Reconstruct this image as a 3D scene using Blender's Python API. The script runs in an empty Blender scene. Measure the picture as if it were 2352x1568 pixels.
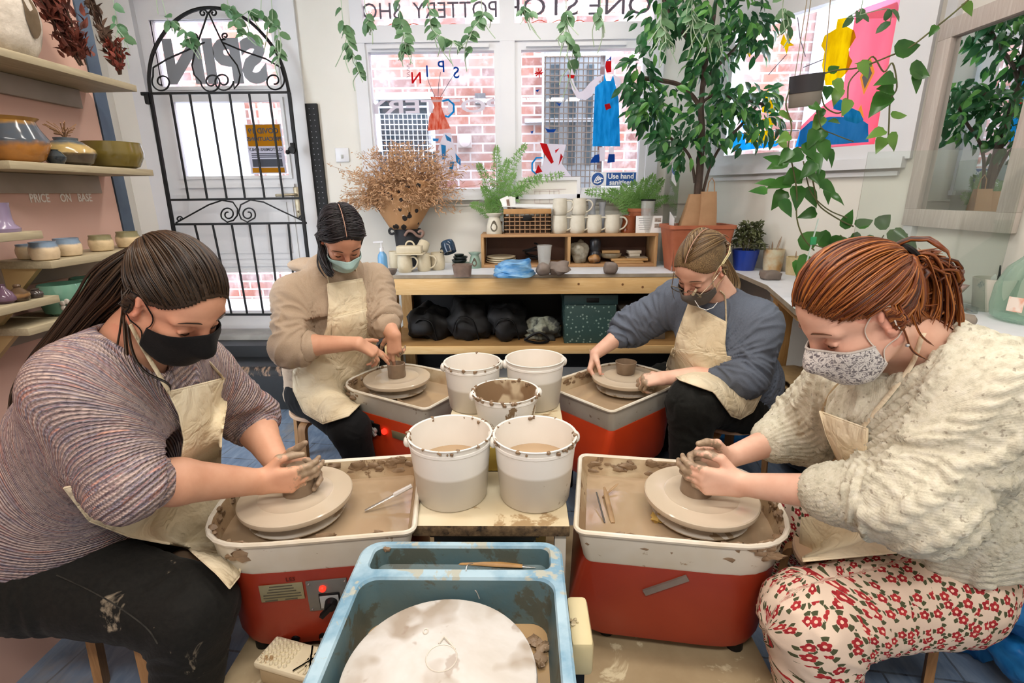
import bpy, bmesh, math, random
import numpy as np
from mathutils import Vector, Matrix, Euler, noise as mnoise
from mathutils.bvhtree import BVHTree
random.seed(7); np.random.seed(7)
SC = bpy.context.scene
COL = SC.collection
rad = math.radians
V = Vector
W_PX, H_PX = 2352.0, 1568.0
F_PX = 1167.0
CAM_Z = 1.30
PITCH, YAW, ROLL = 16.2, 1.2, -0.57
CAM_R = (Matrix.Rotation(rad(YAW), 3, 'Z') @ Matrix.Rotation(rad(90 - PITCH), 3, 'X') @ Matrix.Rotation(rad(ROLL), 3, 'Z'))
CAM_P = V((0, 0, CAM_Z))
def ray(px, py):
 return CAM_R @ V(((px - W_PX / 2) / F_PX, -(py - H_PX / 2) / F_PX, -1.0))
def at(px, py, x=None, y=None, z=None):
 """real point of the room seen at a photo pixel, on a plane of the room"""
 d = ray(px, py)
 if y is not None: t = y / d.y
 elif z is not None: t = (z - CAM_Z) / d.z
 else: t = x / d.x
 return CAM_P + d * t
def thing(name, label, cat, loc=(0, 0, 0), rz=0.0, group=None, scale=None):
 o = bpy.data.objects.new(name, None); COL.objects.link(o)
 o.empty_display_size = 0.05
 o.location = loc; o.rotation_euler = (0, 0, rz)
 if scale: o.scale = (scale,) * 3
 o['label'] = label; o['category'] = cat
 if group: o['group'] = group
 return o
def tag(o, label=None, cat=None, group=None, kind=None):
 if label: o['label'] = label
 if cat: o['category'] = cat
 if group: o['group'] = group
 if kind: o['kind'] = kind
 return o
def copy_thing(o, loc=None, rz=None, label=None, group=None, scale=None, name=None):
 def rec(s, par):
  c = s.copy(); COL.objects.link(c)
  if par is not None: c.parent = par
  for k in s.children: rec(k, c)
  return c
 c = rec(o, None)
 if loc is not None: c.location = loc
 if rz is not None: c.rotation_euler = (c.rotation_euler[0], c.rotation_euler[1], rz)
 if scale is not None: c.scale = (scale,) * 3 if not hasattr(scale, '__len__') else scale
 if label: c['label'] = label
 if group: c['group'] = group
 if name: c.name = name
 return c
class G:
 """geometry collector -> one mesh"""
 def __init__(s):
  s.v = []; s.f = []; s.m = []; s.uv = None; s.M = None
 def add(s, vs, fs, mi=0):
  n = len(s.v)
  if s.M is not None: vs = [s.M @ V(p) for p in vs]
  s.v.extend([tuple(p) for p in vs])
  s.f.extend([tuple(i + n for i in f) for f in fs]); s.m.extend([mi] * len(fs))
  return s
 def box(s, c, d, rz=0, mi=0, M=None, bev=0.0):
  x, y, z = d[0] / 2, d[1] / 2, d[2] / 2
  if bev <= 0:
   vs = [(i * x, j * y, k * z) for i in (-1, 1) for j in (-1, 1) for k in (-1, 1)]
   fs = [(0, 1, 3, 2), (4, 6, 7, 5), (0, 4, 5, 1), (2, 3, 7, 6), (0, 2, 6, 4), (1, 5, 7, 3)]
  else:
   bm = bmesh.new(); bmesh.ops.create_cube(bm, size=1.0)
   bmesh.ops.scale(bm, vec=d, verts=bm.verts)
   bmesh.ops.bevel(bm, geom=list(bm.edges), offset=min(bev, x * .95, y * .95, z * .95), segments=2, profile=.5, affect='EDGES')
   bm.verts.index_update()
   vs = [tuple(q.co) for q in bm.verts]; fs = [[q.index for q in f.verts] for f in bm.faces]; bm.free()
  T = (M if M is not None else Matrix.Rotation(rz, 3, 'Z'))
  vs = [V(c) + T @ V(p) for p in vs]
  return s.add(vs, fs, mi)
 def bar(s, a, b, w, h=None, up=(0, 0, 1), mi=0):
  """square bar from a to b"""
  a, b = V(a), V(b); h = h or w
  d = (b - a).normalized(); u = V(up)
  if abs(d.dot(u)) > .98: u = V((1, 0, 0))
  r = d.cross(u).normalized(); u = r.cross(d).normalized()
  vs = [p + r * (i * w / 2) + u * (j * h / 2) for p in (a, b) for i, j in ((-1, -1), (1, -1), (1, 1), (-1, 1))]
  fs = [(3, 2, 1, 0), (4, 5, 6, 7)] + [(i, (i + 1) % 4, 4 + (i + 1) % 4, 4 + i) for i in range(4)]
  return s.add(vs, fs, mi)
 def tube(s, pts, r, n=8, cap=True, mi=0, flat=1.0, closed=False, up=None):
  """swept circle (flat<1 squashes it), r number or list"""
  pts = [V(p) for p in pts]; N = len(pts)
  rs = r if hasattr(r, '__len__') else [r] * N
  vs = []; prev = None
  for i, p in enumerate(pts):
   if closed: t = pts[(i + 1) % N] - pts[i - 1]
   else: t = pts[min(i + 1, N - 1)] - pts[max(i - 1, 0)]
   if t.length < 1e-9: t = V((0, 0, 1))
   t.normalize()
   if prev is None:
    u = V(up) if up is not None else (V((0, 0, 1)) if abs(t.z) < .9 else V((1, 0, 0)))
   else: u = prev
   u = (u - t * u.dot(t))
   if u.length < 1e-6: u = t.orthogonal()
   u.normalize(); prev = u; w = t.cross(u)
   for k in range(n):
    a = 2 * math.pi * k / n
    vs.append(p + (w * math.cos(a) + u * (math.sin(a) * flat)) * rs[i])
  fs = []
  for i in range(N if closed else N - 1):
   j = (i + 1) % N
   for k in range(n):
    k2 = (k + 1) % n
    fs.append((i * n + k, i * n + k2, j * n + k2, j * n + k))
  if cap and not closed:
   fs.append(tuple(range(n - 1, -1, -1))); fs.append(tuple((N - 1) * n + k for k in range(n)))
  return s.add(vs, fs, mi)
 def lathe(s, prof, c=(0, 0, 0), n=32, mi=0, M=None, wob=0.0, sx=1.0, sy=1.0, cap=True):
  """prof: list of (r,z)"""
  vs = []; N = len(prof)
  for i, (r, z) in enumerate(prof):
   for k in range(n):
    a = 2 * math.pi * k / n
    q = 1 + (wob * math.sin(2 * a + i * .7) + wob * .6 * math.sin(3 * a + 1 + i * .4) if wob else 0)
    p = V((r * q * sx * math.cos(a), r * q * sy * math.sin(a), z))
    vs.append(V(c) + (M @ p if M is not None else p))
  fs = [(i * n + k, i * n + (k + 1) % n, (i + 1) * n + (k + 1) % n, (i + 1) * n + k) for i in range(N - 1) for k in range(n)]
  if cap:
   if prof[0][0] > 1e-6: fs.append(tuple(range(n - 1, -1, -1)))
   if prof[-1][0] > 1e-6: fs.append(tuple((N - 1) * n + k for k in range(n)))
  return s.add(vs, fs, mi)
 def cyl(s, a, b, r, r2=None, n=16, mi=0):
  return s.tube([a, b], [r, r if r2 is None else r2], n, True, mi)
 def ball(s, c, r, n=16, mi=0, M=None, wob=0.0, seed=0):
  rr = r if hasattr(r, '__len__') else (r, r, r)
  vs = []; m = n // 2
  for i in range(m + 1):
   th = math.pi * i / m
   for k in range(n):
    a = 2 * math.pi * k / n
    p = V((math.sin(th) * math.cos(a), math.sin(th) * math.sin(a), math.cos(th)))
    q = 1 + (wob * mnoise.noise(p * 2.3 + V((seed * 3.1, seed, 0))) if wob else 0)
    p = V((p.x * rr[0], p.y * rr[1], p.z * rr[2])) * q
    vs.append(V(c) + (M @ p if M is not None else p))
  fs = [(i * n + k, (i + 1) * n + k, (i + 1) * n + (k + 1) % n, i * n + (k + 1) % n) for i in range(m) for k in range(n)]
  return s.add(vs, fs, mi)
 def prism(s, poly, h0, h1, M=None, mi=0, c=(0, 0, 0)):
  """poly of (x,y), extruded z h0..h1; M rotates"""
  n = len(poly)
  vs = [(x, y, h0) for x, y in poly] + [(x, y, h1) for x, y in poly]
  vs = [V(c) + (M @ V(p) if M is not None else V(p)) for p in vs]
  fs = [tuple(range(n - 1, -1, -1)), tuple(range(n, 2 * n))] + [(i, (i + 1) % n, n + (i + 1) % n, n + i) for i in range(n)]
  return s.add(vs, fs, mi)
 def grid(s, P, mi=0, close_u=False):
  """P[i][j] points"""
  a, b = len(P), len(P[0])
  vs = [p for row in P for p in row]
  fs = []
  for i in range(a if close_u else a - 1):
   for j in range(b - 1):
    i2 = (i + 1) % a
    fs.append((i * b + j, i2 * b + j, i2 * b + j + 1, i * b + j + 1))
  return s.add(vs, fs, mi)
 def loft(s, rings, cap=True, mi=0, closed=True):
  n = len(rings[0]); vs = [p for r in rings for p in r]
  fs = []
  for i in range(len(rings) - 1):
   for k in range(n if closed else n - 1):
    fs.append((i * n + k, i * n + (k + 1) % n, (i + 1) * n + (k + 1) % n, (i + 1) * n + k))
  if cap and closed:
   fs.append(tuple(range(n - 1, -1, -1))); fs.append(tuple((len(rings) - 1) * n + k for k in range(n)))
  return s.add(vs, fs, mi)
 def leaf(s, base, d, n, L, w, bend=.25, fold=.25, mi=0, shape='oval', seg=4):
  """one leaf: base, direction, normal, length, width"""
  base = V(base); d = V(d).normalized(); n = V(n); n = (n - d * n.dot(d))
  if n.length < 1e-5: n = d.orthogonal()
  n.normalize(); r = d.cross(n)
  if shape == 'heart': ws = [(0, .0), (-.06, .55), (.12, 1.0), (.35, .95), (.62, .62), (.85, .25), (1, 0)]
  elif shape == 'round': ws = [(0, .12), (.2, .8), (.5, 1.0), (.8, .75), (1, 0.05)]
  else: ws = [(0, .08), (.22, .75), (.5, 1.0), (.78, .6), (1, .0)]
  vs = []; 
  for t, q in ws:
   c = base + d * (t * L) - n * (bend * L * t * t)
   e = n * (fold * w * q * .5)
   vs += [c + r * (w * q / 2) + e, c, c - r * (w * q / 2) + e]
  fs = []
  for i in range(len(ws) - 1):
   a = i * 3
   fs += [(a, a + 1, a + 4, a + 3), (a + 1, a + 2, a + 5, a + 4)]
  return s.add(vs, fs, mi)
 def build(s, name, mat, parent=None, smooth=None, mods=None, origin=None):
  me = bpy.data.meshes.new(name)
  off = V((0, 0, 0))
  if parent is not None:
   p = parent; M = Matrix.Identity(4)
   while p is not None:
    M = p.matrix_basis @ M; p = p.parent
   Mi = M.inverted(); vs = [Mi @ V(p) for p in s.v]
  elif origin is not None:
   off = V(origin); vs = [V(p) - off for p in s.v]
  else: vs = s.v
  me.from_pydata([tuple(p) for p in vs], [], s.f)
  mats = mat if isinstance(mat, (list, tuple)) else [mat]
  for m in mats: me.materials.append(m)
  if len(mats) > 1: me.polygons.foreach_set('material_index', s.m)
  if smooth is None: smooth = 40
  if smooth is True: me.polygons.foreach_set('use_smooth', [True] * len(me.polygons))
  elif smooth:
   me.polygons.foreach_set('use_smooth', [True] * len(me.polygons))
   me.set_sharp_from_angle(angle=rad(smooth))
  me.update()
  o = bpy.data.objects.new(name, me); COL.objects.link(o)
  o.location = off
  if parent is not None: o.parent = parent
  return o
def struct(o): o['kind'] = 'structure'; return o
def bez(p0, p1, p2, p3, n=12):
 p0, p1, p2, p3 = V(p0), V(p1), V(p2), V(p3); out = []
 for i in range(n + 1):
  t = i / n; u = 1 - t
  out.append(p0 * u ** 3 + p1 * (3 * u * u * t) + p2 * (3 * u * t * t) + p3 * t ** 3)
 return out
def spline(pts, n=6):
 """catmull-rom through points"""
 pts = [V(p) for p in pts]; out = []
 for i in range(len(pts) - 1):
  a = pts[max(i - 1, 0)]; b = pts[i]; c = pts[i + 1]; d = pts[min(i + 2, len(pts) - 1)]
  for k in range(n):
   t = k / n
   out.append(0.5 * ((2 * b) + (c - a) * t + (2 * a - 5 * b + 4 * c - d) * t * t + (3 * b - a - 3 * c + d) * t ** 3))
 out.append(pts[-1]); return out
def lin(h):
 if not isinstance(h, str): return tuple(h)
 h = h.lstrip('#'); c = [int(h[i:i + 2], 16) / 255 for i in (0, 2, 4)]
 return tuple(x / 12.92 if x <= .04045 else ((x + .055) / 1.055) ** 2.4 for x in c)
def rgba(h): return (*lin(h), 1.0)
_MATS = {}
class NT:
 def __init__(s, name):
  s.m = bpy.data.materials.new(name); s.m.use_nodes = True
  s.t = s.m.node_tree; s.t.nodes.clear()
  s.out = s.n('ShaderNodeOutputMaterial')
 def n(s, t, **k):
  d = s.t.nodes.new(t)
  for a, b in k.items():
   if a in d.inputs.keys() if not hasattr(d, a) else False: d.inputs[a].default_value = b
   else: setattr(d, a, b)
  return d
 def l(s, a, b): s.t.links.new(a, b); return b
 def coord(s, kind='Object', scale=(1, 1, 1), rot=(0, 0, 0), attr=None):
  if attr:
   c = s.n('ShaderNodeAttribute'); c.attribute_name = attr; o = c.outputs['Vector']
  else: o = s.n('ShaderNodeTexCoord').outputs[kind]
  mp = s.n('ShaderNodeMapping'); mp.inputs['Scale'].default_value = scale if hasattr(scale, '__len__') else (scale,) * 3
  mp.inputs['Rotation'].default_value = rot
  s.l(o, mp.inputs['Vector']); return mp.outputs['Vector']
 def noise(s, vec, scale=5, detail=3, rough=.55, dist=0.0):
  d = s.n('ShaderNodeTexNoise'); d.inputs['Scale'].default_value = scale; d.inputs['Detail'].default_value = detail
  d.inputs['Roughness'].default_value = rough; d.inputs['Distortion'].default_value = dist
  s.l(vec, d.inputs['Vector']); return d.outputs['Fac']
 def ramp(s, fac, stops, interp='LINEAR'):
  r = s.n('ShaderNodeValToRGB'); e = r.color_ramp.elements; r.color_ramp.interpolation = interp
  while len(e) < len(stops): e.new(.5)
  while len(e) > len(stops): e.remove(e[-1])
  for i, (p, c) in enumerate(stops): e[i].position = p; e[i].color = rgba(c) if not isinstance(c, (int, float)) else (c, c, c, 1)
  s.l(fac, r.inputs['Fac']); return r.outputs['Color']
 def mix(s, fac, a, b, blend='MIX'):
  d = s.n('ShaderNodeMix'); d.data_type = 'RGBA'; d.blend_type = blend
  for sock, val in ((d.inputs[0], fac), (d.inputs[6], a), (d.inputs[7], b)):
   if isinstance(val, bpy.types.NodeSocket): s.l(val, sock)
   elif isinstance(val, (int, float)) and sock == d.inputs[0]: sock.default_value = val
   else: sock.default_value = rgba(val)
  return d.outputs[2]
 def math(s, op, a, b=None, clamp=False):
  d = s.n('ShaderNodeMath'); d.operation = op; d.use_clamp = clamp
  for i, val in enumerate((a, b)):
   if val is None: continue
   if isinstance(val, bpy.types.NodeSocket): s.l(val, d.inputs[i])
   else: d.inputs[i].default_value = val
  return d.outputs[0]
 def bump(s, h, strength=.3, dist=.01, normal=None):
  b = s.n('ShaderNodeBump'); b.inputs['Strength'].default_value = strength; b.inputs['Distance'].default_value = dist
  s.l(h, b.inputs['Height'])
  if normal is not None: s.l(normal, b.inputs['Normal'])
  return b.outputs['Normal']
 def bsdf(s, color, rough=.5, metal=0, normal=None, **kw):
  p = s.n('ShaderNodeBsdfPrincipled')
  for nm, val in (('Base Color', color), ('Roughness', rough), ('Metallic', metal)):
   if isinstance(val, bpy.types.NodeSocket): s.l(val, p.inputs[nm])
   else: p.inputs[nm].default_value = rgba(val) if nm == 'Base Color' else val
  if normal is not None: s.l(normal, p.inputs['Normal'])
  for k, val in kw.items():
   k = k.replace('_', ' ')
   if isinstance(val, bpy.types.NodeSocket): s.l(val, p.inputs[k])
   else: p.inputs[k].default_value = val
  s.l(p.outputs[0], s.out.inputs[0]); return p
CLAY = '#8a7561'
def mat(name, c1, c2=None, scale=6, rough=.55, metal=0, bump=0.0, bscale=40, stretch=(1, 1, 1), detail=3,
  splat=None, spat_c=CLAY, sscale=9, spec=.5, dist=0.0, lo=.35, hi=.65, rvar=0.0, **kw):
 """general surface: two tones by noise, optional clay splatter with its own shape, bump"""
 if name in _MATS: return _MATS[name]
 t = NT(name); vec = t.coord('Object', stretch)
 c2 = c2 or c1
 col = t.ramp(t.noise(vec, scale, detail, .6, dist), [(lo, c1), (hi, c2)])
 r = rough
 if splat is not None:
  v2 = t.coord('Object'); f = t.noise(v2, sscale, 6, .65, .4)
  mk = t.ramp(f, [(splat, 0.0), (splat + .035, 1.0)])
  col = t.mix(mk, col, spat_c)
 nrm = None
 if bump: nrm = t.bump(t.noise(t.coord('Object', stretch), bscale, 4, .6), bump, .004)
 kw.setdefault('Specular_IOR_Level', spec)
 t.bsdf(col, r, metal, nrm, **kw)
 _MATS[name] = t.m; return t.m
def emit(name, c, strength):
 if name in _MATS: return _MATS[name]
 t = NT(name); e = t.n('ShaderNodeEmission'); e.inputs[0].default_value = rgba(c); e.inputs[1].default_value = strength
 t.l(e.outputs[0], t.out.inputs[0]); _MATS[name] = t.m; return t.m
def wood(name, c1, c2, axis='X', scale=3, rough=.5, knots=True, dark=None):
 if name in _MATS: return _MATS[name]
 t = NT(name); st = {'X': (1, 14, 14), 'Y': (14, 1, 14), 'Z': (14, 14, 1)}[axis]
 vec = t.coord('Object', st)
 f = t.noise(vec, scale, 5, .6, 1.2)
 col = t.ramp(f, [(.3, c1), (.55, c2), (.75, c1)])
 if dark: 
  f2 = t.noise(t.coord('Object'), 7, 5, .6, .5)
  col = t.mix(t.ramp(f2, [(.52, 0.0), (.68, 1.0)]), col, dark)
 t.bsdf(col, rough, 0, t.bump(f, .12, .003), Specular_IOR_Level=.3)
 _MATS[name] = t.m; return t.m
def glassy(name, tint='#ffffff', fac=.07, rough=.02):
 """thin clear sheet: lets light and view through, keeps a reflection"""
 if name in _MATS: return _MATS[name]
 t = NT(name); a = t.n('ShaderNodeBsdfTransparent'); a.inputs[0].default_value = rgba(tint)
 g = t.n('ShaderNodeBsdfGlossy'); g.inputs['Roughness'].default_value = rough
 lw = t.n('ShaderNodeLayerWeight'); lw.inputs[0].default_value = .25
 mx = t.n('ShaderNodeMixShader'); 
 f = t.math('ADD', t.math('MULTIPLY', lw.outputs['Fresnel'], .5), fac * .5, True)
 t.l(f, mx.inputs[0]); t.l(a.outputs[0], mx.inputs[1]); t.l(g.outputs[0], mx.inputs[2])
 t.l(mx.outputs[0], t.out.inputs[0]); _MATS[name] = t.m; return t.m
def text_obj(txt, size, M, mat_, name, parent=None, depth=.0006, mirror=False, align='CENTER', bold=0.0, sx=1.0, font_shear=0):
 """flat lettering turned into a mesh; M = 4x4 placing local x (reading dir), y (up), z (out)"""
 cu = bpy.data.curves.new('lettering', 'FONT'); cu.body = txt; cu.size = size; cu.align_x = align; cu.align_y = 'CENTER'
 cu.extrude = depth; cu.offset = bold; cu.resolution_u = 3; cu.shear = font_shear
 o = bpy.data.objects.new('lettering_tmp', cu); COL.objects.link(o)
 dg = bpy.context.evaluated_depsgraph_get(); dg.update()
 me = bpy.data.meshes.new_from_object(o.evaluated_get(dg))
 bpy.data.objects.remove(o); bpy.data.curves.remove(cu)
 g = G(); S = Matrix.Diagonal((-sx if mirror else sx, 1, 1, 1))
 T = M @ S
 g.add([T @ v.co for v in me.vertices], [tuple(p.vertices) for p in me.polygons])
 bpy.data.meshes.remove(me)
 return g.build(name, mat_, parent, smooth=False)
def frame_m(o, x, up):
 """4x4 with origin o, local x along x, y along up, z out"""
 x = V(x).normalized(); up = V(up); up = (up - x * up.dot(x)).normalized(); z = x.cross(up)
 M = Matrix.Identity(4)
 for i in range(3): M[i][0] = x[i]; M[i][1] = up[i]; M[i][2] = z[i]; M[i][3] = o[i]
 return M
def at_plane(px, py, P0, N):
 d = ray(px, py); t = (V(P0) - CAM_P).dot(V(N)) / d.dot(V(N)); return CAM_P + d * t
WY = 3.5                      # inner face of the back wall
CX = 1.22                     # corner between back wall and the slanted window wall
SU = V((math.sin(rad(32)), -math.cos(rad(32)), 0)); SN = V((SU.y, -SU.x, 0))   # along / inward normal of slanted wall
SP = V((CX, WY, 0)); SLEN = 1.17
MX = SP.x + SU.x * SLEN       # mirror wall
MYE = SP.y + SU.y * SLEN
CEIL = 2.78
def sp(s, z, off=0.0): return SP + SU * s + SN * off + V((0, 0, z))
def on_slant(px, py, off=0.0):
 q = at_plane(px, py, SP + SN * off, SN); return q
m_wall = mat('wall_paint', '#ebe8e0', '#e3e0d6', 1.2, .7, bump=.05, bscale=60)
m_white = mat('white_joinery', '#e4e4e6', '#d9dadd', 2, .4, bump=.03)
m_upvc = mat('upvc_white', '#e9eaee', '#e2e3e8', 2, .3)
m_pink = mat('pink_panel_paint', '#dab4a6', '#d0a999', 1.5, .75, bump=.04, bscale=80)
m_ceil = mat('ceiling_paint', '#ece9e2', None, 2, .8)
m_black = mat('black_metal', '#040405', '#08080a', 8, .5, spec=.3)
m_glass = glassy('window_glass', '#fbfdff', .05)
def floor_mat():
 t = NT('floor_tiles'); vec = t.coord('Object', (1, 1, 1), (0, 0, rad(8)))
 b = t.n('ShaderNodeTexBrick'); b.offset = .5; b.inputs['Scale'].default_value = 1.0
 b.inputs['Brick Width'].default_value = .42; b.inputs['Row Height'].default_value = .21
 b.inputs['Mortar Size'].default_value = .0035
 b.inputs['Color1'].default_value = rgba('#66788f'); b.inputs['Color2'].default_value = rgba('#566b86'); b.inputs['Mortar'].default_value = rgba('#2f3540')
 t.l(vec, b.inputs['Vector'])
 f = t.noise(t.coord('Object', (4, 1, 1), (0, 0, rad(8))), 6, 5, .65, .8)
 c = t.mix(t.ramp(f, [(.35, 0.0), (.7, .6)]), b.outputs['Color'], '#93a3b6')
 d = t.noise(t.coord('Object'), 3.2, 6, .7); c = t.mix(t.ramp(d, [(.56, 0.0), (.72, .7)]), c, '#8b8375')
 t.bsdf(c, .45, 0, t.bump(f, .25, .004)); return t.m
m_floor = floor_mat()
def brick_mat(name='outside_bricks', flip=None, wash='#f3e7e4', amt=.35):
 t = NT(name); g_ = t.n('ShaderNodeTexCoord'); sep = t.n('ShaderNodeSeparateXYZ'); cb = t.n('ShaderNodeCombineXYZ')
 t.l(g_.outputs['Object'], sep.inputs[0])
 ax = t.math('ADD', sep.outputs[0], t.math('MULTIPLY', sep.outputs[1], 1.0))
 t.l(ax, cb.inputs[0]); t.l(sep.outputs[2], cb.inputs[1])
 b = t.n('ShaderNodeTexBrick'); b.inputs['Scale'].default_value = 1.0
 b.inputs['Brick Width'].default_value = .225; b.inputs['Row Height'].default_value = .075; b.inputs['Mortar Size'].default_value = .008
 b.inputs['Color1'].default_value = rgba('#a06455'); b.inputs['Color2'].default_value = rgba('#6e4c4b'); b.inputs['Mortar'].default_value = rgba('#b9b4b6')
 b.inputs['Mortar Smooth'].default_value = .2; b.inputs['Bias'].default_value = -.1
 t.l(cb.outputs[0], b.inputs['Vector'])
 f = t.noise(g_.outputs['Object'], 9, 4, .6)
 c = t.mix(t.ramp(f, [(.48, 0.0), (.66, .5)]), b.outputs['Color'], '#c4b6b2')
 f2 = t.noise(g_.outputs['Object'], 3.1, 2, .5)
 c = t.mix(t.ramp(f2, [(.4, 0.0), (.6, .35)]), c, '#b8aeb0')  # pale mix puts the haze of window glare into the brick colour
 t.bsdf(c, .85, 0, t.bump(b.outputs['Fac'], -.4, .01)); return t.m
m_brick = brick_mat()
g = G(); g.box((0, 1.0, -.05), (7.4, 5.4, .1)); struct(g.build('floor', m_floor))
g = G(); g.box((0, 1.0, CEIL + .05), (7.4, 5.4, .1)); struct(g.build('ceiling', m_ceil))
DX0, DX1 = -2.42, -1.42       # door opening
DZ0, DZ1 = .385, 2.50
WX0, WX1 = at(832, 250, y=WY).x, at(1508, 250, y=WY).x
WZ0 = at(1170, 447, y=WY).z; WZ1 = 2.62
def wallbox(g, x0, x1, z0, z1, y0=WY, y1=WY + .12): g.box(((x0 + x1) / 2, (y0 + y1) / 2, (z0 + z1) / 2), (x1 - x0, y1 - y0, z1 - z0))
g = G()
wallbox(g, -3.2, DX0, 0, CEIL); wallbox(g, DX1, WX0, 0, CEIL); wallbox(g, WX1, CX + .05, 0, CEIL)
wallbox(g, DX0, DX1, DZ1, CEIL); wallbox(g, DX0, DX1, 0, DZ0 - .09); wallbox(g, WX0, WX1, 0, WZ0); wallbox(g, WX0, WX1, WZ1, CEIL)
struct(g.build('wall_back', m_wall, origin=(0, WY, 0)))
S0, S1, SZ0, SZ1 = .05, 1.08, 1.44, 2.42
g = G(); RS = Matrix((SU, -SN, V((0, 0, 1)))).transposed()
def slbox(g, s0, s1, z0, z1, t0=0.0, t1=.12): g.box(sp((s0 + s1) / 2, (z0 + z1) / 2, -(t0 + t1) / 2), (s1 - s0, abs(t1 - t0), z1 - z0), M=RS)
slbox(g, -.06, S0, 0, CEIL); slbox(g, S1, SLEN, 0, CEIL); slbox(g, S0, S1, 0, SZ0); slbox(g, S0, S1, SZ1, CEIL)
struct(g.build('wall_slanted', m_wall, origin=SP))
g = G(); g.box((MX + .06, (MYE - 1.6) / 2, CEIL / 2), (.12, MYE + 1.6 + .06, CEIL)); struct(g.build('wall_right', m_wall, origin=(MX, 0, 0)))
g = G(); g.box((0, -1.56, CEIL / 2), (7, .12, CEIL)); struct(g.build('wall_front', m_wall))
g = G(); g.box((-2.66, 2.7, CEIL / 2), (.12, 1.7, CEIL)); struct(g.build('wall_left', m_wall))
PX = -1.42; PYE = at(262, 440, x=PX).y
g = G(); g.box((PX - .04, (PYE - 1.5) / 2, CEIL / 2), (.08, PYE + 1.5, CEIL)); struct(g.build('wall_partition', m_pink))
g = G(); g.box((PX - .7, PYE - .9, CEIL / 2), (1.2, .1, CEIL)); struct(g.build('wall_behind', m_wall))
m_steel = mat('blue_grey_steel', '#5a6c80', '#4c5e73', 6, .45, .3, bump=.1)
g = G(); g.box((PX - .038, PYE + .028, CEIL / 2), (.085, .052, CEIL)); struct(g.build('trim_1', m_steel))
g = G(); g.box((PX - .05, PYE + .075, 1.9), (.03, .028, 1.2)); g.box((PX - .04, PYE + .0615, 1.9), (.035, .012, 1.2)); struct(g.build('trim_2', m_white))
for i, yy in enumerate((1.25, 1.75)):
 g = G(); g.box((MX - .006, yy, CEIL / 2), (.012, .05, CEIL)); struct(g.build('trim_%d' % (3 + i), m_wall))
g = G(); g.box((MX - .012, MYE - .03, CEIL / 2), (.03, .06, CEIL)); struct(g.build('trim_5', m_white))
g = G(); g.box((.15, WY - .008, at(1400, 467, y=WY).z), (1.95, .016, .012)); struct(g.build('trim_6', m_wall))
q0 = on_slant(1640, 412); g = G(); g.box(sp(.56, q0.z, .012), (1.06, .024, .02), M=RS); struct(g.build('trim_7', m_white))
m_step = mat('black_step_paint', '#0b0d10', '#14171b', 5, .5, bump=.1, splat=.66, spat_c='#4c5058', sscale=7)
m_worn = mat('worn_step_edge', '#0c0e11', '#8a6f5a', 14, .6, stretch=(3, 1, 1), lo=.52, hi=.62, detail=5, bump=.1)
SZT = at(600, 838, y=3.02).z
g = G(); g.box((-1.8, 3.34, .35 / 2 - .01), (1.7, .3, .37))
struct(g.build('step_riser', m_step))
pr = [(2.95, 0), (2.95, SZT - .05)] + [(2.99 - .04 * math.cos(a), SZT - .05 + .05 * math.sin(a)) for a in np.linspace(.3, 1.57, 6)] + [(3.2, SZT), (3.2, 0)]
g = G(); g.prism([(y, z) for y, z in pr], -2.6, -.93, M=Matrix(((0, 0, 1), (1, 0, 0), (0, 1, 0))))
for i, f in enumerate(g.f):
 c = sum((V(g.v[k]) for k in f), V()) / len(f)
 g.m[i] = 1 if (c.z > SZT - .055 and c.y < 3.06) else 0
struct(g.build('step_tread', [m_step, m_worn]))
g = G(); g.box((-1.92, 3.42, DZ0 - .045), (1.1, .17, .09), bev=.008); struct(g.build('sill_door', mat('sill_grey', '#a3a29d', '#8d8c88', 6, .6)))
def face_frame(g, holes, x0, x1, z0, z1, y, th):
 """flat panel with rectangular holes (sorted by z, not overlapping in z)"""
 zc = z0
 for (hx0, hx1, hz0, hz1) in sorted(holes, key=lambda h: h[2]):
  wallbox(g, x0, x1, zc, hz0, y, y + th)
  wallbox(g, x0, hx0, hz0, hz1, y, y + th); wallbox(g, hx1, x1, hz0, hz1, y, y + th); zc = hz1
 wallbox(g, x0, x1, zc, z1, y, y + th)
def pr_(px, py): p = at(px, py, y=WY); return p
dl, dr = pr_(360, 400).x - .0, pr_(694, 400).x
h1 = (pr_(385, 400).x, pr_(664, 400).x, pr_(500, 404).z, pr_(500, 232).z)
h2 = (pr_(346, 120).x + .04, pr_(640, 120).x - .02, pr_(500, 197).z, pr_(500, 42).z)
h3 = (pr_(440, 660).x, pr_(655, 660).x, pr_(600, 716).z, pr_(600, 625).z)
h1 = (DX0 + .17, DX1 - .12, h1[2], h1[3]); h2 = (DX0 + .13, DX1 - .12, h2[2], h2[3]); h3 = (DX0 + .17, DX1 - .12, h3[2], h3[3])
g = G(); face_frame(g, [h1, h2, h3], DX0 + .05, DX1 - .05, DZ0, DZ1 - .04, WY + .02, .05)
zb = (h3[3] + h1[2]) / 2
wallbox(g, DX0 + .17, DX1 - .12, h3[3] + .09, h1[2] - .13, WY + .012, WY + .022)
wallbox(g, DX0 + .21, DX1 - .16, h3[3] + .13, h1[2] - .17, WY + .004, WY + .014)
wallbox(g, DX0 + .14, DX1 - .09, h1[2] - .075, h1[2] - .055, WY - .002, WY + .022)
wallbox(g, DX0 + .05, DX1 - .05, h3[3] + .04, h3[3] + .06, WY + .008, WY + .022)
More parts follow.
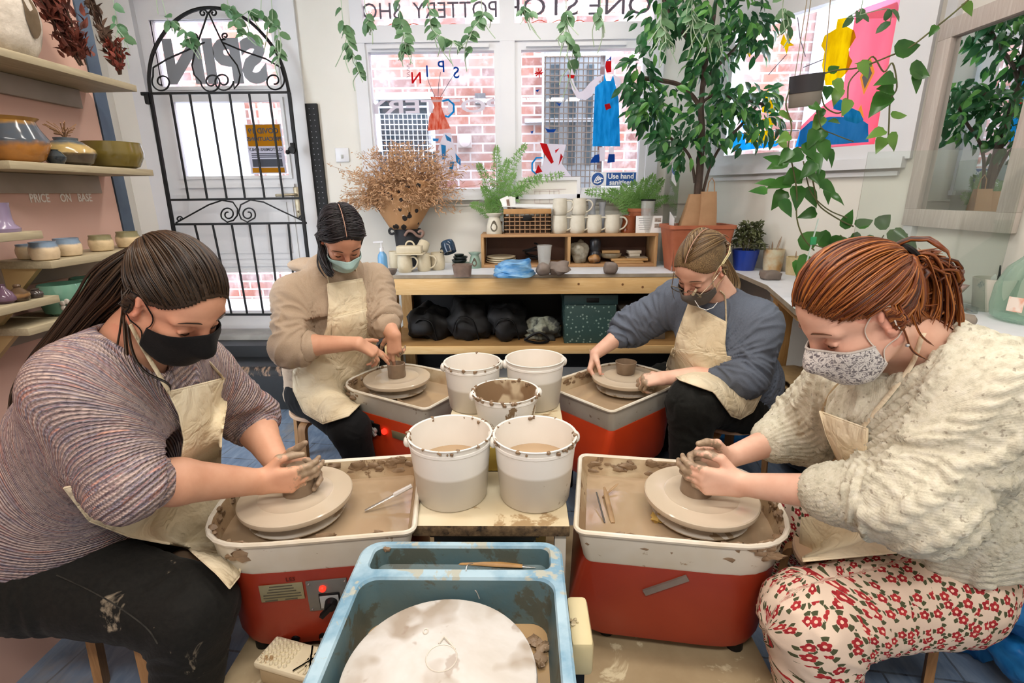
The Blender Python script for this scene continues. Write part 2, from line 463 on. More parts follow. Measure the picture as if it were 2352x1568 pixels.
for h in (h1, h2, h3):
 for (a, b, c, d) in ((h[0] - .02, h[1] + .02, h[2] - .02, h[2]), (h[0] - .02, h[1] + .02, h[3], h[3] + .02), (h[0] - .02, h[0], h[2], h[3]), (h[1], h[1] + .02, h[2], h[3])):
  wallbox(g, a, b, c, d, WY + .008, WY + .03)
door = struct(g.build('door_1', m_white, origin=(-1.92, WY, DZ0)))
g = G()
wallbox(g, DX0 - .04, DX0 + .05, DZ0 - .02, DZ1 + .05, WY - .02, WY + .1); wallbox(g, DX1 - .05, DX1 + .05, DZ0 - .02, DZ1 + .05, WY - .02, WY + .1)
wallbox(g, DX0 - .045, DX1 + .055, DZ1 - .04, DZ1 + .06, WY - .024, WY + .104)
g.build('door_frame', m_white, door)
g = G()
for h in (h1, h2, h3): wallbox(g, h[0], h[1], h[2], h[3], WY + .044, WY + .048)
g.build('door_glass', m_glass, door)
m_brass = mat('worn_brass', '#9a8f78', '#b5aa92', 12, .35, .8)
hp = at(688, 447, y=WY); g = G(); g.box((DX1 - .085, WY + .012, hp.z - .05), (.035, .012, .2), bev=.004)
g.tube([(DX1 - .085, WY + .012, hp.z), (DX1 - .085, WY - .04, hp.z), (DX1 - .1, WY - .048, hp.z), (DX1 - .2, WY - .045, hp.z - .004)], .009)
g.ball((DX1 - .085, WY + .004, hp.z - .11), .008, 8)
g.build('door_handle', m_brass, door)
m_letter = mat('grey_vinyl', '#8d9197', None, 3, .5)
def backlit(name, c, tr=.6, c2=None, scale=20, var=.0, alpha=1.0):
 """paint or paper on glass: daylight from outside glows through it"""
 if name in _MATS: return _MATS[name]
 t = NT(name); col = t.ramp(t.noise(t.coord('Object', (1, 1, .25)), scale, 4), [(.38, c), (.62, c2 or c)])
 d = t.n('ShaderNodeBsdfDiffuse'); r = t.n('ShaderNodeBsdfTranslucent'); t.l(col, d.inputs[0]); t.l(col, r.inputs[0])
 mx = t.n('ShaderNodeMixShader'); mx.inputs[0].default_value = tr; t.l(d.outputs[0], mx.inputs[1]); t.l(r.outputs[0], mx.inputs[2])
 o = mx.outputs[0]
 if alpha < 1:
  tp = t.n('ShaderNodeBsdfTransparent'); m2 = t.n('ShaderNodeMixShader'); m2.inputs[0].default_value = alpha
  t.l(tp.outputs[0], m2.inputs[1]); t.l(o, m2.inputs[2]); o = m2.outputs[0]
 t.l(o, t.out.inputs[0]); _MATS[name] = t.m; return t.m
text_obj('SPIN', .33, frame_m(((h2[0] + h2[1]) / 2 - .02, WY + .04, h2[2] + .135), (1, 0, 0), (0, 0, 1)), m_letter, 'lettering', door, mirror=True, bold=.017, sx=.98)
nx0, nx1 = at(556, 300, y=WY).x, at(640, 300, y=WY).x; nz0, nz1 = at(600, 398, y=WY).z, at(600, 283, y=WY).z
m_yel = backlit('notice_yellow', '#e8b63a', .75); m_pap = backlit('notice_paper', '#dcdfe6', .7); m_ink = backlit('notice_ink', '#60646e', .3)
def nrect(g, u0, u1, v0, v1, y): wallbox(g, nx0 + (nx1 - nx0) * u0, nx0 + (nx1 - nx0) * u1, nz0 + (nz1 - nz0) * v0, nz0 + (nz1 - nz0) * v1, y, y + .0008)
g = G(); nrect(g, 0, 1, 0, 1, WY + .041); no = g.build('notice', m_pap, door)
g = G(); nrect(g, .03, .97, .56, .99, WY + .0395); nrect(g, .05, .95, .02, .12, WY + .0395); g.build('notice_band', m_yel, no)
g = G()
for i in range(3): nrect(g, .08, .92, .40 - .035 * i, .42 - .035 * i, WY + .0395)
nrect(g, .08, .92, .14, .30, WY + .0395); g.build('notice_block', m_ink, no)
mid = (nx0 + nx1) / 2; w_ = nx1 - nx0
text_obj('COVID 19', w_ * .19, frame_m((mid, WY + .038, nz0 + (nz1 - nz0) * .86), (1, 0, 0), (0, 0, 1)), m_ink, 'notice_heading', no, mirror=True, bold=.001)
text_obj('PRECAUTIONS', w_ * .145, frame_m((mid, WY + .038, nz0 + (nz1 - nz0) * .70), (1, 0, 0), (0, 0, 1)), m_ink, 'notice_heading', no, mirror=True, bold=.001)
text_obj('CUSTOMERS ONLY', w_ * .11, frame_m((mid, WY + .038, nz0 + (nz1 - nz0) * .49), (1, 0, 0), (0, 0, 1)), m_ink, 'notice_heading', no, mirror=True, bold=.0006)
GY = 3.385
def gp(px, py): return at(px, py, y=GY)
def gbar(g, a, b, r): g.bar(gp(*a), gp(*b), r, r, up=(0, 1, 0))
gate = thing('iron_gate', 'black wrought iron gate with scrolls and arched top in front of white door', 'gate', (-1.9, GY, .36))
g = G()
gbar(g, (345, 214), (432, 722), .018); gbar(g, (664, 212), (722, 722), .018)
for a, b, r in (((330, 215), (664, 212), .013), ((393, 459), (694, 455), .014), ((403, 515), (704, 512), .014), ((432, 722), (722, 722), .014)): gbar(g, a, b, r)
arch = spline([gp(346, 214), gp(342, 175), gp(352, 120), (gp(385, 65)), gp(430, 30), gp(478, 18), gp(530, 26), gp(580, 55), gp(625, 105), gp(650, 155), gp(664, 212)], 6)
g.tube(arch, .010, 6); g.build('gate_frame', m_black, gate)
for a, b in zip((391, 435, 480, 527, 572, 618), (433, 476, 521, 563, 608, 651)):
 g = G(); gbar(g, (a, 214), (b, 457), .010); g.build('bar', m_black, gate)
for a, b in zip((447, 488, 532, 573, 618, 662), (497, 532, 568, 605, 642, 682)):
 g = G(); gbar(g, (a, 514), (b, 722), .010); g.build('bar', m_black, gate)
def spiral(cx, cy, r0, turns, a0, sgn, tail, n=40):
 pts = [gp(*p) for p in tail]
 for i in range(n + 1):
  t = i / n; a = a0 + sgn * turns * 2 * math.pi * t; r = r0 * (1 - .72 * t)
  pts.append(gp(cx + r * math.cos(a), cy + r * math.sin(a)))
 return pts
def scroll(pts, r=.005):
 g = G(); g.tube(pts, r, 5); g.build('scroll', m_black, gate)
scroll(spiral(486, 188, 25, 1.4, math.pi, -1, spline([(478, 25), (455, 90), (440, 130), (442, 165), (461, 188)] and [V((478, 25, 0)), V((458, 90, 0)), V((441, 135, 0)), V((445, 170, 0))], 5) and [(478, 27), (468, 58), (456, 92), (446, 125), (441, 150), (446, 172)]))
scroll(spiral(512, 186, 24, 1.4, 0, 1, [(478, 27), (492, 58), (508, 92), (526, 125), (545, 150), (552, 172), (548, 192), (538, 204)]))
scroll(spiral(372, 188, 24, 1.35, -2.6, -1, [(470, 97), (430, 115), (385, 135), (352, 155)]))
scroll(spiral(630, 186, 24, 1.35, -.5, 1, [(510, 97), (560, 118), (610, 135), (645, 155)]))
scroll(spiral(466, 30, 9, 1.2, 0, -1, [])); scroll(spiral(490, 30, 9, 1.2, math.pi, 1, []))
scroll(spiral(447, 84, 8, 1.2, 1.5, -1, [(456, 92)])); scroll(spiral(517, 82, 8, 1.2, 1.5, 1, [(508, 92)]))
scroll(spiral(524, 492, 17, 1.35, 2.6, 1, [(404, 512), (440, 492), (480, 470), (510, 460), (535, 464), (546, 480), (545, 495), (536, 506), (522, 510)]))
scroll(spiral(570, 492, 17, 1.35, .5, -1, [(702, 510), (650, 486), (605, 464), (575, 459), (553, 470), (548, 488), (554, 503), (568, 510)]))
scroll(spiral(412, 503, 7, 1.1, 0, -1, [])); scroll(spiral(694, 501, 7, 1.1, math.pi, 1, []))
g = G(); g.box(gp(341, 228), (.03, .04, .06), bev=.006); g.box(gp(335, 216), (.05, .03, .02), bev=.004); g.build('gate_hinge', m_black, gate)
g = G(); g.cyl(gp(672, 345) + V((0, -.02, 0)), gp(672, 345) + V((0, .02, 0)), .022); g.ball(gp(664, 350) + V((0, -.02, 0)), .014, 10); g.box(gp(674, 338), (.03, .03, .05), bev=.004); g.build('latch', m_black, gate)
b0, b1, b2, b3 = at(686, 247, y=WY), at(711, 247, y=WY), at(742, 500, y=WY), at(718, 500, y=WY)
strip = thing('perforated_strip', 'black perforated upright strip on wall right of gate', 'strip', b2)
g = G(); g.add([p + V((0, o, 0)) for o in (-.001, -.022) for p in (V((b0.x + .05, WY, 1.86)), V((b0.x + .125, WY, 1.86)), V((b0.x + .125, WY, .9)), V((b0.x + .05, WY, .9)))],
      [(0, 1, 2, 3), (7, 6, 5, 4), (0, 4, 5, 1), (1, 5, 6, 2), (2, 6, 7, 3), (3, 7, 4, 0)])
g.build('strip_face', m_black, strip)
m_dot = mat('strip_dots', '#8b8d90', None, 3, .5); g = G()
for i in range(26):
 for j in (0, 1): g.box((b0.x + .075 + .028 * j, WY - .0225, 1.83 - i * .034), (.005, .002, .005))
tag(g.build('perforation', m_dot, strip), kind='stuff')
sw = at(787, 356, y=WY); t_ = thing('light_switch', 'white plastic wall switch above dried grasses', 'switch', sw)
g = G(); g.box(sw + V((0, -.006, 0)), (.087, .012, .087), bev=.004); g.build('switch_plate', m_upvc, t_)
g = G(); g.box(sw + V((0, -.014, -.01)), (.014, .008, .024), bev=.002); g.build('rocker', mat('switch_grey', '#b9b9b4', None, 3, .4), t_)
TZ0 = at(1165, 97, y=WY).z; TZ1 = at(1165, 62, y=WY).z
MXc = at(1167, 250, y=WY).x
g = G(); FW = .055
def fr(x0, x1, z0, z1, y0=WY - .03, y1=WY + .06): wallbox(g, x0, x1, z0, z1, y0, y1)
fr(WX0 - .02, WX0 + FW, WZ0 - .01, WZ1); fr(WX1 - FW, WX1 + .02, WZ0 - .01, WZ1); fr(WX0 - .021, WX1 + .021, WZ0 - .012, WZ0 + .04, WY - .0315, WY + .061); fr(WX0, WX1, TZ0, TZ1 + .01, WY - .035); fr(WX0 - .021, WX1 + .021, WZ1 - .05, WZ1 + .002, WY - .0315, WY + .061); fr(MXc - .045, MXc + .045, WZ0, WZ1, WY - .033)
fr(WX0 - .03, WX1 + .03, WZ0 - .03, WZ0, WY - .06)
win = struct(g.build('window_1', m_upvc, origin=((WX0 + WX1) / 2, WY, WZ0)))
PB = [(at(861, 300, y=WY).x, at(1138, 300, y=WY).x), (at(1198, 300, y=WY).x, at(1470, 300, y=WY).x)]
PZ = (at(1000, 440, y=WY).z, at(1165, 117, y=WY).z)
for i, (a, b) in enumerate(PB):
 g = G(); lo_, hi_ = (WX0 + FW, MXc - .045) if i == 0 else (MXc + .045, WX1 - FW)
 y0, y1 = WY - .02, WY + .045
 fr(lo_, a, WZ0 + .04, TZ0, y0, y1); fr(b, hi_, WZ0 + .04, TZ0, y0, y1); fr(a, b, WZ0 + .04, PZ[0], y0, y1); fr(a, b, PZ[1], TZ0, y0, y1)
 g.build('sash', m_upvc, win)
g = G(); fr(PB[1][0] + .03, PB[1][1] - .12, TZ0 - .035, TZ0 - .015, WY - .045, WY - .02); fr(PB[0][0] + .03, PB[0][1] - .03, TZ0 - .035, TZ0 - .015, WY - .045, WY - .02); g.build('trickle_vent', m_upvc, win)
g = G()
for (a, b) in PB: wallbox(g, a, b, PZ[0], PZ[1], WY + .02, WY + .024)
wallbox(g, WX0 + FW, MXc - .045, TZ1, WZ1 - .05, WY + .02, WY + .024); wallbox(g, MXc + .045, WX1 - FW, TZ1, WZ1 - .05, WY + .02, WY + .024)
g.build('pane', m_glass, win)
GLY = WY + .0165
def paint(name, polys, m, parent, y=GLY, slant=False):
 g = G()
 for poly in polys:
  P = [(on_slant(*p, off=-.017 + (WY + .0165 - y)) if slant else at(*p, y=y)) for p in poly]
  n = len(P); d = (SN if slant else V((0, -1, 0))) * .0006
  g.add(P + [p + d for p in P], [tuple(range(n)), tuple(range(2 * n - 1, n - 1, -1))] + [(i, n + i, n + (i + 1) % n, (i + 1) % n) for i in range(n)])
 return g.build(name, m, parent, smooth=False)
def stroke(name, lines, m, parent, r=.003, y=GLY, slant=False):
 g = G()
 for L in lines:
  P = [(on_slant(*p, off=-.018) if slant else at(*p, y=y)) for p in L]
  g.tube(P, r, 5, flat=.3, up=(0, 1, 0))
 return g.build(name, m, parent)
c_blue = backlit('paint_blue', '#3cc0f2', .66, '#22a4dc', 40); c_red = backlit('paint_red', '#d8262c', .5); c_navy = backlit('paint_navy', '#2458b0', .5)
c_white = backlit('paint_white', '#eceaf0', .6, alpha=.85); c_orange = backlit('paint_orange', '#df6a4c', .6, '#f0b6a4', 60); c_ltblue = backlit('paint_light_blue', '#4fa8dc', .6); c_black = backlit('paint_black', '#837d88', .45)
paint('painted_dress', [[(1388, 170), (1393, 186), (1403, 186), (1408, 172), (1416, 205), (1421, 228), (1423, 290), (1424, 336), (1361, 336), (1363, 280), (1367, 200), (1386, 185)]], c_blue, win)
paint('painted_arm', [[(1386, 172), (1372, 176), (1355, 190), (1340, 208), (1330, 212), (1320, 195), (1316, 180), (1308, 180), (1314, 205), (1325, 225), (1345, 230), (1360, 220), (1368, 200)],
      [(1408, 170), (1425, 180), (1430, 205), (1420, 232), (1402, 250), (1397, 243), (1412, 225), (1416, 200)], [(1310, 135), (1322, 140), (1322, 172), (1307, 172), (1305, 150)], [(1376, 338), (1390, 338), (1389, 370), (1378, 370)], [(1398, 338), (1410, 338), (1409, 370), (1399, 370)]], c_white, win, GLY + .0008)
paint('painted_hand', [[(1392, 140), (1404, 140), (1404, 165), (1393, 167), (1390, 152)], [(1303, 171), (1320, 173), (1318, 180), (1305, 179)], [(1388, 240), (1400, 237), (1404, 248), (1392, 253)]], c_red, win, GLY - .0006)
paint('painted_shoe', [[(1366, 356), (1376, 354), (1377, 373), (1356, 374), (1358, 367)], [(1398, 354), (1412, 354), (1412, 372), (1395, 374), (1396, 366)], [(1391, 138), (1396, 140), (1400, 136), (1403, 141), (1404, 128), (1398, 136)]], c_navy, win)
paint('painted_jug', [[(1266, 330), (1300, 332), (1290, 375), (1312, 405), (1225, 405), (1245, 380), (1254, 350), (1240, 330)]], c_white, win)
paint('painted_jug_pattern', [[(1240, 328), (1256, 330), (1272, 372), (1266, 376), (1248, 350)], [(1288, 352), (1293, 360), (1283, 380)], [(1236, 378), (1246, 394), (1228, 400)], [(1275, 345), (1285, 340), (1276, 352)]], c_red, win, GLY - .0006)
stroke('painted_handle', [[(1246, 362), (1232, 362), (1222, 375), (1222, 392), (1232, 400)]], c_blue, win, .006)
paint('painted_bird', [[(1252, 294), (1262, 297), (1278, 296), (1272, 304), (1258, 304)], [(1277, 235), (1283, 238), (1290, 236), (1285, 244)], [(1230, 207), (1240, 205), (1234, 212)], [(1218, 302), (1226, 300), (1222, 308)]], c_navy, win)
stroke('painted_star', [[(1230, 165), (1245, 170)], [(1237, 157), (1239, 178)], [(1231, 175), (1245, 160)], [(1228, 169), (1248, 167)]], c_red, win, .003)
paint('painted_vase', [[(988, 222), (1018, 222), (1012, 238), (1018, 258), (1035, 295), (982, 300), (986, 268), (998, 245)]], c_orange, win)
stroke('painted_vase_handle', [[(1016, 232), (1030, 229), (1042, 240), (1042, 256), (1030, 268), (1022, 266)]], c_blue, win, .007)
paint('painted_vessel', [[(1020, 305), (1035, 305), (1042, 330), (1052, 360), (1050, 388), (1040, 400), (1010, 400), (1000, 370), (1008, 335)]], c_white, win)
paint('painted_vessel_pattern', [[(1022, 308), (1036, 318), (1036, 326), (1026, 322)], [(994, 318), (1008, 318), (1006, 325), (995, 324)], [(1013, 332), (1024, 334), (1024, 366), (1016, 366)], [(1046, 352), (1058, 366), (1058, 380), (1048, 372)], [(1034, 370), (1044, 372), (1038, 398), (1032, 388)]], c_ltblue, win, GLY - .0006)
stroke('painted_wave', [[(870 + 8 * i, 58 + 4 * math.sin(i * 1.1)) for i in range(25)], [(1205 + 8 * i, 50 + 4 * math.sin(i * 1.1)) for i in range(28)]], c_orange, win, .0025)
stroke('painted_squiggle', [[(938 + 4 * math.sin(i * 1.6), 145 + 2.2 * i) for i in range(16)], [(1000, 225), (985, 190), (980, 170)], [(1006, 222), (1008, 190), (1012, 165)], [(1010, 225), (1028, 195), (1040, 175)]], c_black, win, .0018)
def wtext(txt, px, py, hpx, m, y=WY + .016, bold=.001, sx=1.0, mirror=True):
 p = at(px, py, y=y); s = hpx / F_PX * 3.6 * 1.35
 return text_obj(txt, s, frame_m(p, (1, 0, 0), (0, 0, 1)), m, 'painted_lettering', win, mirror=mirror, bold=bold, sx=sx)
wtext('POTTERY  SHOP', 975, 26, 30, c_black, sx=.98, bold=0); wtext('ONE STOP', 1330, 16, 34, c_black, sx=1.3, bold=0)
wtext('POTTERY', 998, 246, 26, c_white, sx=1.9, bold=.002)
for ch, x, y_, c_ in (('S', 1048, 168, c_navy), ('P', 1014, 154, c_navy), ('I', 981, 165, c_navy), ('N', 956, 180, c_red)): wtext(ch, x, y_, 22, c_, bold=.001)
stroke('painted_star', [[(840, 30), (855, 38)], [(847, 26), (848, 42)], [(841, 40), (854, 28)]], c_orange, win, .002)
sx0, sx1 = at(1357, 410, y=WY - .001), at(1462, 410, y=WY - .001)
sg = thing('sanitiser_sign', 'blue and white hand sanitiser sign on window glass above ferns', 'sign', at(1410, 428, y=WY))
m_sblue = mat('sign_blue', '#1f56a0', '#1b4c92', 3, .4); m_swhite = mat('sign_white', '#eef0f4', None, 3, .4)
def srect(g, x0, x1, y0, y1, yy): a, b = at(x0, y1, y=yy), at(x1, y0, y=yy); wallbox(g, a.x, b.x, a.z, b.z, yy - .001, yy)
g = G(); srect(g, 1357, 1463, 394, 428, WY + .012); g.build('sign_board', m_swhite, sg)
g = G(); srect(g, 1392, 1461, 396, 426, WY + .0105); c_ = at(1373, 411, y=WY + .0105); 
g.lathe([(.04, 0), (.04, .001)], c_, 24, M=Matrix.Rotation(rad(90), 3, 'X')); g.build('sign_panel', m_sblue, sg)
for tx, yy in (('Use hand', 405), ('sanitiser', 419)):
 text_obj(tx, .045, frame_m(at(1426, yy, y=WY + .0085), (1, 0, 0), (0, 0, 1)), m_swhite, 'sign_lettering', sg, bold=.0012)
g = G()
for k in range(4): g.tube([c_ + V((-.022 + .012 * k, -.003, -.018 + .004 * k)), c_ + V((-.012 + .012 * k, -.003, .004)), c_ + V((.004 + .01 * k, -.003, .02 - .006 * k))], .0035, 5, flat=.4, up=(0, 1, 0))
g.tube([c_ + V((-.026, -.003, -.02)), c_ + V((0, -.003, -.026)), c_ + V((.022, -.003, -.014))], .004, 5, flat=.4, up=(0, 1, 0)); g.build('sign_pictogram', m_swhite, sg)
pz0, pz1 = 1.515, 2.205
ps0 = (on_slant(1668, 352) - SP).dot(SU); ps1 = (on_slant(2012, 340) - SP).dot(SU)
g = G()
slbox(g, S0, ps0, SZ0, SZ1, -.02, .07); slbox(g, ps1, S1, SZ0, SZ1, -.02, .07); slbox(g, ps0, ps1, SZ0, pz0, -.02, .07); slbox(g, ps0, ps1, pz1, SZ1, -.02, .07)
slbox(g, S0 - .03, S1 + .03, SZ0 - .04, SZ0 + .01, -.05, .03)
slbox(g, S0 - .05, S0, SZ0, SZ1 + .05, -.03, 0); slbox(g, S1, S1 + .05, SZ0, SZ1 + .05, -.03, 0)
win2 = struct(g.build('window_2', m_upvc, origin=sp(.5, SZ0)))
g = G(); slbox(g, ps0, ps1, pz0, pz1, .02, .024); g.build('pane', m_glass, win2)
c_pink = backlit('paint_pink', '#ee6f86', .72, '#f29aa8', 3); c_yel = backlit('paint_yellow', '#e0c81e', .7, '#d0b418', 30); c_sky = backlit('paint_sky', '#52c2f6', .72, '#38aee8', 20); c_pale = backlit('paint_pale_pink', '#f3b9cc', .7); c_lemon = backlit('paint_lemon', '#f0e67a', .7); c_mauve = backlit('paint_mauve', '#d9a0b6', .65); c_grey = backlit('paint_grey', '#8b8a8e', .4)
P2 = dict(parent=win2, slant=True)
paint('painted_backdrop', [[(1963, 42), (2062, 4), (2066, 30), (2022, 338), (1832, 346), (1840, 290), (1880, 250), (1935, 210), (1950, 120)]], c_pink, y=GLY + .0012, **P2)
paint('painted_canopy', [[(1965, 25), (2070, -12), (2064, 40), (1960, 45)]], c_pale, **P2)
paint('painted_vase_tall', [[(1924, 44), (1946, 40), (1944, 60), (1962, 70), (1966, 86), (1950, 112), (1950, 128), (1958, 140), (1946, 165), (1934, 178), (1920, 195), (1896, 196), (1888, 150), (1894, 118), (1886, 105), (1894, 82), (1920, 66)]], c_yel, **P2)
paint('painted_mound', [[(1826, 338), (1838, 300), (1862, 278), (1905, 268), (1930, 268), (1975, 272), (1994, 285), (1995, 326), (1890, 334)]], c_sky, **P2)
paint('painted_figure', [[(1916, 232), (1932, 228), (1952, 246), (1975, 256), (1984, 276), (1968, 284), (1940, 276), (1934, 256), (1914, 250)]], c_blue, y=GLY - .0008, **P2)
paint('painted_diamond', [[(1999, 128), (2009, 166), (1984, 218), (1975, 178)], [(1978, 240), (1985, 272), (1970, 255)]], c_lemon, y=GLY - .0004, **P2)
paint('painted_diamond_core', [[(1996, 148), (2003, 168), (1986, 204), (1980, 178)]], c_grey, y=GLY - .0010, **P2)
paint('painted_kettle', [[(1682, 318), (1700, 300), (1712, 310), (1712, 328), (1780, 324), (1794, 320), (1794, 328), (1782, 336), (1700, 346), (1682, 346)], [(1700, 276), (1716, 278), (1736, 286), (1740, 298), (1708, 298)]], c_sky, **P2)
paint('painted_kettle_body', [[(1712, 304), (1770, 298), (1784, 322), (1714, 328)], [(1722, 280), (1770, 270), (1778, 286), (1730, 290)], [(1752, 220), (1764, 204), (1770, 230), (1782, 234), (1780, 262), (1750, 258)]], c_yel, y=GLY - .0006, **P2)
paint('painted_star', [[(1792, 100), (1800, 78), (1806, 92), (1822, 80), (1814, 96), (1824, 104), (1812, 106), (1807, 125), (1801, 107)], [(1712, 118), (1722, 110), (1726, 122), (1722, 132)]], c_yel, **P2)
paint('painted_band', [[(1832, 346), (2022, 338), (2022, 332), (1832, 340)]], c_mauve, y=GLY - .0012, **P2)
stroke('painted_line', [[(1807, 125), (1775, 160), (1765, 172)], [(1832, 40), (1838, 90), (1850, 130)], [(1845, 155), (1895, 135)], [(1760, 300), (1835, 300)]], c_black, win2, .0025, slant=True)
OY = 4.75
g = G(); g.box((.5, OY + .1, 2.2), (11, .2, 4.0)); struct(g.build('wall_outside', m_brick, origin=(0, OY, .3)))
g = G(); g.box((.5, 4.2, .18), (11, 1.15, .36)); struct(g.build('ground_outside', mat('outside_paving', '#c9c6c6', '#b9b6b4', 4, .8, bump=.1)))
m_ow = mat('outside_white_paint', '#d6d8de', '#c9ccd4', 2, .5); m_ogl = mat('outside_dark_glass', '#3c4852', '#56646e', 3, .15)
def orect(g, x0, x1, y0, y1, dy0, dy1):
 a, b = at(x0, y1, y=OY), at(x1, y0, y=OY); wallbox(g, a.x, b.x, a.z, b.z, OY - dy1, OY - dy0)
g = G(); orect(g, 1243, 1250, 118, 470, 0, .06); orect(g, 1380, 1390, 118, 470, 0, .06); orect(g, 1243, 1390, 112, 126, 0, .07); orect(g, 1205, 1372, 272, 283, 0, .05)
od = struct(g.build('door_2', m_ow, origin=at(1315, 460, y=OY)))
g = G(); orect(g, 1251, 1379, 127, 470, 0, .02); g.build('door_leaf', mat('outside_door_grey', '#8f949c', '#a5a9b0', 3, .5), od)
g = G()
for a in (1262, 1302, 1342): orect(g, a, a + 22, 150, 380, .02, .03)
g.build('door_panel', m_ogl, od)
g = G()
for i in range(12): p = 1253 + i * 11; A, B = at(p, 128, y=OY - .08), at(p, 470, y=OY - .08); B.x = A.x; g.bar(A, B, .008, .008)
for i in range(24): q = 130 + i * 14.5; g.bar(at(1250, q, y=OY - .085), at(1380, q, y=OY - .085), .008, .008)
g.build('lattice', mat('outside_lattice_brown', '#4b3c33', '#5c4d44', 5, .6), od)
g = G(); orect(g, 866, 996, 214, 232, 0, .06); orect(g, 866, 872, 232, 350, 0, .05); orect(g, 988, 996, 232, 350, 0, .05); orect(g, 866, 996, 244, 250, 0, .04)
ow = struct(g.build('window_3', m_ow, origin=at(930, 350, y=OY)))
g = G(); orect(g, 868, 994, 232, 400, 0, .01); g.build('pane', m_ogl, ow)
g = G()
for i in range(12): p = 872 + i * 10.6; A, B = at(p, 262, y=OY - .06), at(p, 400, y=OY - .06); B.x = A.x; g.bar(A, B, .007, .007)
for i in range(10): g.bar(at(868, 262 + i * 12, y=OY - .065), at(994, 262 + i * 12, y=OY - .065), .007, .007)
g.build('lattice', m_ow, ow)
vb = thing('meter_box', 'pale square vent box on outside brick wall seen through left pane', 'box', at(1068, 325, y=OY))
g = G(); orect(g, 1053, 1083, 310, 340, 0, .06); g.build('box_body', mat('meter_grey', '#b3a9a8', None, 3, .6), vb)
g = G(); c_ = at(1068, 325, y=OY - .06); g.lathe([(.045, -.0), (.045, .03), (.03, .035)], c_, 20, M=Matrix.Rotation(rad(90), 3, 'X')); g.build('box_cover', mat('meter_cover', '#c4b6b8', None, 3, .6), vb)
vb = thing('air_vent', 'dark square air vent on outside brick wall above meter box', 'vent', at(1103, 227, y=OY))
g = G(); orect(g, 1092, 1115, 215, 240, 0, .03); g.build('vent_body', mat('vent_grey', '#6d6a6e', '#58565a', 30, .6), vb)
g = G(); orect(g, 415, 560, 232, 480, 0, .06)
struct(g.build('door_3', m_ow, origin=at(490, 470, y=OY)))
g = G(); 
q = at(1900, 200, y=OY); wallbox(g, q.x - .18, q.x + 2.2, .3, 3.2, OY - .25, OY - .02); struct(g.build('wall_white_house', m_ow))
def red_mat(name, c1, c2):
 return mat(name, c1, c2, 3, .38, bump=.04, bscale=30, splat=.69, spat_c='#c08a6a', sscale=11, spec=.5)
m_red = red_mat('red_enamel', '#98341d', '#8a2a17'); m_orange = red_mat('orange_enamel', '#d8471e', '#c83e18')
m_tray = mat('splash_tray_plastic', '#d9d4c8', '#cfc6b4', 5, .4, splat=.62, spat_c='#a08b70', sscale=16, bump=.05)
m_trayin = mat('tray_clay_film', '#cdbb9c', '#a98d6c', 6, .45, bump=.5, bscale=26, splat=.6, spat_c='#7d6349', sscale=16, lo=.4, hi=.6)
m_rim = mat('tray_rim', '#ece6d8', '#d8cdb8', 9, .4, splat=.66, spat_c='#8d7458', sscale=22)
m_slip = mat('slip_water', '#b29b7e', '#a88f72', 3, .06, spec=.8)
m_alu = mat('aluminium_clayed', '#b8b0a6', '#a89a88', 4, .3, .25, splat=.63, spat_c='#b09a7c', sscale=5)
m_head = mat('wheelhead_wet', '#cbbda9', '#bfae96', 2, .14, 0, bump=.03, bscale=20)
m_cone = mat('wheel_hub_plastic', '#e6e2d8', '#cfc5b4', 10, .35, splat=.58, spat_c='#a9967c', sscale=16)
m_clay = mat('wet_clay', '#8d7863', '#7b6753', 12, .3, bump=.15, bscale=60)
m_clayd = mat('leather_clay', '#82756c', '#73675f', 10, .65, bump=.25, bscale=50)
m_mud = mat('clay_scraps', '#7c644c', '#937b60', 20, .5, bump=.5, bscale=60)
def dshape(L0, L1, W, rc, n=14, sx=1.0):
 """plan of tray: square end at x=-L0 with corner radius rc, round end at x=L1"""
 h = W / 2; P = []
 for k in range(6): a = math.pi + (math.pi / 2) * k / 5; P.append((-L0 + rc + rc * math.cos(a), -h + rc + rc * math.sin(a)))
 ra = min(h, L1) 
 for k in range(n + 1):
  a = -math.pi / 2 + math.pi * k / n; ca, sa = math.cos(a), math.sin(a)
  e = .72
  P.append((L1 - ra + ra * (abs(ca) ** e) , h * math.copysign(abs(sa) ** e, sa)))
 for k in range(6): a = math.pi / 2 + (math.pi / 2) * k / 5; P.append((-L0 + rc + rc * math.cos(a), h - rc + rc * math.sin(a)))
 return P
def ring(P, z, s=1.0, cx=0.0, off=0.0):
 out = []; n = len(P)
 for i, (x, y) in enumerate(P):
  x0, y0 = P[i - 1]; x1, y1 = P[(i + 1) % n]; tx, ty = x1 - x0, y1 - y0; l = math.hypot(tx, ty) or 1
  out.append(V((cx + (x - cx) * s + ty / l * off, y * s - tx / l * off, z)))
 return out
def scraps(g, spots, seed, r=(.004, .012), flat=.5):
 rnd = random.Random(seed)
 for p in spots:
  q = rnd.uniform(*r); g.ball(p, (q * rnd.uniform(.7, 1.6), q * rnd.uniform(.7, 1.4), q * flat), 8, wob=.7, seed=rnd.randint(0, 99), M=Matrix.Rotation(rnd.uniform(0, 6), 3, 'Z'))
RZ = .50
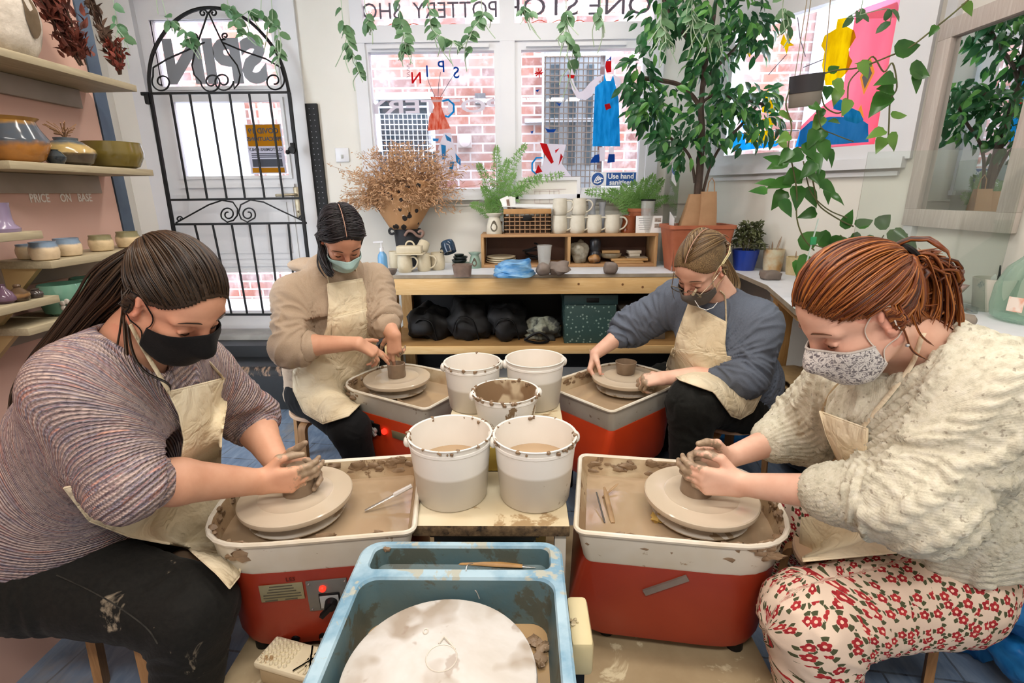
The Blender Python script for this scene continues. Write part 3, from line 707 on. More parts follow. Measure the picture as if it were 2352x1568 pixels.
def wheel(center, ang, label, mred, seed, L0=.335, L1=.205, W=.395, FT=.122, panel=None, bz=.162, plate=False, chamfer=True):
 """center = axis of the wheelhead (x,y); ang = direction of the potter's end"""
 cx, cy = center
 root = thing('pottery_wheel_unit', label, 'pottery wheel', (cx, cy, .03), ang, 'red pottery wheels')
 T = Matrix.Translation((cx, cy, 0)) @ Matrix.Rotation(ang, 4, 'Z')
 P = dshape(L0, L1, W, .028)
 n = len(P)
 g = G(); g.M = T
 outer = [ring(P, RZ - .098, .93, 0, -.004), ring(P, RZ - .09, .935, 0, -.002), ring(P, RZ - .012, 1, 0, -.007), ring(P, RZ - .010, 1, 0, 0)]
 g.loft(outer, cap=False, mi=0)
 g.loft([ring(P, RZ - .010, 1, 0, 0), ring(P, RZ - .003, 1, 0, .003), ring(P, RZ + .002, 1, 0, 0), ring(P, RZ + .002, 1, 0, -.006), ring(P, RZ - .002, 1, 0, -.010)], cap=False, mi=1)
 g.loft([ring(P, RZ - .002, 1, 0, -.010), ring(P, RZ - .03, .985, 0, -.013), ring(P, RZ - .085, .94, 0, -.016), ring(P, RZ - .088, .90, 0, -.018)], cap=False, mi=2)
 r0 = ring(P, RZ - .098, .93, 0, -.004); g.add(r0, [tuple(range(n - 1, -1, -1))], 0)
 r1 = ring(P, RZ - .088, .90, 0, -.018); g.add(r1, [tuple(range(n))], 2)
 g.build('splash_tray', [m_tray, m_rim, m_trayin], root)
 g = G(); g.M = T; g.add(ring(P, RZ - .060, .955, 0, -.012), [tuple(range(n))]); g.build('slip', m_slip, root)
 rnd = random.Random(seed); g = G(); g.M = T
 for side in (1, -1) if seed % 2 else (1,):
  for k in range(46):
   x = rnd.uniform(-L0 + .03, L1 - .06); y = side * (W / 2 - .014 - rnd.random() * .004); z = RZ - rnd.choice((.004, .01, .02, .03, .04)) - rnd.random() * .01
   if abs(x) > L1 - .1 and x > 0: y *= .93
   q = rnd.uniform(.004, .011); g.ball((x, y, z), (q * 2.2, q * .5, q), 8, wob=.8, seed=k)
 for k in range(34):
  a = rnd.uniform(-1.25, 1.25); ca, sa = math.cos(a), math.sin(a)
  ra = L1; x = (L1 - W / 2) + (W / 2) * abs(ca) ** .72 - .014; y = W / 2 * math.copysign(abs(sa) ** .72, sa) * .95
  q = rnd.uniform(.005, .012); g.ball((x, y, RZ - rnd.uniform(0, .03)), (q * .8, q, q * .8), 8, wob=.8, seed=k + 50)
 o = g.build('clay_crust', m_mud, root); o['kind'] = 'stuff'
 g = G(); g.M = T
 B = dshape(L0 - .015, L1 - .015, W - .02, .03)
 zs = [(RZ - .098, .97), (RZ - .12, .975), (bz + .10, .93), (bz + .03, .91), (bz, .86)]
 rings = []
 for z, s in zs:
  R_ = ring(B, z, s)
  if chamfer:  # square end slopes outward below the tray
   t = max(0, min(1, (RZ - .10 - z) / .16))
   R_ = [V((p.x - (.055 * t if p.x < -L0 + .06 else 0), p.y, p.z)) for p in R_]
  rings.append(R_)
 g.loft(rings, cap=True); g.build('wheel_body', mred, root, smooth=35)
 for x in (-.24, .1):
  for y in (-.11, .11): g = G(); g.M = T; g.cyl((x, y, FT), (x, y, bz + .01), .022, n=12); g.build('foot', m_black, root)
 g = G(); g.M = T; g.lathe([(.055, RZ - .088), (.055, RZ - .055), (.125, RZ - .045), (.128, RZ - .040), (.06, RZ - .028), (.03, RZ - .02), (.03, RZ - .005)], n=40); g.build('hub', m_cone, root)
 g = G(); g.M = T; g.lathe([(.0, RZ - .008), (.140, RZ - .008), (.147, RZ - .004), (.1495, RZ + .002), (.1490, RZ + .010), (.146, RZ + .0125), (.10, RZ + .0128), (.097, RZ + .0138), (.094, RZ + .0128), (.07, RZ + .013), (.0, RZ + .0135)], n=64); g.build('wheelhead', m_head, root, smooth=30)
 return root, T
HZ = RZ + .0135       # top of a wheelhead
C1 = at(680, 1131, z=HZ); C4 = at(1610, 1131, z=HZ); C2 = at(912, 864, z=HZ); C3 = at(1437, 862, z=HZ)
A1, A4, A2, A3 = rad(188), rad(-8), rad(150), rad(41)
w1, T1 = wheel(C1[:2], A1, 'dark red pottery wheel with control plate, used by woman in striped knit', m_red, 1, plate=True)
w4, T4 = wheel(C4[:2], A4, 'dark red pottery wheel used by woman in floral trousers', m_red, 3)
w2, T2 = wheel(C2[:2], A2, 'orange red pottery wheel used by woman in beige hoodie', m_orange, 4, FT=.002)
w3, T3 = wheel(C3[:2], A3, 'orange red pottery wheel used by woman in grey sweatshirt and glasses', m_orange, 6, FT=.002)
m_plate = mat('control_plate_grey', '#77756f', '#6c6a65', 8, .45, .3, bump=.05); m_label = mat('rating_label', '#a39a78', '#8f8868', 10, .4, .4)
m_labink = mat('label_ink', '#4b4636', None, 4, .6); m_screw = mat('screw_chrome', '#c9c9c9', None, 3, .25, .9)
m_led = NT('red_pilot_light'); m_led.bsdf('#ff2418', .3, 0, None, Emission_Color=rgba('#ff2a1a'), Emission_Strength=1.6); m_led = m_led.m
def side_y(T, x, z, W=.395):  # approx face of the body on local +y side
 t = (RZ - .12 - z) / (RZ - .12 - .215); s = .975 - .045 * max(0, t); return (W - .02) / 2 * s
def on_side(x, z, out=0.0): return V((x, side_y(None, x, z) + out, z))
sf = (on_side(0, .22) - on_side(0, .36)).normalized()   # down along face
FN = V((0, -sf.z, sf.y)); FN = V((0, abs(FN.y), FN.z if FN.y > 0 else -FN.z)); 
def face_box(g, x, z, w, h, d, bev=.002, mi=0):
 c = on_side(x, z, d / 2); M_ = Matrix((V((1, 0, 0)), FN, -sf)).transposed(); g.box(c, (w, d, h), M=M_, bev=bev, mi=mi)
def controls(root, T, x_panel, plate=True, panel=True):
 if plate:
  g = G(); g.M = T; face_box(g, x_panel + .105, .345, .105, .052, .002, .0006); lb = g.build('rating_label', m_label, root)
  g = G(); g.M = T
  for k, (w_, x_) in enumerate(((.055, 0), (.06, 0), (.07, 0), (.09, 0), (.092, 0), (.03, .028), (.03, -.02))):
   z_ = .365 - min(k, 5) * .0085; face_box(g, x_panel + .105 + x_, z_, w_, .0028, .0030, .0004)
  g.build('label_print', m_labink, lb, smooth=False)
 g = G(); g.M = T; face_box(g, x_panel - .005, .325, .10, .095, .004, .001); pl = g.build('control_plate', m_plate, root)
 for dx, dz in ((.042, .04), (.042, -.04), (-.046, .04), (-.046, -.04)):
  c = on_side(x_panel - .005 + dx, .325 + dz, .005); g = G(); g.M = T; g.ball(c, .003, 8); g.build('screw', m_screw, pl)
 c = on_side(x_panel + .005, .349, .004); g = G(); g.M = T; g.tube([c, c + FN * .006, c + FN * .009], [.0085, .0085, .005], 16); g.build('pilot_light', m_led, root)
 g = G(); g.M = T; face_box(g, x_panel - .008, .308, .052, .048, .008, .003); sw_ = g.build('switch_plate', m_black, root)
 g = G(); g.M = T; face_box(g, x_panel - .008, .307, .046, .040, .0088, .001); g.build('switch_face', mat('switch_face', '#aeb0b0', None, 3, .35, .3), sw_)
 c = on_side(x_panel - .012, .305, .008); g = G(); g.M = T; g.tube([c, c + FN * .018], [.016, .014], 20); A = c + FN * .016
 g.bar(A + V((-.012, 0, .010)), A + V((.024, 0, -.026)), .011, .012, up=tuple(FN)); g.build('switch_knob', m_black, sw_)
controls(w1, T1, .0 - .10)
text_obj('LES', .016, T1 @ frame_m(on_side(-.02, .382, .0012), (-1, 0, 0), (0, 0, 1)), mat('faded_ink', '#5e1c12', None, 3, .6), 'marking', w1)
for x in (-.005, -.075): c = on_side(x, .185, -.004); g = G(); g.M = T1; g.tube([c, c + FN * .006], [.011, .010], 16); g.build('cable_hole', m_black, w1)
m_cable = mat('grey_cable', '#6d675f', '#7d776e', 8, .5)
g = G(); g.M = T1; c = on_side(-.075, .185, .004); g.tube(spline([c, c + FN * .02 + V((0, 0, -.03)), c + FN * .02 + V((0, .01, -.09)), c + FN * .04 + V((0, .02, -.128))], 5), .006, 8); g.build('cable', m_cable, w1)
g = G(); g.M = T2; face_box(g, .03, .352, .11, .045, .003, .001); tp = g.build('tape_patch', mat('dark_tape', '#2c2b2c', '#3a393a', 8, .5), w2)
g = G(); g.M = T2; face_box(g, -.035, .34, .05, .05, .008, .002); sp_ = g.build('switch_plate', m_black, w2)
c = on_side(-.035, .335, .008); g = G(); g.M = T2; g.tube([c, c + FN * .015], [.013, .012], 16); A = c + FN * .012; g.bar(A + V((.012, 0, .014)), A + V((-.012, 0, -.018)), .009, .012, up=tuple(FN)); g.build('switch_knob', mat('switch_knob_grey', '#8d8d8a', None, 3, .4), sp_)
c = on_side(-.085, .34, .0); g = G(); g.M = T2; g.tube([c, c + FN * .010, c + FN * .014], [.013, .013, .008], 16); g.build('pilot_light', m_led, w2)
g = G(); g.M = T2; face_box(g, -.165, .338, .08, .035, .002, .001); g.build('rating_label', m_label, w2)
g = G(); g.M = T4; a, b = V((-.155, -side_y(None, 0, .30) - .004, .327)), V((-.055, -side_y(None, 0, .37) - .004, .388)); g.bar(a, b, .016, .006, up=(0, 1, 0)); g.build('clay_strip', m_clayd, w4)
def stick(name, label, a, b, r, m, cat='tool', flat=.5, tip=.4):
 t = thing(name, label, cat, (V(a) + V(b)) / 2); g = G(); a, b = V(a), V(b)
 g.tube([a, a.lerp(b, .1), a.lerp(b, .8), b], [r * .8, r, r, r * tip], 8, flat=flat); g.build('shaft', m, t); return t
m_steelt = mat('wet_steel', '#c5c3c0', '#a8a39c', 20, .2, .8); m_woodt = mat('wet_tool_wood', '#a98a63', '#8f7150', 20, .45)
SZ = RZ - .060
t = stick('needle_tool', 'thin silvery tool resting in slip and on rim, dark red wheel of striped knit woman', at(838, 1172, z=SZ + .006), at(944, 1116, z=RZ - .01), .0045, m_steelt, tip=.3)
g = G(); a, b = at(838, 1172, z=SZ + .006), at(944, 1116, z=RZ - .01); g.tube([a.lerp(b, .62), a.lerp(b, .66), a.lerp(b, 1.02)], [.006, .0075, .0065], 8); g.build('grip', mat('clear_grip', '#d8d4d0', None, 3, .15), t)
stick('steel_pin_tool', 'dark thin tool standing in slip, nearest to buckets in floral trousers wheel', at(1389, 1200, z=SZ + .002), at(1370, 1130, z=SZ + .03), .0025, mat('dark_rod', '#4c4741', None, 4, .4), tip=.8)
stick('wooden_rib_tool', 'flat wooden tool half sunk in slip beside dark pin tool', at(1408, 1200, z=SZ + .002), at(1388, 1118, z=SZ + .02), .007, m_woodt, flat=.3)
stick('loop_tool', 'short wooden tool lying in slip near far wall of floral trousers wheel', at(1384, 1142, z=SZ + .002), at(1420, 1110, z=SZ + .02), .004, m_woodt)
sp_ = thing('sponge', 'small yellow sponge under rim of wheelhead, floral trousers wheel', 'sponge', at(1512, 1192, z=SZ))
g = G(); g.ball(at(1512, 1190, z=SZ + .008), (.02, .016, .013), 14, wob=.5, seed=3); g.build('sponge_body', mat('yellow_sponge', '#c9a85c', '#b5934b', 30, .8, bump=.5, bscale=90), sp_)
m_board = mat('dirty_board', '#b7a482', '#a08c6b', 4, .7, bump=.2, bscale=14, splat=.6, spat_c='#d3c6a4', sscale=6, detail=6)
pt = thing('base_board', 'clay-smeared board on floor under pottery wheels', 'board', (0, 1.2, 0))
PZ = .12
g = G(); g.prism([(-.765, .80), (-.385, .80), (-.385, .985), (.19, .985), (.19, .80), (.63, .80), (.63, 1.62), (-.765, 1.62)], .001, PZ); g.build('board_panel', m_board, pt)
m_chip = mat('chipboard_edge', '#7b6548', '#4d3d2b', 60, .8, bump=.4, bscale=90, splat=.62, spat_c='#2b241c', sscale=60)
m_top = mat('board_top', '#e3d7ba', '#d3c3a0', 4, .5, splat=.57, spat_c='#a58a64', sscale=5, bump=.05)
def board(name, label, x0, x1, y0, y1, z0, z1, cat='board'):
 t = thing(name, label, cat, ((x0 + x1) / 2, (y0 + y1) / 2, z0)); g = G()
 g.box(((x0 + x1) / 2, (y0 + y1) / 2, (z0 + z1) / 2), (x1 - x0, y1 - y0, z1 - z0), bev=.003)
 for i in range(len(g.f)):
  c = sum((V(g.v[k]) for k in g.f[i]), V()) / len(g.f[i]); g.m[i] = 0 if c.z > z1 - .001 else 1
 g.build('board_panel', [m_top, m_chip], t); return t
BZ = .485
f0 = at(946, 1207, z=BZ); f1 = at(1309, 1209, z=BZ)
YB = at(1130, 1085, z=BZ).y
board('bucket_board', 'stained chipboard plank under two front buckets between dark red wheels', f0.x, f1.x, f0.y, YB + .02, BZ - .032, BZ)
BZ2 = .565
t = board('raised_bucket_board', 'cream board under rear buckets, one step above stained plank', at(1035, 950, z=BZ2).x, at(1290, 950, z=BZ2).x, YB + .03, YB + .62, BZ2 - .03, BZ2)
m_tile = NT('dark_tile_front'); vec = m_tile.coord('Object'); vo = m_tile.n('ShaderNodeTexVoronoi'); vo.inputs['Scale'].default_value = 26; m_tile.l(vec, vo.inputs['Vector'])
m_tile.bsdf(m_tile.ramp(vo.outputs['Distance'], [(.10, '#6d7a78'), (.14, '#18211f'), (1, '#121917')]), .5); m_tile = m_tile.m
bxs = thing('storage_box', 'dark speckled box holding up stained bucket plank', 'box', ((f0.x + f1.x) / 2, f0.y + .16, PZ))
g = G(); g.box(((f0.x + f1.x) / 2 - .02, f0.y + .155, (PZ + BZ - .033) / 2), (f1.x - f0.x - .13, .22, BZ - .034 - PZ), bev=.004); g.build('box_body', m_tile, bxs)
g = G(); g.box(((f0.x + f1.x) / 2 - .02, f0.y + .155, BZ - .05), (f1.x - f0.x - .11, .235, .03), bev=.004); g.build('box_lid', mat('box_lid_black', '#191d1c', None, 5, .5), bxs)
lp = thing('white_post', 'clay-spotted white post under right corner of stained bucket plank', 'post', (f1.x - .03, f0.y + .035, PZ))
g = G(); g.box((f1.x - .022, f0.y + .03, (PZ + BZ - .033) / 2), (.03, .03, BZ - .034 - PZ), bev=.002); g.build('post_shaft', m_tray, lp)
bxs = thing('bench_box', 'plain pale box carrying raised cream board between buckets', 'box', (0, YB + .35, PZ))
m_butter = mat('butter_paint', '#dcc98c', '#cdb878', 5, .6)
g = G(); g.box(((f0.x + f1.x) / 2 - .01, YB + .2, (PZ + BZ2 - .031) / 2), (.34, .24, BZ2 - .032 - PZ), bev=.004); g.build('box_body', m_butter, bxs)
cb_ = thing('yellow_bar', 'yellow block wedged between front buckets and raised board', 'block', at(1135, 1060, y=YB + .005))
g = G(); g.box(((f0.x + f1.x) / 2, YB + .012, BZ + .042), (.36, .016, .080), bev=.004); g.build('block_body', mat('yellow_bar', '#d8bd5c', '#c7a94c', 5, .5, bump=.1), cb_)
def bucket_mat(name, zl, splat):
 """translucent white pail: the slip inside tints the wall up to its own level"""
 t = NT(name); tc = t.n('ShaderNodeTexCoord'); sep = t.n('ShaderNodeSeparateXYZ'); t.l(tc.outputs['Object'], sep.inputs[0])
 f = t.noise(tc.outputs['Object'], 10, 6, .65, .4)
 col = t.mix(t.ramp(t.math('SUBTRACT', sep.outputs[2], zl - .5), [(.497, 1.0), (.503, 0.0)]), '#f3f1ec', '#cdc6b9')
 if splat: col = t.mix(t.ramp(f, [(splat, 0.0), (splat + .02, 1.0)]), col, '#8c7458')
 t.bsdf(col, .35, 0, None, Specular_IOR_Level=.4); return t.m
m_bin = mat('bucket_inside', '#f3f0ea', '#e8e4dc', 4, .35, splat=.69, spat_c='#9a8264', sscale=9)
m_bind = mat('bucket_inside_clay', '#8a7054', '#c9b89a', 5, .4, lo=.5, hi=.53, bump=.3, bscale=20, splat=.62, spat_c='#ece5d6', sscale=3.2)
m_lip = mat('bucket_lip', '#eeebe5', '#e2ddd2', 6, .35, splat=.62, spat_c='#8f785a', sscale=14)
m_water = mat('slip_bucket', '#b59a78', '#ac9070', 3, .1)
def bucket(px, py, zb, dpx, label, level=.55, splat=.68, H=None, inside=None, rtop=None, taper=.86, seed=0, lipdirty=0, yy=None):
 base = at(px, py, z=zb)
 tdist = (base - CAM_P).dot(CAM_R @ V((0, 0, -1)))
 r = rtop or dpx * tdist * .925 / F_PX / 2; H = H or r * 1.68
 t = thing('bucket', label, 'bucket', base, 0, 'white clay buckets')
 m = bucket_mat('bucket_plastic_%d' % seed, H * level, splat)
 rb = r * taper
 g = G(); g.lathe([(rb - .008, .0), (rb - .002, .003), (rb, .008), (r * .975, H * .86), (r * .985, H * .865), (r * 1.0, H * .875), (r * 1.0, H * .915), (r * .985, H * .92)], base, 48, mi=0, cap=False); g.add(g.v[:48], [tuple(range(47, -1, -1))], 0)
 g.lathe([(r * .985, H * .92), (r * .99, H * .98), (r * 1.015, H * .985), (r * 1.02, H), (r * .99, H * 1.005), (r * .965, H * .995)], base, 48, mi=1, cap=False)
 g.lathe([(r * .965, H * .995), (rb - .006, .01), (0, .01)], base, 48, mi=2, cap=False)
 g.build('pail', [m, m_lip, inside or m_bin], t, smooth=40)
 rl = rb + (r * .965 - rb) * level
 g = G(); g.lathe([(0, H * level), (rl - .003, H * level)], base, 40, cap=False); g.build('slip', m_water, t)
 for sgn in (-1, 1):
  g = G(); a = rad(8) + (0 if sgn > 0 else math.pi); c = base + V((r * math.cos(a) * 1.01, r * math.sin(a) * 1.01, H * .9)); g.ball(c, (.012, .02, .016), 12); g.build('handle_lug', m_lip, t)
 if lipdirty:
  rnd = random.Random(seed); g = G()
  for k in range(lipdirty):
   a = rnd.uniform(0, 6.28); q = rnd.uniform(.0035, .008); rr = r * rnd.choice((.97, 1.0, 1.015)); g.ball(base + V((rr * math.cos(a), rr * math.sin(a), H * rnd.uniform(.93, 1.0))), (q, q, q * .8), 7, wob=.7, seed=k)
  o = g.build('clay_crust', m_mud, t); o['kind'] = 'stuff'
 return t
bucket(1040, 1132, BZ, 168 * 1.18, 'white bucket of slip with clay-lined lip, front pair, beside left-hand wheel', .52, .71, seed=1, lipdirty=24)
bucket(1228, 1134, BZ, 168 * 1.18, 'white bucket of slip with brown flecks, front pair, beside floral trousers wheel', .56, .64, seed=2, lipdirty=30)
bucket(1088, 930, BZ2, 116 * 1.18, 'white bucket behind small dirty tub, nearest beige hoodie woman', .50, .71, seed=3, lipdirty=16)
bucket(1228, 926, BZ2, 122 * 1.16, 'clean white bucket behind small dirty tub, nearest grey sweatshirt woman', .62, .8, seed=4)
bucket(1163, 985, BZ2, 150, 'small white tub caked with brown clay, centre of all buckets', .12, .56, seed=5, inside=m_bind, lipdirty=60, taper=.80, rtop=.105, H=.135)
m_bluep = mat('blue_tray_plastic', '#a3bfcd', '#7299b0', 9, .45, splat=.55, spat_c='#a9aca0', sscale=13, lo=.4, hi=.6, bump=.1, bscale=20, detail=5)
m_bluein = mat('blue_tray_clayed', '#4b6a74', '#5d6a64', 5, .5, splat=.52, spat_c='#4f544b', sscale=10, bump=.3, bscale=24, detail=6)
BRZ = .53
b0 = at(866, 1240, z=BRZ); b1 = at(1283, 1245, z=BRZ)
bx0, bx1, by1 = at(836, 1260, z=BRZ).x - .005, at(1290, 1260, z=BRZ).x, b0.y
by0 = by1 - .74
blue = thing('blue_tray_wheel', 'pottery wheel with blue clay-smeared plastic tray in front of camera', 'pottery wheel', ((bx0 + bx1) / 2, (by0 + by1) / 2, .0))
def rrect(x0, x1, y0, y1, r, z, n=6):
 P = []
 for cx_, cy_, a0 in ((x1 - r, y1 - r, 0), (x0 + r, y1 - r, 90), (x0 + r, y0 + r, 180), (x1 - r, y0 + r, 270)):
  for k in range(n + 1): a = rad(a0 + 90 * k / n); P.append(V((cx_ + r * math.cos(a), cy_ + r * math.sin(a), z)))
 return P
SY = by1 - .105          # divider
i_ = .022
g = G()
g.loft([rrect(bx0 + .03, bx1 - .03, by0 + .03, by1 - .03, .05, BRZ - .17), rrect(bx0 + .008, bx1 - .008, by0 + .008, by1 - .008, .045, BRZ - .02), rrect(bx0, bx1, by0, by1, .045, BRZ - .016), rrect(bx0, bx1, by0, by1, .045, BRZ - .004), rrect(bx0 + .005, bx1 - .005, by0 + .005, by1 - .005, .042, BRZ)], cap=False, mi=0)
big = rrect(bx0 + i_ + .004, bx1 - i_, by0 + i_, SY - .012, .035, BRZ - .003); sml = rrect(bx0 + i_ + .006, bx1 - i_ - .004, SY + .010, by1 - i_ * .8, .02, BRZ - .003)
top = rrect(bx0 + .005, bx1 - .005, by0 + .005, by1 - .005, .042, BRZ)
g2 = bmesh.new()
def loop(bm, pts): 
 vs = [bm.verts.new(p) for p in pts]; return [bm.edges.new((vs[i], vs[(i + 1) % len(vs)])) for i in range(len(vs))]
E = loop(g2, [V((p.x, p.y, BRZ)) for p in top]) + loop(g2, [V((p.x, p.y, BRZ)) for p in big]) + loop(g2, [V((p.x, p.y, BRZ)) for p in sml])
bmesh.ops.triangle_fill(g2, edges=E, use_beauty=True, use_dissolve=False); g2.verts.index_update()
fs = []
for f in g2.faces:
 f.normal_update(); idx = [v.index for v in f.verts]; fs.append(idx if f.normal.z > 0 else idx[::-1])
g.add([v.co.copy() for v in g2.verts], fs, 0); g2.free()
def pocket(x0, x1, y0, y1, r, depth, mi, ins=.02):
 A = rrect(x0, x1, y0, y1, r, BRZ); A2 = rrect(x0 + .003, x1 - .003, y0 + .003, y1 - .003, r, BRZ - .006); B = rrect(x0 + ins, x1 - ins, y0 + ins, y1 - ins, r, BRZ - depth + .01); B2 = rrect(x0 + ins + .01, x1 - ins - .01, y0 + ins + .01, y1 - ins - .01, r, BRZ - depth)
 g.loft([A, A2], cap=False, mi=0); g.loft([A2, B, B2], cap=False, mi=mi); g.add(B2, [tuple(range(len(B2)))], mi)
pocket(bx0 + i_ + .004, bx1 - i_, by0 + i_, SY - .012, .035, .15, 1); pocket(bx0 + i_ + .006, bx1 - i_ - .004, SY + .010, by1 - i_ * .8, .02, .055, 1, .008)
g.build('tray', [m_bluep, m_bluein], blue, smooth=35)
g = G(); g.add(rrect(bx0 + i_ + .02, bx1 - i_ - .014, by0 + i_ + .014, SY - .026, .035, BRZ - .105), [tuple(range(28))]); g.build('slip', mat('slip_tan', '#b3946b', '#a98a62', 3, .12), blue)
c0 = at(1006, 1372, z=BRZ - .03); RB = .172; bc = V(((at(790, 1560, z=BRZ - .03).x + at(1222, 1560, z=BRZ - .03).x) / 2, c0.y - RB, 0))
def bat_mat():
 t = NT('bat_white_smeared'); vec = t.coord('Object'); f = t.noise(vec, 4, 5, .6, .8)
 c = t.ramp(f, [(.35, '#d2d0cc'), (.6, '#bfb9b0')])
 w_ = t.n('ShaderNodeTexWave'); w_.wave_type = 'RINGS'; w_.inputs['Scale'].default_value = 5; w_.inputs['Distortion'].default_value = 9; w_.inputs['Detail'].default_value = 3; t.l(vec, w_.inputs['Vector'])
 k = t.math('MULTIPLY', t.ramp(w_.outputs['Fac'], [(.55, 0.0), (.8, 1.0)]), t.ramp(t.noise(vec, 6, 3), [(.44, 0.0), (.56, .8)]))
 c = t.mix(k, c, '#9c8c79')
 c = t.mix(t.ramp(t.noise(t.coord('Object', (1, 1, 1), (0, 0, 2)), 15, 3, .6), [(.62, 0.0), (.66, .6)]), c, '#9a8878')
 t.bsdf(c, .4, 0, t.bump(w_.outputs['Fac'], .06, .002)); return t.m
g = G(); g.lathe([(.0, BRZ - .055), (RB - .02, BRZ - .055), (RB - .004, BRZ - .048), (RB, BRZ - .04), (RB - .002, BRZ - .032), (RB - .006, BRZ - .030), (0, BRZ - .030)], (bc.x, bc.y, 0), 72); g.build('wheelhead', bat_mat(), blue, smooth=30)
g = G(); g.cyl((bc.x, bc.y, BRZ - .15), (bc.x, bc.y, BRZ - .05), .04, n=24); g.build('shaft', m_black, blue)
g = G(); 
rr = [bc + V((.028 * math.cos(a), .028 * math.sin(a) + .03, BRZ - .0295)) for a in np.linspace(0, 6.28, 25)]
g.tube(rr[:-1], .0012, 5, closed=True)
rr = [V((c0.x - .01, c0.y - .085, BRZ - .029)) + V((.0045 * math.cos(a), .006 * math.sin(a), 0)) for a in np.linspace(0, 6.28, 15)]; g.tube(rr[:-1], .0012, 5, closed=True)
p0 = at(1008, 1478, z=BRZ - .029); g.tube([p0, at(1020, 1462, z=BRZ - .028), at(1034, 1476, z=BRZ - .028), at(1046, 1490, z=BRZ - .029)], [.002, .003, .0025, .001], 6); g.build('slip_trail', mat('slip_pale', '#cfc8bc', None, 5, .3), blue)
g = G(); g.box(((bx0 + bx1) / 2, (by0 + by1) / 2, .25), (.30, .46, .24), bev=.02); g.build('motor_box', mat('grey_metal_box', '#9d9a90', '#8c897f', 4, .5), blue)
g = G()
for sx_ in (bx0 + .05, bx1 - .05):
 for sy_ in (by0 + .06, by1 - .16): g2l = G(); g2l.box((sx_, sy_, .18), (.035, .035, .36)); g2l.build('leg', mat('wheel_leg_black', '#1b1b1d', None, 3, .4), blue)
q = at(1240, 1480, z=BRZ - .08); g = G(); scraps(g, [at(1225 + 6 * k, 1468 + 4 * k, z=BRZ - .095) for k in range(6)] + [at(1240, 1500 + 6 * k, z=BRZ - .098) for k in range(5)] + [at(886 + 3 * k, 1254 + 3 * k, z=BRZ - .008) for k in range(3)], 5, (.006, .012)); o = g.build('clay_crust', m_mud, blue); o['kind'] = 'stuff'
g = G(); a, b = at(1166, 1412, z=BRZ - .100), at(1176, 1400, z=BRZ - .098); g.tube([a, b], .008, 10); g.build('clay_nub', m_woodt, blue)
kb = at(1325, 1460, z=.47); 
ar = thing('cream_block', 'cream clay-smeared block against right side of blue tray', 'block', (bx1 + .045, kb.y, 0))
x0, x1 = bx1 + .005, at(1364, 1470, z=.47).x; ya, yb = at(1330, 1480, z=.47).y, at(1330, 1366, z=.47).y
g = G(); g.box(((x0 + x1) / 2, (ya + yb) / 2, .43), (x1 - x0, yb - ya, .08), bev=.010); g.build('block_body', mat('cream_block', '#d8caa0', '#c8b88c', 5, .55, splat=.7, spat_c='#f0e6c8', sscale=10, bump=.1), ar)
g = G(); g.box(((x0 + x1) / 2 - .005, (ya + yb) / 2, .2), (.03, .06, .40)); g.build('post', m_black, ar)
g = G(); scraps(g, [at(1296 + 5 * k, 1420 + (k * 7) % 17, z=.472) for k in range(7)], 8, (.003, .006)); o = g.build('clay_scraps', mat('scraps_cream', '#d9cba6', '#8f7d5e', 30, .5), ar); o['kind'] = 'stuff'
kn = thing('trimming_knife', 'wooden handled knife lying in narrow pocket of blue tray', 'knife', at(1100, 1285, z=BRZ - .05))
a, b, c, d = at(978, 1285, z=BRZ - .047), at(1030, 1287, z=BRZ - .047), at(1060, 1288, z=BRZ - .045), at(1200, 1300, z=BRZ - .042)
g = G(); g.tube([a, b, c], .005, 8); g.build('tang', m_steelt, kn)
g = G(); g.tube([b, c, c.lerp(d, .25), c.lerp(d, .6), d], [.006, .013, .010, .009, .005], 10, flat=.6); g.build('handle', mat('tool_wood_light', '#b98e56', '#a27a47', 20, .5), kn)
g = G(); g.tube([d, d + (d - c).normalized() * .03], [.004, .001], 6, flat=.4); g.build('blade', m_steelt, kn)
wr = thing('cutting_wire', 'thin bent wire hanging from narrow pocket into blue tray', 'wire', at(1075, 1310, z=BRZ))
g = G(); g.tube(spline([at(1086, 1294, z=BRZ - .03), at(1075, 1297, z=BRZ + .004), at(1071, 1305, z=BRZ + .004), at(1072, 1320, z=BRZ - .006), at(1082, 1344, z=BRZ - .02), at(1094, 1358, z=BRZ - .03), at(1101, 1374, z=BRZ - .028)], 5), .0012, 5); g.build('wire_strand', mat('wire_steel', '#b8b5b0', None, 3, .3, .7), wr)
pz = .195
pc = at(668, 1508, z=pz); pd = thing('foot_pedal', 'cream foot pedal with studded and criss-cross grip, at foot of striped knit wheel', 'pedal', (pc.x, pc.y, PZ))
e0, e1, e2 = at(588, 1505, z=pz), at(636, 1458, z=pz), at(760, 1492, z=pz)
ux = (e2 - e1); Lp = ux.length; ux.normalize(); uy = V((-ux.y, ux.x, 0)); Wp = abs((e0 - e1).dot(uy)) + .02
Mp = Matrix.Translation(e1 - V((0, 0, 0))) @ Matrix((ux, uy, V((0, 0, 1)))).transposed().to_4x4()
m_ped = mat('cream_pedal', '#e6dcc0', '#d8cba8', 6, .5, splat=.58, spat_c='#a88a62', sscale=16)
g = G(); g.M = Mp; g.box((Lp / 2, -Wp / 2, -.008), (Lp, Wp, .02), bev=.007)
for i in range(7):
 for j in range(6): g.lathe([(.0045, .0), (.0045, .005), (.003, .0068), (0, .0068)], (.012 + i * .0125, -.012 - j * (Wp - .024) / 5 - (.003 if i % 2 else 0), .001), 8)
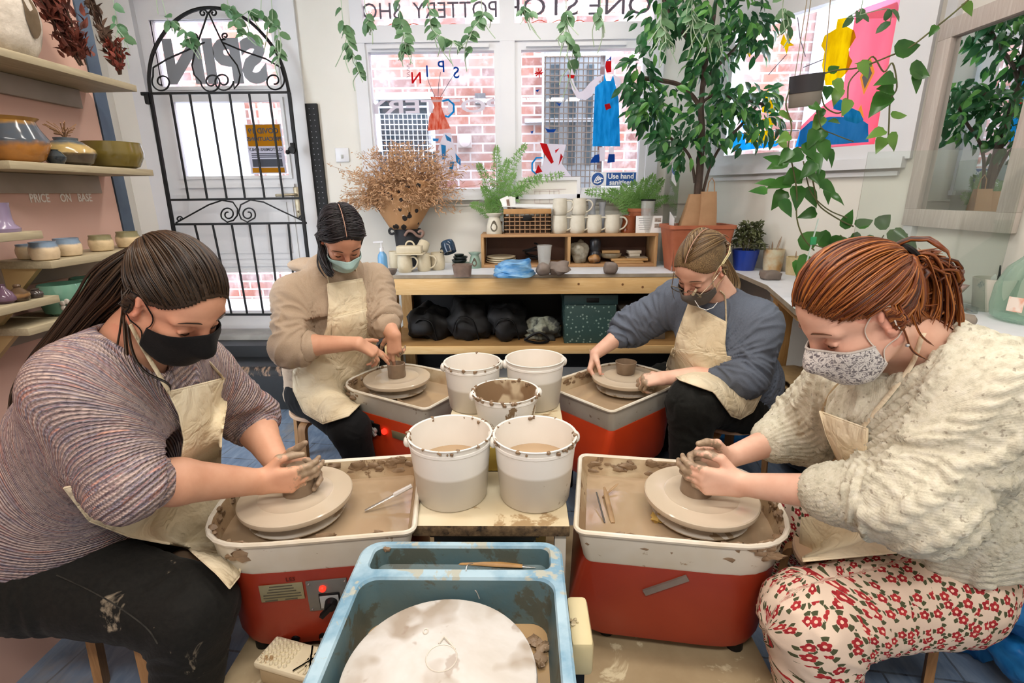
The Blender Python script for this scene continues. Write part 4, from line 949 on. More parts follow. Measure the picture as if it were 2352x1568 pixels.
for k in range(7):
 a = .115 + k * .018 - .02
 g.bar((max(.115, a - .02), -.006, .004), (min(Lp - .004, a + .05), -Wp + .006, .004), .004, .004)
 g.bar((min(Lp - .004, a + .05), -.006, .004), (max(.115, a - .02), -Wp + .006, .004), .004, .004)
g.build('pedal_plate', m_ped, pd)
g = G(); g.M = Mp; g.box((Lp / 2, -Wp / 2, -.043), (Lp * .9, Wp * .85, .05), bev=.006); g.build('pedal_base', m_board, pd)
TB = .85                                  # bench top
m_btop = mat('bench_top_grey', '#e6e9ee', '#dadee5', 5, .5, bump=.05, splat=.66, spat_c='#b0a89d', sscale=6)
m_pine = wood('pine_rail', '#e9c892', '#deb67c', 'X', 4, .5)
m_piney = wood('pine_rail_deep', '#d2ac7a', '#c0955e', 'Y', 4, .5, dark='#b38a5c')
m_pinez = wood('pine_post', '#d5ae78', '#c0935a', 'Z', 4, .5)
m_ply = wood('ply_shelf', '#b8905c', '#a57d4c', 'X', 3, .6)
m_edge = mat('bench_edge', '#8d8273', '#a79b88', 9, .6)
BX0, BX1, BY = -.84, 1.24, 2.945
bench = thing('workbench', 'long pine workbench with pale grey top under back window', 'workbench', (.2, 3.2, 0))
g = G(); c2_ = sp(.42, 0); 
top_poly = [(BX0, BY), (BX1 - .02, BY), (1.235, 3.47), (1.2, 3.495), (BX0, 3.495)]
g.prism(top_poly, TB - .02, TB)
for i in range(len(g.f)): g.m[i] = 0 if i == 1 else 1
g.build('bench_top', [m_btop, m_edge], bench)
zr = at(1200, 676, y=BY).z
g = G(); g.box(((BX0 + 1.2) / 2, BY + .022, (TB - .022 + zr) / 2), (1.2 - BX0, .036, TB - .022 - zr), bev=.002)
g.build('front_rail', m_pine, bench)
m_knot = mat('pine_knot', '#7d5530', None, 3, .6)
g = G()
for px, py in ((1329, 652), (1430, 653), (1476, 659)): c = at(px, py, y=BY + .0035); g.lathe([(.007, 0), (.007, .001)], c, 10, M=Matrix.Rotation(rad(90), 3, 'X'))
tag(g.build('knot', m_knot, bench), kind='stuff')
zs1 = at(1200, 795, y=BY).z; zs0 = at(1200, 813, y=BY).z
g = G(); g.box(((BX0 + 1.2) / 2, 3.21, zs1 - .009), (1.2 - BX0, .5, .018)); g.build('lower_shelf', m_ply, bench)
g = G(); g.box(((BX0 + 1.2) / 2, BY + .02, (zs1 + zs0) / 2 - .001), (1.2 - BX0, .03, zs1 - zs0), bev=.002); g.build('shelf_rail', m_pine, bench)
for x in (BX0 + .05, 1.1):
 g = G(); g.box((x, BY + .075, (TB - .021) / 2), (.07, .07, TB - .021)); g.build('leg', m_pinez, bench)
 g = G(); g.box((x, 3.44, (TB - .021) / 2), (.07, .07, TB - .021)); g.build('leg', m_pinez, bench)
g = G(); g.box(((BX0 + 1.2) / 2, 3.47, .45), (1.2 - BX0, .012, .7)); g.build('back_board', mat('under_bench_shade', '#141416', '#0f0f11', 5, .8), bench)  # near-black sheet, added to stand for the shade under the bench
bench2 = thing('workbench', 'side workbench with grey top below mirror and slanted window', 'workbench', (1.5, 1.9, 0))
e1 = at(1762, 655, z=TB); e2 = at(1828, 711, z=TB); e3 = V((1.08, 1.2, TB)); ch = at(1735, 640, z=TB)
g = G()
rp = [(1.245, 3.46), (1.245, BY - .006), (e1.x, e1.y), (e2.x, e2.y), (1.185, 1.5), (1.37, .72), (MX - .015, .72), (MX - .015, MYE - .03), (MX - .03, MYE)]
g.prism(rp[::-1] if False else rp, TB - .022, TB)
for i in range(len(g.f)): g.m[i] = 1 if i >= 2 else 0
g.build('bench_top', [m_btop, m_edge], bench2)
zrr = at(1828, 738, y=e2.y).z
g = G(); g.bar(V((e1.x + .03, e1.y - .02, (TB - .022 + zrr) / 2)), V((e2.x + .03, e2.y, (TB - .022 + zrr) / 2)), .034, TB - .023 - zrr); g.bar(V((e2.x + .03, e2.y, (TB - .022 + zrr) / 2)), V((1.395, .75, (TB - .022 + zrr) / 2)), .034, TB - .023 - zrr); g.build('front_rail', m_piney, bench2)
lg = at(1752, 985, z=0); lx, ly = e1.x + .075, e1.y - .04
g = G(); g.box((lx, ly, (TB - .023) / 2), (.085, .05, TB - .024), bev=.002); g.build('leg', m_pinez, bench2)
g = G(); g.lathe([(.012, 0), (.008, .002), (0, .002)], (lx - .005, ly - .025, .30), 12, M=Matrix.Rotation(rad(90), 3, 'X')); g.build('knot', m_knot, bench2)
g = G(); g.box((1.45, .8, (TB - .023) / 2), (.07, .07, TB - .024)); g.build('leg', m_pinez, bench2)
LS = .36
g = G(); g.prism([(lx + .035, ly + .03), (e2.x + .05, e2.y), (1.21, 1.5), (1.40, .76), (MX - .02, .76), (MX - .02, MYE - .05), (1.6, 2.75)], LS - .02, LS); 
for i in range(len(g.f)): g.m[i] = 0
g.build('lower_shelf', m_piney, bench2)
g = G(); g.bar(V((lx + .04, ly, LS - .035)), V((e2.x + .06, e2.y, LS - .035)), .03, .075); g.bar(V((e2.x + .06, e2.y, LS - .035)), V((1.41, .78, LS - .035)), .03, .075); g.build('shelf_rail', m_piney, bench2)
UY = 3.225
UZ = at(1300, 537, y=UY).z
ux0, ux1, uxm = at(1105, 580, y=UY).x, at(1510, 580, y=UY).x, at(1307, 580, y=UY).x
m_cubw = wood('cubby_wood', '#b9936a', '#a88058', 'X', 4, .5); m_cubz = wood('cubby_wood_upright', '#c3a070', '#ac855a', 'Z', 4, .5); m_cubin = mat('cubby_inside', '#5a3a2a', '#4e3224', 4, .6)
unit = thing('cubby_shelf', 'low two-compartment wooden cubby unit standing on bench under window', 'shelf unit', ((ux0 + ux1) / 2, UY + .12, TB))
g = G(); g.box(((ux0 + ux1) / 2, UY + .12, UZ - .009), (ux1 - ux0, .24, .018), bev=.001); g.build('top_board', m_cubw, unit)
g = G(); g.box(((ux0 + ux1) / 2, UY + .12, TB + .010), (ux1 - ux0 - .034, .24, .018), bev=.001); g.build('bottom_board', m_cubw, unit)
for x in (ux0 + .009, uxm, ux1 - .009): g = G(); g.box((x, UY + .12, (TB + UZ - .018) / 2 + .0005), (.018, .238, UZ - .019 - TB), bev=.001); g.build('upright', m_cubz, unit)
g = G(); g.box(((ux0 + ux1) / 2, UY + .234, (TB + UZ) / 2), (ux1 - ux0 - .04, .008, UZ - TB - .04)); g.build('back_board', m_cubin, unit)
FZ = TB + .0195
m_bisq = mat('biscuit_clay', '#d6d0c0', '#ccc5b3', 14, .7, bump=.1, bscale=120)
m_bisqt = mat('biscuit_clay_warm', '#d9ceb4', '#cfc2a4', 14, .7, bump=.1, bscale=120)
def mug_geo(t, c, h, d, m, ha=0, prof=None, handle=True, lean=None):
 r = d / 2
 pr = prof or [(r * .80, 0), (r * .9, h * .04), (r * 1.0, h * .25), (r * 1.0, h * .55), (r * .93, h * .9), (r * .93, h), (r * .88, h), (r * .88, h * .9), (r * .93, h * .3), (r * .7, h * .06), (0, h * .06)]
 M_ = lean or Matrix.Identity(3)
 g = G(); g.lathe(pr, c, 28, M=M_, cap=False); n0 = 28; g.add(g.v[:28], [tuple(range(27, -1, -1))]); g.build('mug_body', m, t)
 if handle:
  u = V((math.cos(ha), math.sin(ha), 0)); z = V((0, 0, 1))
  P = spline([M_ @ q for q in (u * r * .9 + z * h * .86, u * (r + h * .22) + z * h * .85, u * (r + h * .38) + z * h * .62, u * (r + h * .25) + z * h * .32, u * (r * .95) + z * h * .16)], 5)
  g = G(); g.tube([V(c) + p for p in P], h * .07, 8, flat=.7); g.build('handle', m, t)
PXU = lambda px, w, p: w * ((p - CAM_P).dot(CAM_R @ V((0, 0, -1)))) / F_PX
def mug_at(px, pyb, w, h, z, label, m, group, y=None, ha=-.25, **k):
 c = at(px, pyb, y=y) if y else at(px, pyb, z=z); c.z = z
 W_ = PXU(px, w, c); H_ = PXU(px, h, c) * 1.02; c = c + V((0, W_ * .45, 0))
 t = thing('mug', label, 'mug', c, 0, group); mug_geo(t, c, H_, W_, m, ha, **k); return t
GM = 'unglazed mugs on top of cubby unit'
MY = UY + .012
row = [(1286, 'unglazed mug at bottom of stack right beside wicker basket'), (1327, 'unglazed mug at bottom of second stack from wicker basket'),
       (1366, 'single unglazed mug third along bottom row on cubby unit'), (1408, 'single unglazed mug at row end beside terracotta pot')]
mh = None
for px, lb in row:
 t = mug_at(px, 529, 36, 40, UZ, lb, m_bisq, GM, y=MY)
zst = UZ + PXU(1286, 40, at(1286, 529, y=MY)) * 1.02 + .0005
for px, lb in ((1287, 'unglazed mug stacked on top right beside wicker basket'), (1331, 'unglazed mug stacked on top of second mug from basket')):
 mug_at(px, 494, 34, 37, zst, lb, m_bisq, GM, y=MY)
GL = 'cream unglazed mugs on left of bench'
mug_at(928, 627, 34, 40, TB, 'cream unglazed mug under butter dish, nearest to hand gel', m_bisqt, GL)
mug_at(972, 624, 32, 40, TB, 'cream unglazed mug under butter dish with handle towards open mug', m_bisqt, GL)
mug_at(1004, 621, 33, 39, TB, 'cream unglazed mug without butter dish on top, under blue mug', m_bisqt, GL, ha=1.9)
mug_at(906, 617, 28, 38, TB, 'cream unglazed mug half hidden behind mug with butter dish', m_bisqt, GL, ha=1.9)
bz = TB + PXU(928, 40, at(928, 627, z=TB)) * 1.02 + .001
c = at(943, 585, y=at(950, 627, z=TB).y + .035); c.z = bz
bd = thing('butter_dish', 'cream unglazed lidded butter dish balanced on two mugs', 'dish', c)
w_ = PXU(0, 62, c); g = G(); g.box(c + V((0, 0, .004)), (w_ * 1.05, .09, .008), bev=.003); g.build('dish_plate', m_bisqt, bd)
g = G(); g.box(c + V((-.003, 0, .030)), (w_ * .92, .07, .044), bev=.006); g.build('dish_lid', m_bisqt, bd)
g = G(); g.tube([c + V((.026 * math.cos(a) - .0, 0, .05 + .028 * math.sin(a))) for a in np.linspace(-.2, 3.34, 12)], .005, 8); g.build('lid_handle', m_bisqt, bd)
c = at(965, 578, y=3.17); t = thing('mug', 'cream unglazed mug lying tilted behind butter dish', 'mug', c, 0, GL)
mug_geo(t, c + V((0, .02, -.004)), .07, .075, m_bisqt, 2.2, lean=Euler((rad(-35), rad(20), 0)).to_matrix())
gl = mat('blue_glaze', '#2f4a63', '#1f3146', 9, .12, bump=.03)
def two_tone(name, ca, cb, cut, soft=.012, rough=.15, cc=None, cut2=None):
 """glaze dipped to a line: colour goes with height on the pot"""
 if name in _MATS: return _MATS[name]
 t = NT(name); tc = t.n('ShaderNodeTexCoord'); sep = t.n('ShaderNodeSeparateXYZ'); t.l(tc.outputs['Object'], sep.inputs[0])
 wv = t.math('MULTIPLY', t.math('SUBTRACT', t.noise(tc.outputs['Object'], 22, 3), .5), soft * 3)
 h = t.math('ADD', sep.outputs[2], wv)
 st = [(cut - soft / 2, cb), (cut + soft / 2, ca)]
 if cc: st = [(cut2 - soft / 2, cc), (cut2 + soft / 2, cb)] + st if cut2 < cut else st + [(cut2 - soft / 2, ca), (cut2 + soft / 2, cc)]
 sc = .25; col = t.ramp(t.math('DIVIDE', h, sc), [(max(0, min(1, p / sc)), c) for p, c in st])
 f = t.noise(tc.outputs['Object'], 40, 4); col = t.mix(t.ramp(f, [(.4, 0.0), (.7, .25)]), col, '#5a4a38')
 t.bsdf(col, rough, 0, None, Specular_IOR_Level=.5); _MATS[name] = t.m; return t.m
c = at(1018, 576, y=3.14); c.z = bz + .004; t = thing('mug', 'dark blue glazed mug tipped upside down above cream mugs', 'mug', c + V((0, .02, 0)))
g = G(); g.ball(c + V((.012, .02, .006)), (.038, .035, .010), 16, wob=.3); g.build('clay_foot', m_bisqt, t)
mug_geo(t, c + V((.02, .02, .062)), .075, .085, gl, .5, lean=Euler((rad(20), rad(160), 0)).to_matrix())
m_dgreen = mat('green_black_glaze', '#3c4a44', '#20282a', 14, .15); m_cel = mat('celadon_glaze', '#93ab9c', '#7b9686', 10, .2)
cs = at(1055, 612, z=TB) + V((0, .04, 0))
for k, (r, z0, h, m_, lb) in enumerate(((.055, 0, .022, m_cel, 'pale green dish at bottom of small dish stack'), (.050, .02, .022, m_dgreen, 'dark glazed dish second from bottom of small dish stack'), (.047, .040, .022, m_dgreen, 'dark glazed dish second from top of small dish stack'), (.032, .060, .016, m_dgreen, 'smallest dark dish on top of small dish stack'))):
 c = cs + V((.004 * (-1) ** k, 0, z0)); t = thing('small_dish', lb, 'dish', c, 0, 'stacked glazed dishes')
 g = G(); g.lathe([(r * .7, 0), (r * .95, h * .5), (r, h), (r * .95, h), (r * .65, h * .3), (0, h * .25)], c, 24, wob=.03, cap=False); g.build('dish_body', m_, t)
def burner(c, h, r, m, label, name='oil_burner'):
 t = thing(name, label, 'oil burner', c); g = G()
 g.lathe([(r * .95, 0), (r, h * .06), (r * .95, h * .35), (r * .72, h * .72), (r * .62, h * .82), (r * .98, h * .95), (r * 1.02, h), (r * .9, h), (r * .5, h * .9), (0, h * .9)], c, 28, cap=False); g.build('burner_body', m, t)
 g = G(); P = []
 for k in range(20):
  a = 2 * math.pi * k / 20; x = math.sin(a) * r * .42 * (1 - .35 * max(0, math.cos(a))); z = h * .36 + h * .26 * math.cos(a) * (1.2 if math.cos(a) > 0 else .9)
  rr = r * (.99 - .25 * max(0, (z / h - .3) / .4)); P.append(c + V((x, -math.sqrt(max(0, rr * rr - x * x)) - .0015, z)))
 g.add(P, [tuple(range(20))]); g.build('opening', mat('burner_hollow', '#4a4235', '#5f5644', 8, .7), t); return t
c = at(1135, 531, y=UY + .02); c.z = UZ; burner(c + V((0, .04, 0)), PXU(0, 46, c), PXU(0, 19, c), m_bisq, 'unglazed oil burner with teardrop opening on cubby unit beside basket')
c = at(1090, 617, z=TB); burner(c + V((0, .04, 0)), PXU(0, 36, c), PXU(0, 14, c), m_cel, 'green glazed oil burner with dark opening beside cubby unit')
c = at(1061, 636, z=TB); t = thing('square_pot', 'low brown clay pot with flared sides at front of bench', 'pot', c + V((0, .04, 0)))
s_ = PXU(0, 46, c); h_ = PXU(0, 27, c); g = G(); c = c + V((0, .04, 0)); r4 = lambda s, z: [c + V((math.copysign(abs(math.cos(a)) ** .35, math.cos(a)) * s / 2, math.copysign(abs(math.sin(a)) ** .35, math.sin(a)) * s * .42, z)) for a in np.linspace(0, 2 * math.pi, 33)[:-1]]
g.loft([r4(s_ * .86, 0), r4(s_ * .84, h_ * .15), r4(s_ * .9, h_ * .55), r4(s_ * 1.0, h_), r4(s_ * .93, h_), r4(s_ * .8, h_ * .3)], cap=False); g.add(r4(s_ * .8, h_ * .3), [tuple(range(32))]); g.build('pot_body', mat('brown_clay_pot', '#8a7467', '#6e5d54', 12, .6), t)
c = at(899, 631, z=TB); t = thing('small_bowl', 'small dark clay bowl at left end of bench by hand gel', 'bowl', c); g = G(); g.lathe([(.02, 0), (.033, .02), (.035, .035), (.031, .035), (.018, .01), (0, .01)], c, 20, cap=False); g.build('bowl_body', m_clayd, t)
c = at(878, 628, z=TB) + V((0, .03, 0)); t = thing('pump_bottle', 'clear pump bottle of blue hand gel behind beige hoodie shoulder', 'bottle', c)
g = G(); g.lathe([(.026, 0), (.028, .01), (.028, .09), (.024, .11), (.012, .125), (.012, .13), (0, .13)], c, 20, cap=False); g.build('bottle', mat('gel_bottle', '#7fb4dd', '#5c9fd6', 4, .15), t)
g = G(); g.cyl(c + V((0, 0, .128)), c + V((0, 0, .15)), .013, n=14); g.cyl(c + V((0, 0, .15)), c + V((0, 0, .185)), .005, n=10); g.bar(c + V((.01, 0, .185)), c + V((-.045, -.01, .182)), .012, .010); g.build('pump', m_upvc, t)
c = at(928, 618, z=TB); c.y = 3.36; c.z = TB
VZ = at(928, 525, y=3.36).z; hb = VZ - TB; vr = PXU(0, 30, at(928, 550, y=3.36))
vase = thing('black_vase', 'matt black cylinder vase with curled clay handle holding dried grasses', 'vase', c)
g = G(); g.lathe([(vr * .8, 0), (vr * .85, .02), (vr, hb * .9), (vr * 1.02, hb), (vr * .92, hb), (vr * .8, hb * .6), (0, hb * .6)], c, 32, cap=False); g.build('vase_body', mat('matt_black_clay', '#2c2d31', '#232428', 10, .7, bump=.1), vase)
q = at(935, 540, y=3.36 - vr - .01); m_coil = mat('coil_handle', '#94776a', '#7e6459', 12, .6)
g = G(); g.tube(spline([at(930, 541, y=3.27), at(937, 531, y=3.26), at(948, 532, y=3.26), at(958, 541, y=3.265), at(968, 543, y=3.27), at(972, 534, y=3.27), at(966, 530, y=3.27), at(961, 534, y=3.27)], 5), .009, 10); g.build('coil_handle', m_coil, vase)
g = G(); g.tube([at(900, 531, y=3.27) + V((.017 * math.cos(a), 0, .017 * math.sin(a))) for a in np.linspace(.6, 5.6, 14)], .008, 8); g.build('coil_handle', mat('matt_black_clay', '#2c2d31'), vase)
c = at(1150, 606, y=UY + .02); c.z = FZ
for k, (r, lb) in enumerate(((36, 'pale plate at bottom of plate stack in left cubby'), (35, 'pale plate in middle of plate stack in left cubby'), (34, 'pale plate on top of plate stack in left cubby'))):
 cc = c + V((.0, .10, .014 * k)); R_ = PXU(0, r, c); t = thing('plate', lb, 'plate', cc, 0, 'plates in left cubby')
 g = G(); g.lathe([(R_ * .8, 0), (R_ * .97, .006), (R_, .013), (R_ * .95, .014), (R_ * .8, .006), (0, .006)], cc, 36, cap=False); g.build('plate_body', m_bisqt, t)
m_bag = mat('blue_plastic_bag', '#3f86c4', '#86b4d6', 9, .3, stretch=(1, 1, 5), lo=.4, hi=.62, bump=.6, bscale=18)
c = at(1180, 638, z=TB) + V((0, .07, 0)); t = thing('wrapped_bowl', 'flattened bundle wrapped in blue plastic bag on bench', 'bundle', c)
rings = []
for i in range(9):
 z = .085 * i / 8; R_ = PXU(0, 47, c) * (1 - .28 * (i / 8) ** 1.2)
 rings.append([c + V((R_ * math.cos(a) * (1 + .05 * math.sin(5 * a + i)), R_ * .8 * math.sin(a) * (1 + .05 * math.sin(4 * a + i)), z + .006 * math.sin(3 * a + i) + (.010 * math.cos(a) if i > 5 else 0))) for a in np.linspace(0, 6.283, 41)[:-1]])
for i, R_ in enumerate(rings):
 if i % 2: rings[i] = [c + (p - c) * 1.0 + V(((p - c).x * .06, (p - c).y * .06, 0)) for p in R_]
rings.append([c + (p - c) * .75 + V((0, 0, .02)) for p in rings[-1]])
for p in rings[0]: p.z = c.z + .001
g = G(); g.loft(rings); g.build('bag', m_bag, t, smooth=60)
def lump(name, label, px, py, w, h, m, cat='clay', z=TB, y=None, wob=.25, seed=1, dy=.03, sq=1.0):
 c = at(px, py, y=y) if y else at(px, py, z=z); c.z = z; a = PXU(0, w, c) / 2; b = PXU(0, h, c) / 2; c = c + V((0, a * .8, b))
 t = thing(name, label, cat, c - V((0, 0, b))); g = G()
 g.ball((0, 0, 0), 1.0, 24); vs = []
 for p in g.v:
  p = V(p); q = V([math.copysign(abs(x) ** sq, x) for x in p]); k = 1 + wob * mnoise.noise(q * 1.5 + V((seed * 7.7, 0, 0)))
  q = V((q.x * a * k, q.y * a * .9 * k, max(q.z * b * k, -b))); vs.append(tuple(c + q))
 g.v = vs; g.build(name + '_body', m, t); return t
lump('clay_ball', 'round wrapped clay ball on bench in front of clear cup', 1248, 636, 32, 31, m_clayd, seed=2)
lump('clay_lump', 'large knotted clay lump on bench beside round clay ball', 1287, 635, 48, 34, m_clayd, seed=5, wob=.45)
lump('clay_cube', 'small squarish clay block on bench in front of right cubby', 1404, 630, 32, 26, m_clayd, seed=3, sq=.55, wob=.15)
c = at(1250, 608, y=UY - .03); c.z = TB; t = thing('plastic_cup', 'tall clear plastic cup on bench before cubby divider', 'cup', c); hc = PXU(0, 52, c); R_ = PXU(0, 17, c)
g = G(); g.lathe([(R_ * .75, .001), (R_ * .98, hc * .95), (R_ * 1.05, hc * .96), (R_ * 1.05, hc), (R_ * .95, hc), (R_ * .72, .004), (0, .004)], c, 28, cap=False); g.build('cup_body', mat('clear_plastic', '#cfcfca', None, 3, .1, Alpha=.35), t)
c = at(1222, 602, y=UY + .05); c.z = FZ; t = thing('cable_coil', 'coil of black cable behind clear cup in left cubby', 'cable', c); P = [c + V((.045 * math.cos(a) + .012 * math.sin(a * .31), .05 + .03 * math.sin(a), .012 + .0035 * i * .35 + .012 * math.sin(a * .7))) for i, a in enumerate(np.linspace(0, 20, 80))]; g = G(); g.tube(P, .006, 6); g.build('cable_loop', m_black, t)
m_cello = mat('cellophane', '#a9a392', '#6f6a5c', 18, .12, bump=.9, bscale=30, lo=.3, hi=.7)
lump('cellophane_ball', 'shiny crumpled cellophane ball in right cubby beside divider', 1331, 602, 42, 50, m_cello, 'packaging', FZ, UY + .03, .35, 4)
c = at(1366, 604, y=UY + .07); c.z = FZ; t = thing('dark_bottle', 'black bottle standing in right cubby beside cellophane', 'bottle', c); g = G(); R_ = PXU(0, 13, c); g.lathe([(R_, 0), (R_, .06), (R_ * .8, .075), (R_ * .95, .09), (R_, .14), (R_ * .7, .155), (0, .156)], c, 20, cap=False); g.build('bottle_body', mat('black_plastic', '#191b20', '#22252c', 6, .3), t)
lump('amber_lump', 'small amber and brown lump at front of right cubby', 1366, 613, 27, 21, mat('amber', '#a8763a', '#6b5038', 14, .35), 'clay', FZ, UY + .01, .3, 6)
m_planks = wood('small_plank', '#c9a677', '#b28c5c', 'X', 5, .6)
def plank(label, x0, x1, py, y0, dep, th, z, m=m_planks, rz=0, name='wood_board', cat='board', group='boards and boxes in right cubby'):
 a, b = at(x0, py, y=y0), at(x1, py, y=y0); t = thing(name, label, cat, ((a.x + b.x) / 2, y0 + dep / 2, z), 0, group); g = G(); g.box(((a.x + b.x) / 2, y0 + dep / 2, z + th / 2), (b.x - a.x, dep, th), rz=rz, bev=.002); g.build(name + '_body', m, t); return t
plank('thin pale board lowest on floor of right cubby', 1412, 1478, 609, UY + .02, .10, .010, FZ)
plank('wooden board with thick edge second from floor of right cubby', 1404, 1488, 604, UY + .06, .14, .014, FZ + .0105)
plank('thin grey board under white boxes in right cubby', 1440, 1488, 590, UY + .08, .10, .006, FZ + .025, m_edge)
plank('white card box at bottom of box pair in right cubby', 1446, 1470, 585, UY + .11, .06, .018, FZ + .0315, m_bisq, name='card_box', cat='box')
plank('white card box on top of box pair in right cubby', 1443, 1473, 575, UY + .11, .06, .02, FZ + .05, m_bisq, rz=.15, name='card_box', cat='box')
c = at(1406, 600, y=UY + .05); c.z = FZ + .025; t = thing('glass_dish', 'oval clear dish on boards in right cubby', 'dish', c + V((0, .05, 0))); g = G(); g.lathe([(.05, 0), (.066, .012), (.07, .030), (.066, .030), (.05, .006), (0, .006)], c + V((0, .06, 0)), 24, sy=.7, cap=False); g.build('dish_body', mat('dusty_glass', '#a39a84', '#8a826e', 8, .15), t)
plank('wooden block laid across clear dish in right cubby', 1383, 1424, 575, UY + .085, .05, .018, FZ + .056, name='wood_block', cat='block')
m_wick = mat('wicker', '#a5805c', '#8a6646', 30, .7)
x0, x1 = at(1159, 531, y=UY + .02).x, at(1264, 531, y=UY + .02).x; hz = PXU(0, 46, at(1210, 531, y=UY + .02)); yb0, yb1 = UY + .015, UY + .175
bk = thing('wicker_basket', 'open-weave wicker basket with wooden rim holding white papers', 'basket', ((x0 + x1) / 2, UY + .1, UZ))
g = G()
for k in range(10):
 x = x0 + (x1 - x0) * k / 9
 for yy in (yb0, yb1): g.bar((x, yy, UZ + .002), (x, yy, UZ + hz), .006, .006)
for k in range(6):
 y_ = yb0 + (yb1 - yb0) * k / 5
 for xx in (x0, x1): g.bar((xx, y_, UZ + .002), (xx, y_, UZ + hz), .006, .006)
for k in range(6):
 z = UZ + .004 + hz * .97 * k / 5
 for yy in (yb0 - .003, yb1 + .003): g.bar((x0, yy, z), (x1, yy, z), .006, .006)
 for xx in (x0 - .003, x1 + .003): g.bar((xx, yb0, z), (xx, yb1, z), .006, .006)
g.build('weave', m_wick, bk)
g = G(); g.box(((x0 + x1) / 2, yb0 - .002, UZ + hz + .012), (x1 - x0 + .01, .012, .03), bev=.003); g.box(((x0 + x1) / 2, yb1, UZ + hz + .012), (x1 - x0 + .01, .012, .03), bev=.003); g.build('rim', mat('basket_rim', '#b98c58', '#a67a48', 12, .6), bk)
g = G(); g.box(((x0 + x1) / 2 + .0, yb0 - .006, UZ + hz * .78), (.055, .008, .034), bev=.008); g.build('handle_hole', m_black, bk)
g = G(); g.box(((x0 + x1) / 2, (yb0 + yb1) / 2, UZ + hz * .4), (x1 - x0 - .02, .13, hz * .78)); g.build('shade_block', mat('basket_shadow', '#3a2c22', '#4b3a2c', 12, .9), bk)  # dark block standing in for the shade behind the weave
m_paper = mat('white_paper', '#f0f0ee', '#e6e6e4', 4, .6)
pp = thing('paper_stack', 'loose white papers lying across top of wicker basket', 'paper', ((x0 + x1) / 2, UY + .09, UZ + hz + .028)); g = G(); M_ = Euler((rad(6), rad(5), .1)).to_matrix()
for k in range(3): g.box(((x0 + x1) / 2 + .008 * k, UY + .10, UZ + hz + .036 + .004 * k), (x1 - x0 + .03, .15, .0025), M=Euler((rad(4 + k), rad(4 - k), .06 * k)).to_matrix())
g.build('sheet', m_paper, pp)
pp = thing('leaflets', 'folded leaflets standing up in left end of wicker basket', 'leaflet', (x0 + .03, UY + .06, UZ + hz)); g = G()
for k in range(3): g.box((x0 + .016 + .016 * k, UY + .05 + .02 * k, UZ + hz + .045), (.052, .002, .11), M=Euler((rad(-8), rad(-22 + 14 * k), rad(20 * k))).to_matrix())
g.build('leaflet_sheet', m_paper, pp)
g = G(); g.box((x0 + .026, UY + .042, UZ + hz + .045), (.018, .0015, .08), M=Euler((rad(-8), rad(-8), 0)).to_matrix()); g.build('leaflet_picture', mat('leaflet_brown', '#6f5548', '#c2a896', 20, .5), pp)
fy = UY + .225; a, b = at(1184, 472, y=fy), at(1333, 406, y=fy)
fr_ = thing('framed_drawing', 'white framed pencil drawing propped behind basket and mugs', 'picture', ((a.x + b.x) / 2, fy, UZ)); zc = (UZ + b.z) / 2
fb = G(); 
for (xa, xb, za, zb_) in ((a.x, b.x, b.z - .02, b.z), (a.x, b.x, UZ + .001, UZ + .021), (a.x, a.x + .02, UZ + .021, b.z - .02), (b.x - .02, b.x, UZ + .021, b.z - .02)): fb.box(((xa + xb) / 2, fy, (za + zb_) / 2), (xb - xa, .02, zb_ - za))
fb.build('frame', m_upvc, fr_)
g = G(); g.box(((a.x + b.x) / 2, fy + .004, zc), (b.x - a.x - .03, .004, b.z - UZ - .03)); g.build('drawing_sheet', mat('drawing_paper', '#e9e6df', None, 3, .5), fr_)
g = G()
for (p, q_) in (((1226, 436), (1300, 434)), ((1228, 438), (1228, 466)), ((1240, 438), (1240, 466)), ((1262, 437), (1262, 466)), ((1272, 437), (1272, 466)), ((1284, 437), (1284, 466)), ((1228, 466), (1284, 466)), ((1228, 440), (1284, 438)), ((1270, 452), (1300, 450))):
 g.bar(at(*p, y=fy - .0005), at(*q_, y=fy - .0005), .0015, .0015)
tag(g.build('drawn_line', mat('pencil_line', '#a39a98', '#c09a98', 9, .6), fr_), kind='stuff')
m_gv = mat('grey_ceramic', '#a9adb4', '#9a9ea6', 6, .3)
for px, w, h, lb in ((1358, 12, 52, 'tall grey flared bud vase behind upper unglazed mugs'), (1382, 10, 44, 'short grey bud vase behind third unglazed mug')):
 c = at(px, 512, y=UY + .15); c.z = UZ; R_ = PXU(0, w, c); H_ = PXU(0, h + 22, c); t = thing('bud_vase', lb, 'vase', c); g = G(); g.lathe([(R_ * .9, 0), (R_ * 1.1, H_ * .2), (R_ * .75, H_ * .55), (R_ * .6, H_ * .75), (R_ * .9, H_), (R_ * .7, H_), (R_ * .5, H_ * .7), (0, H_ * .6)], c, 20, cap=False); g.build('vase_body', m_gv, t)
m_terra = mat('terracotta', '#a8623e', '#94522f', 9, .6, bump=.08)
c = at(1446, 530, y=UY + .05); c.z = UZ; R_ = PXU(0, 19, c); H_ = PXU(0, 38, c); c.y += .03; tp_ = thing('terracotta_jar', 'small glazed terracotta jar with pierced base beside end mug', 'jar', c)
g = G(); g.lathe([(R_ * .95, 0), (R_, H_ * .15), (R_ * .8, H_ * .7), (R_ * .9, H_), (R_ * .8, H_), (R_ * .7, H_ * .7), (0, H_ * .5)], c, 24, cap=False); g.build('jar_body', mat('glazed_terracotta', '#8a4a2a', '#7b3f22', 8, .2), tp_)
g = G()
for k in (-.4, .4): p = c + V((R_ * math.sin(k) * .99, -R_ * math.cos(k) * .985, H_ * .22)); g.ball(p, .003, 8)
tag(g.build('pierced_hole', m_black, tp_), kind='stuff')
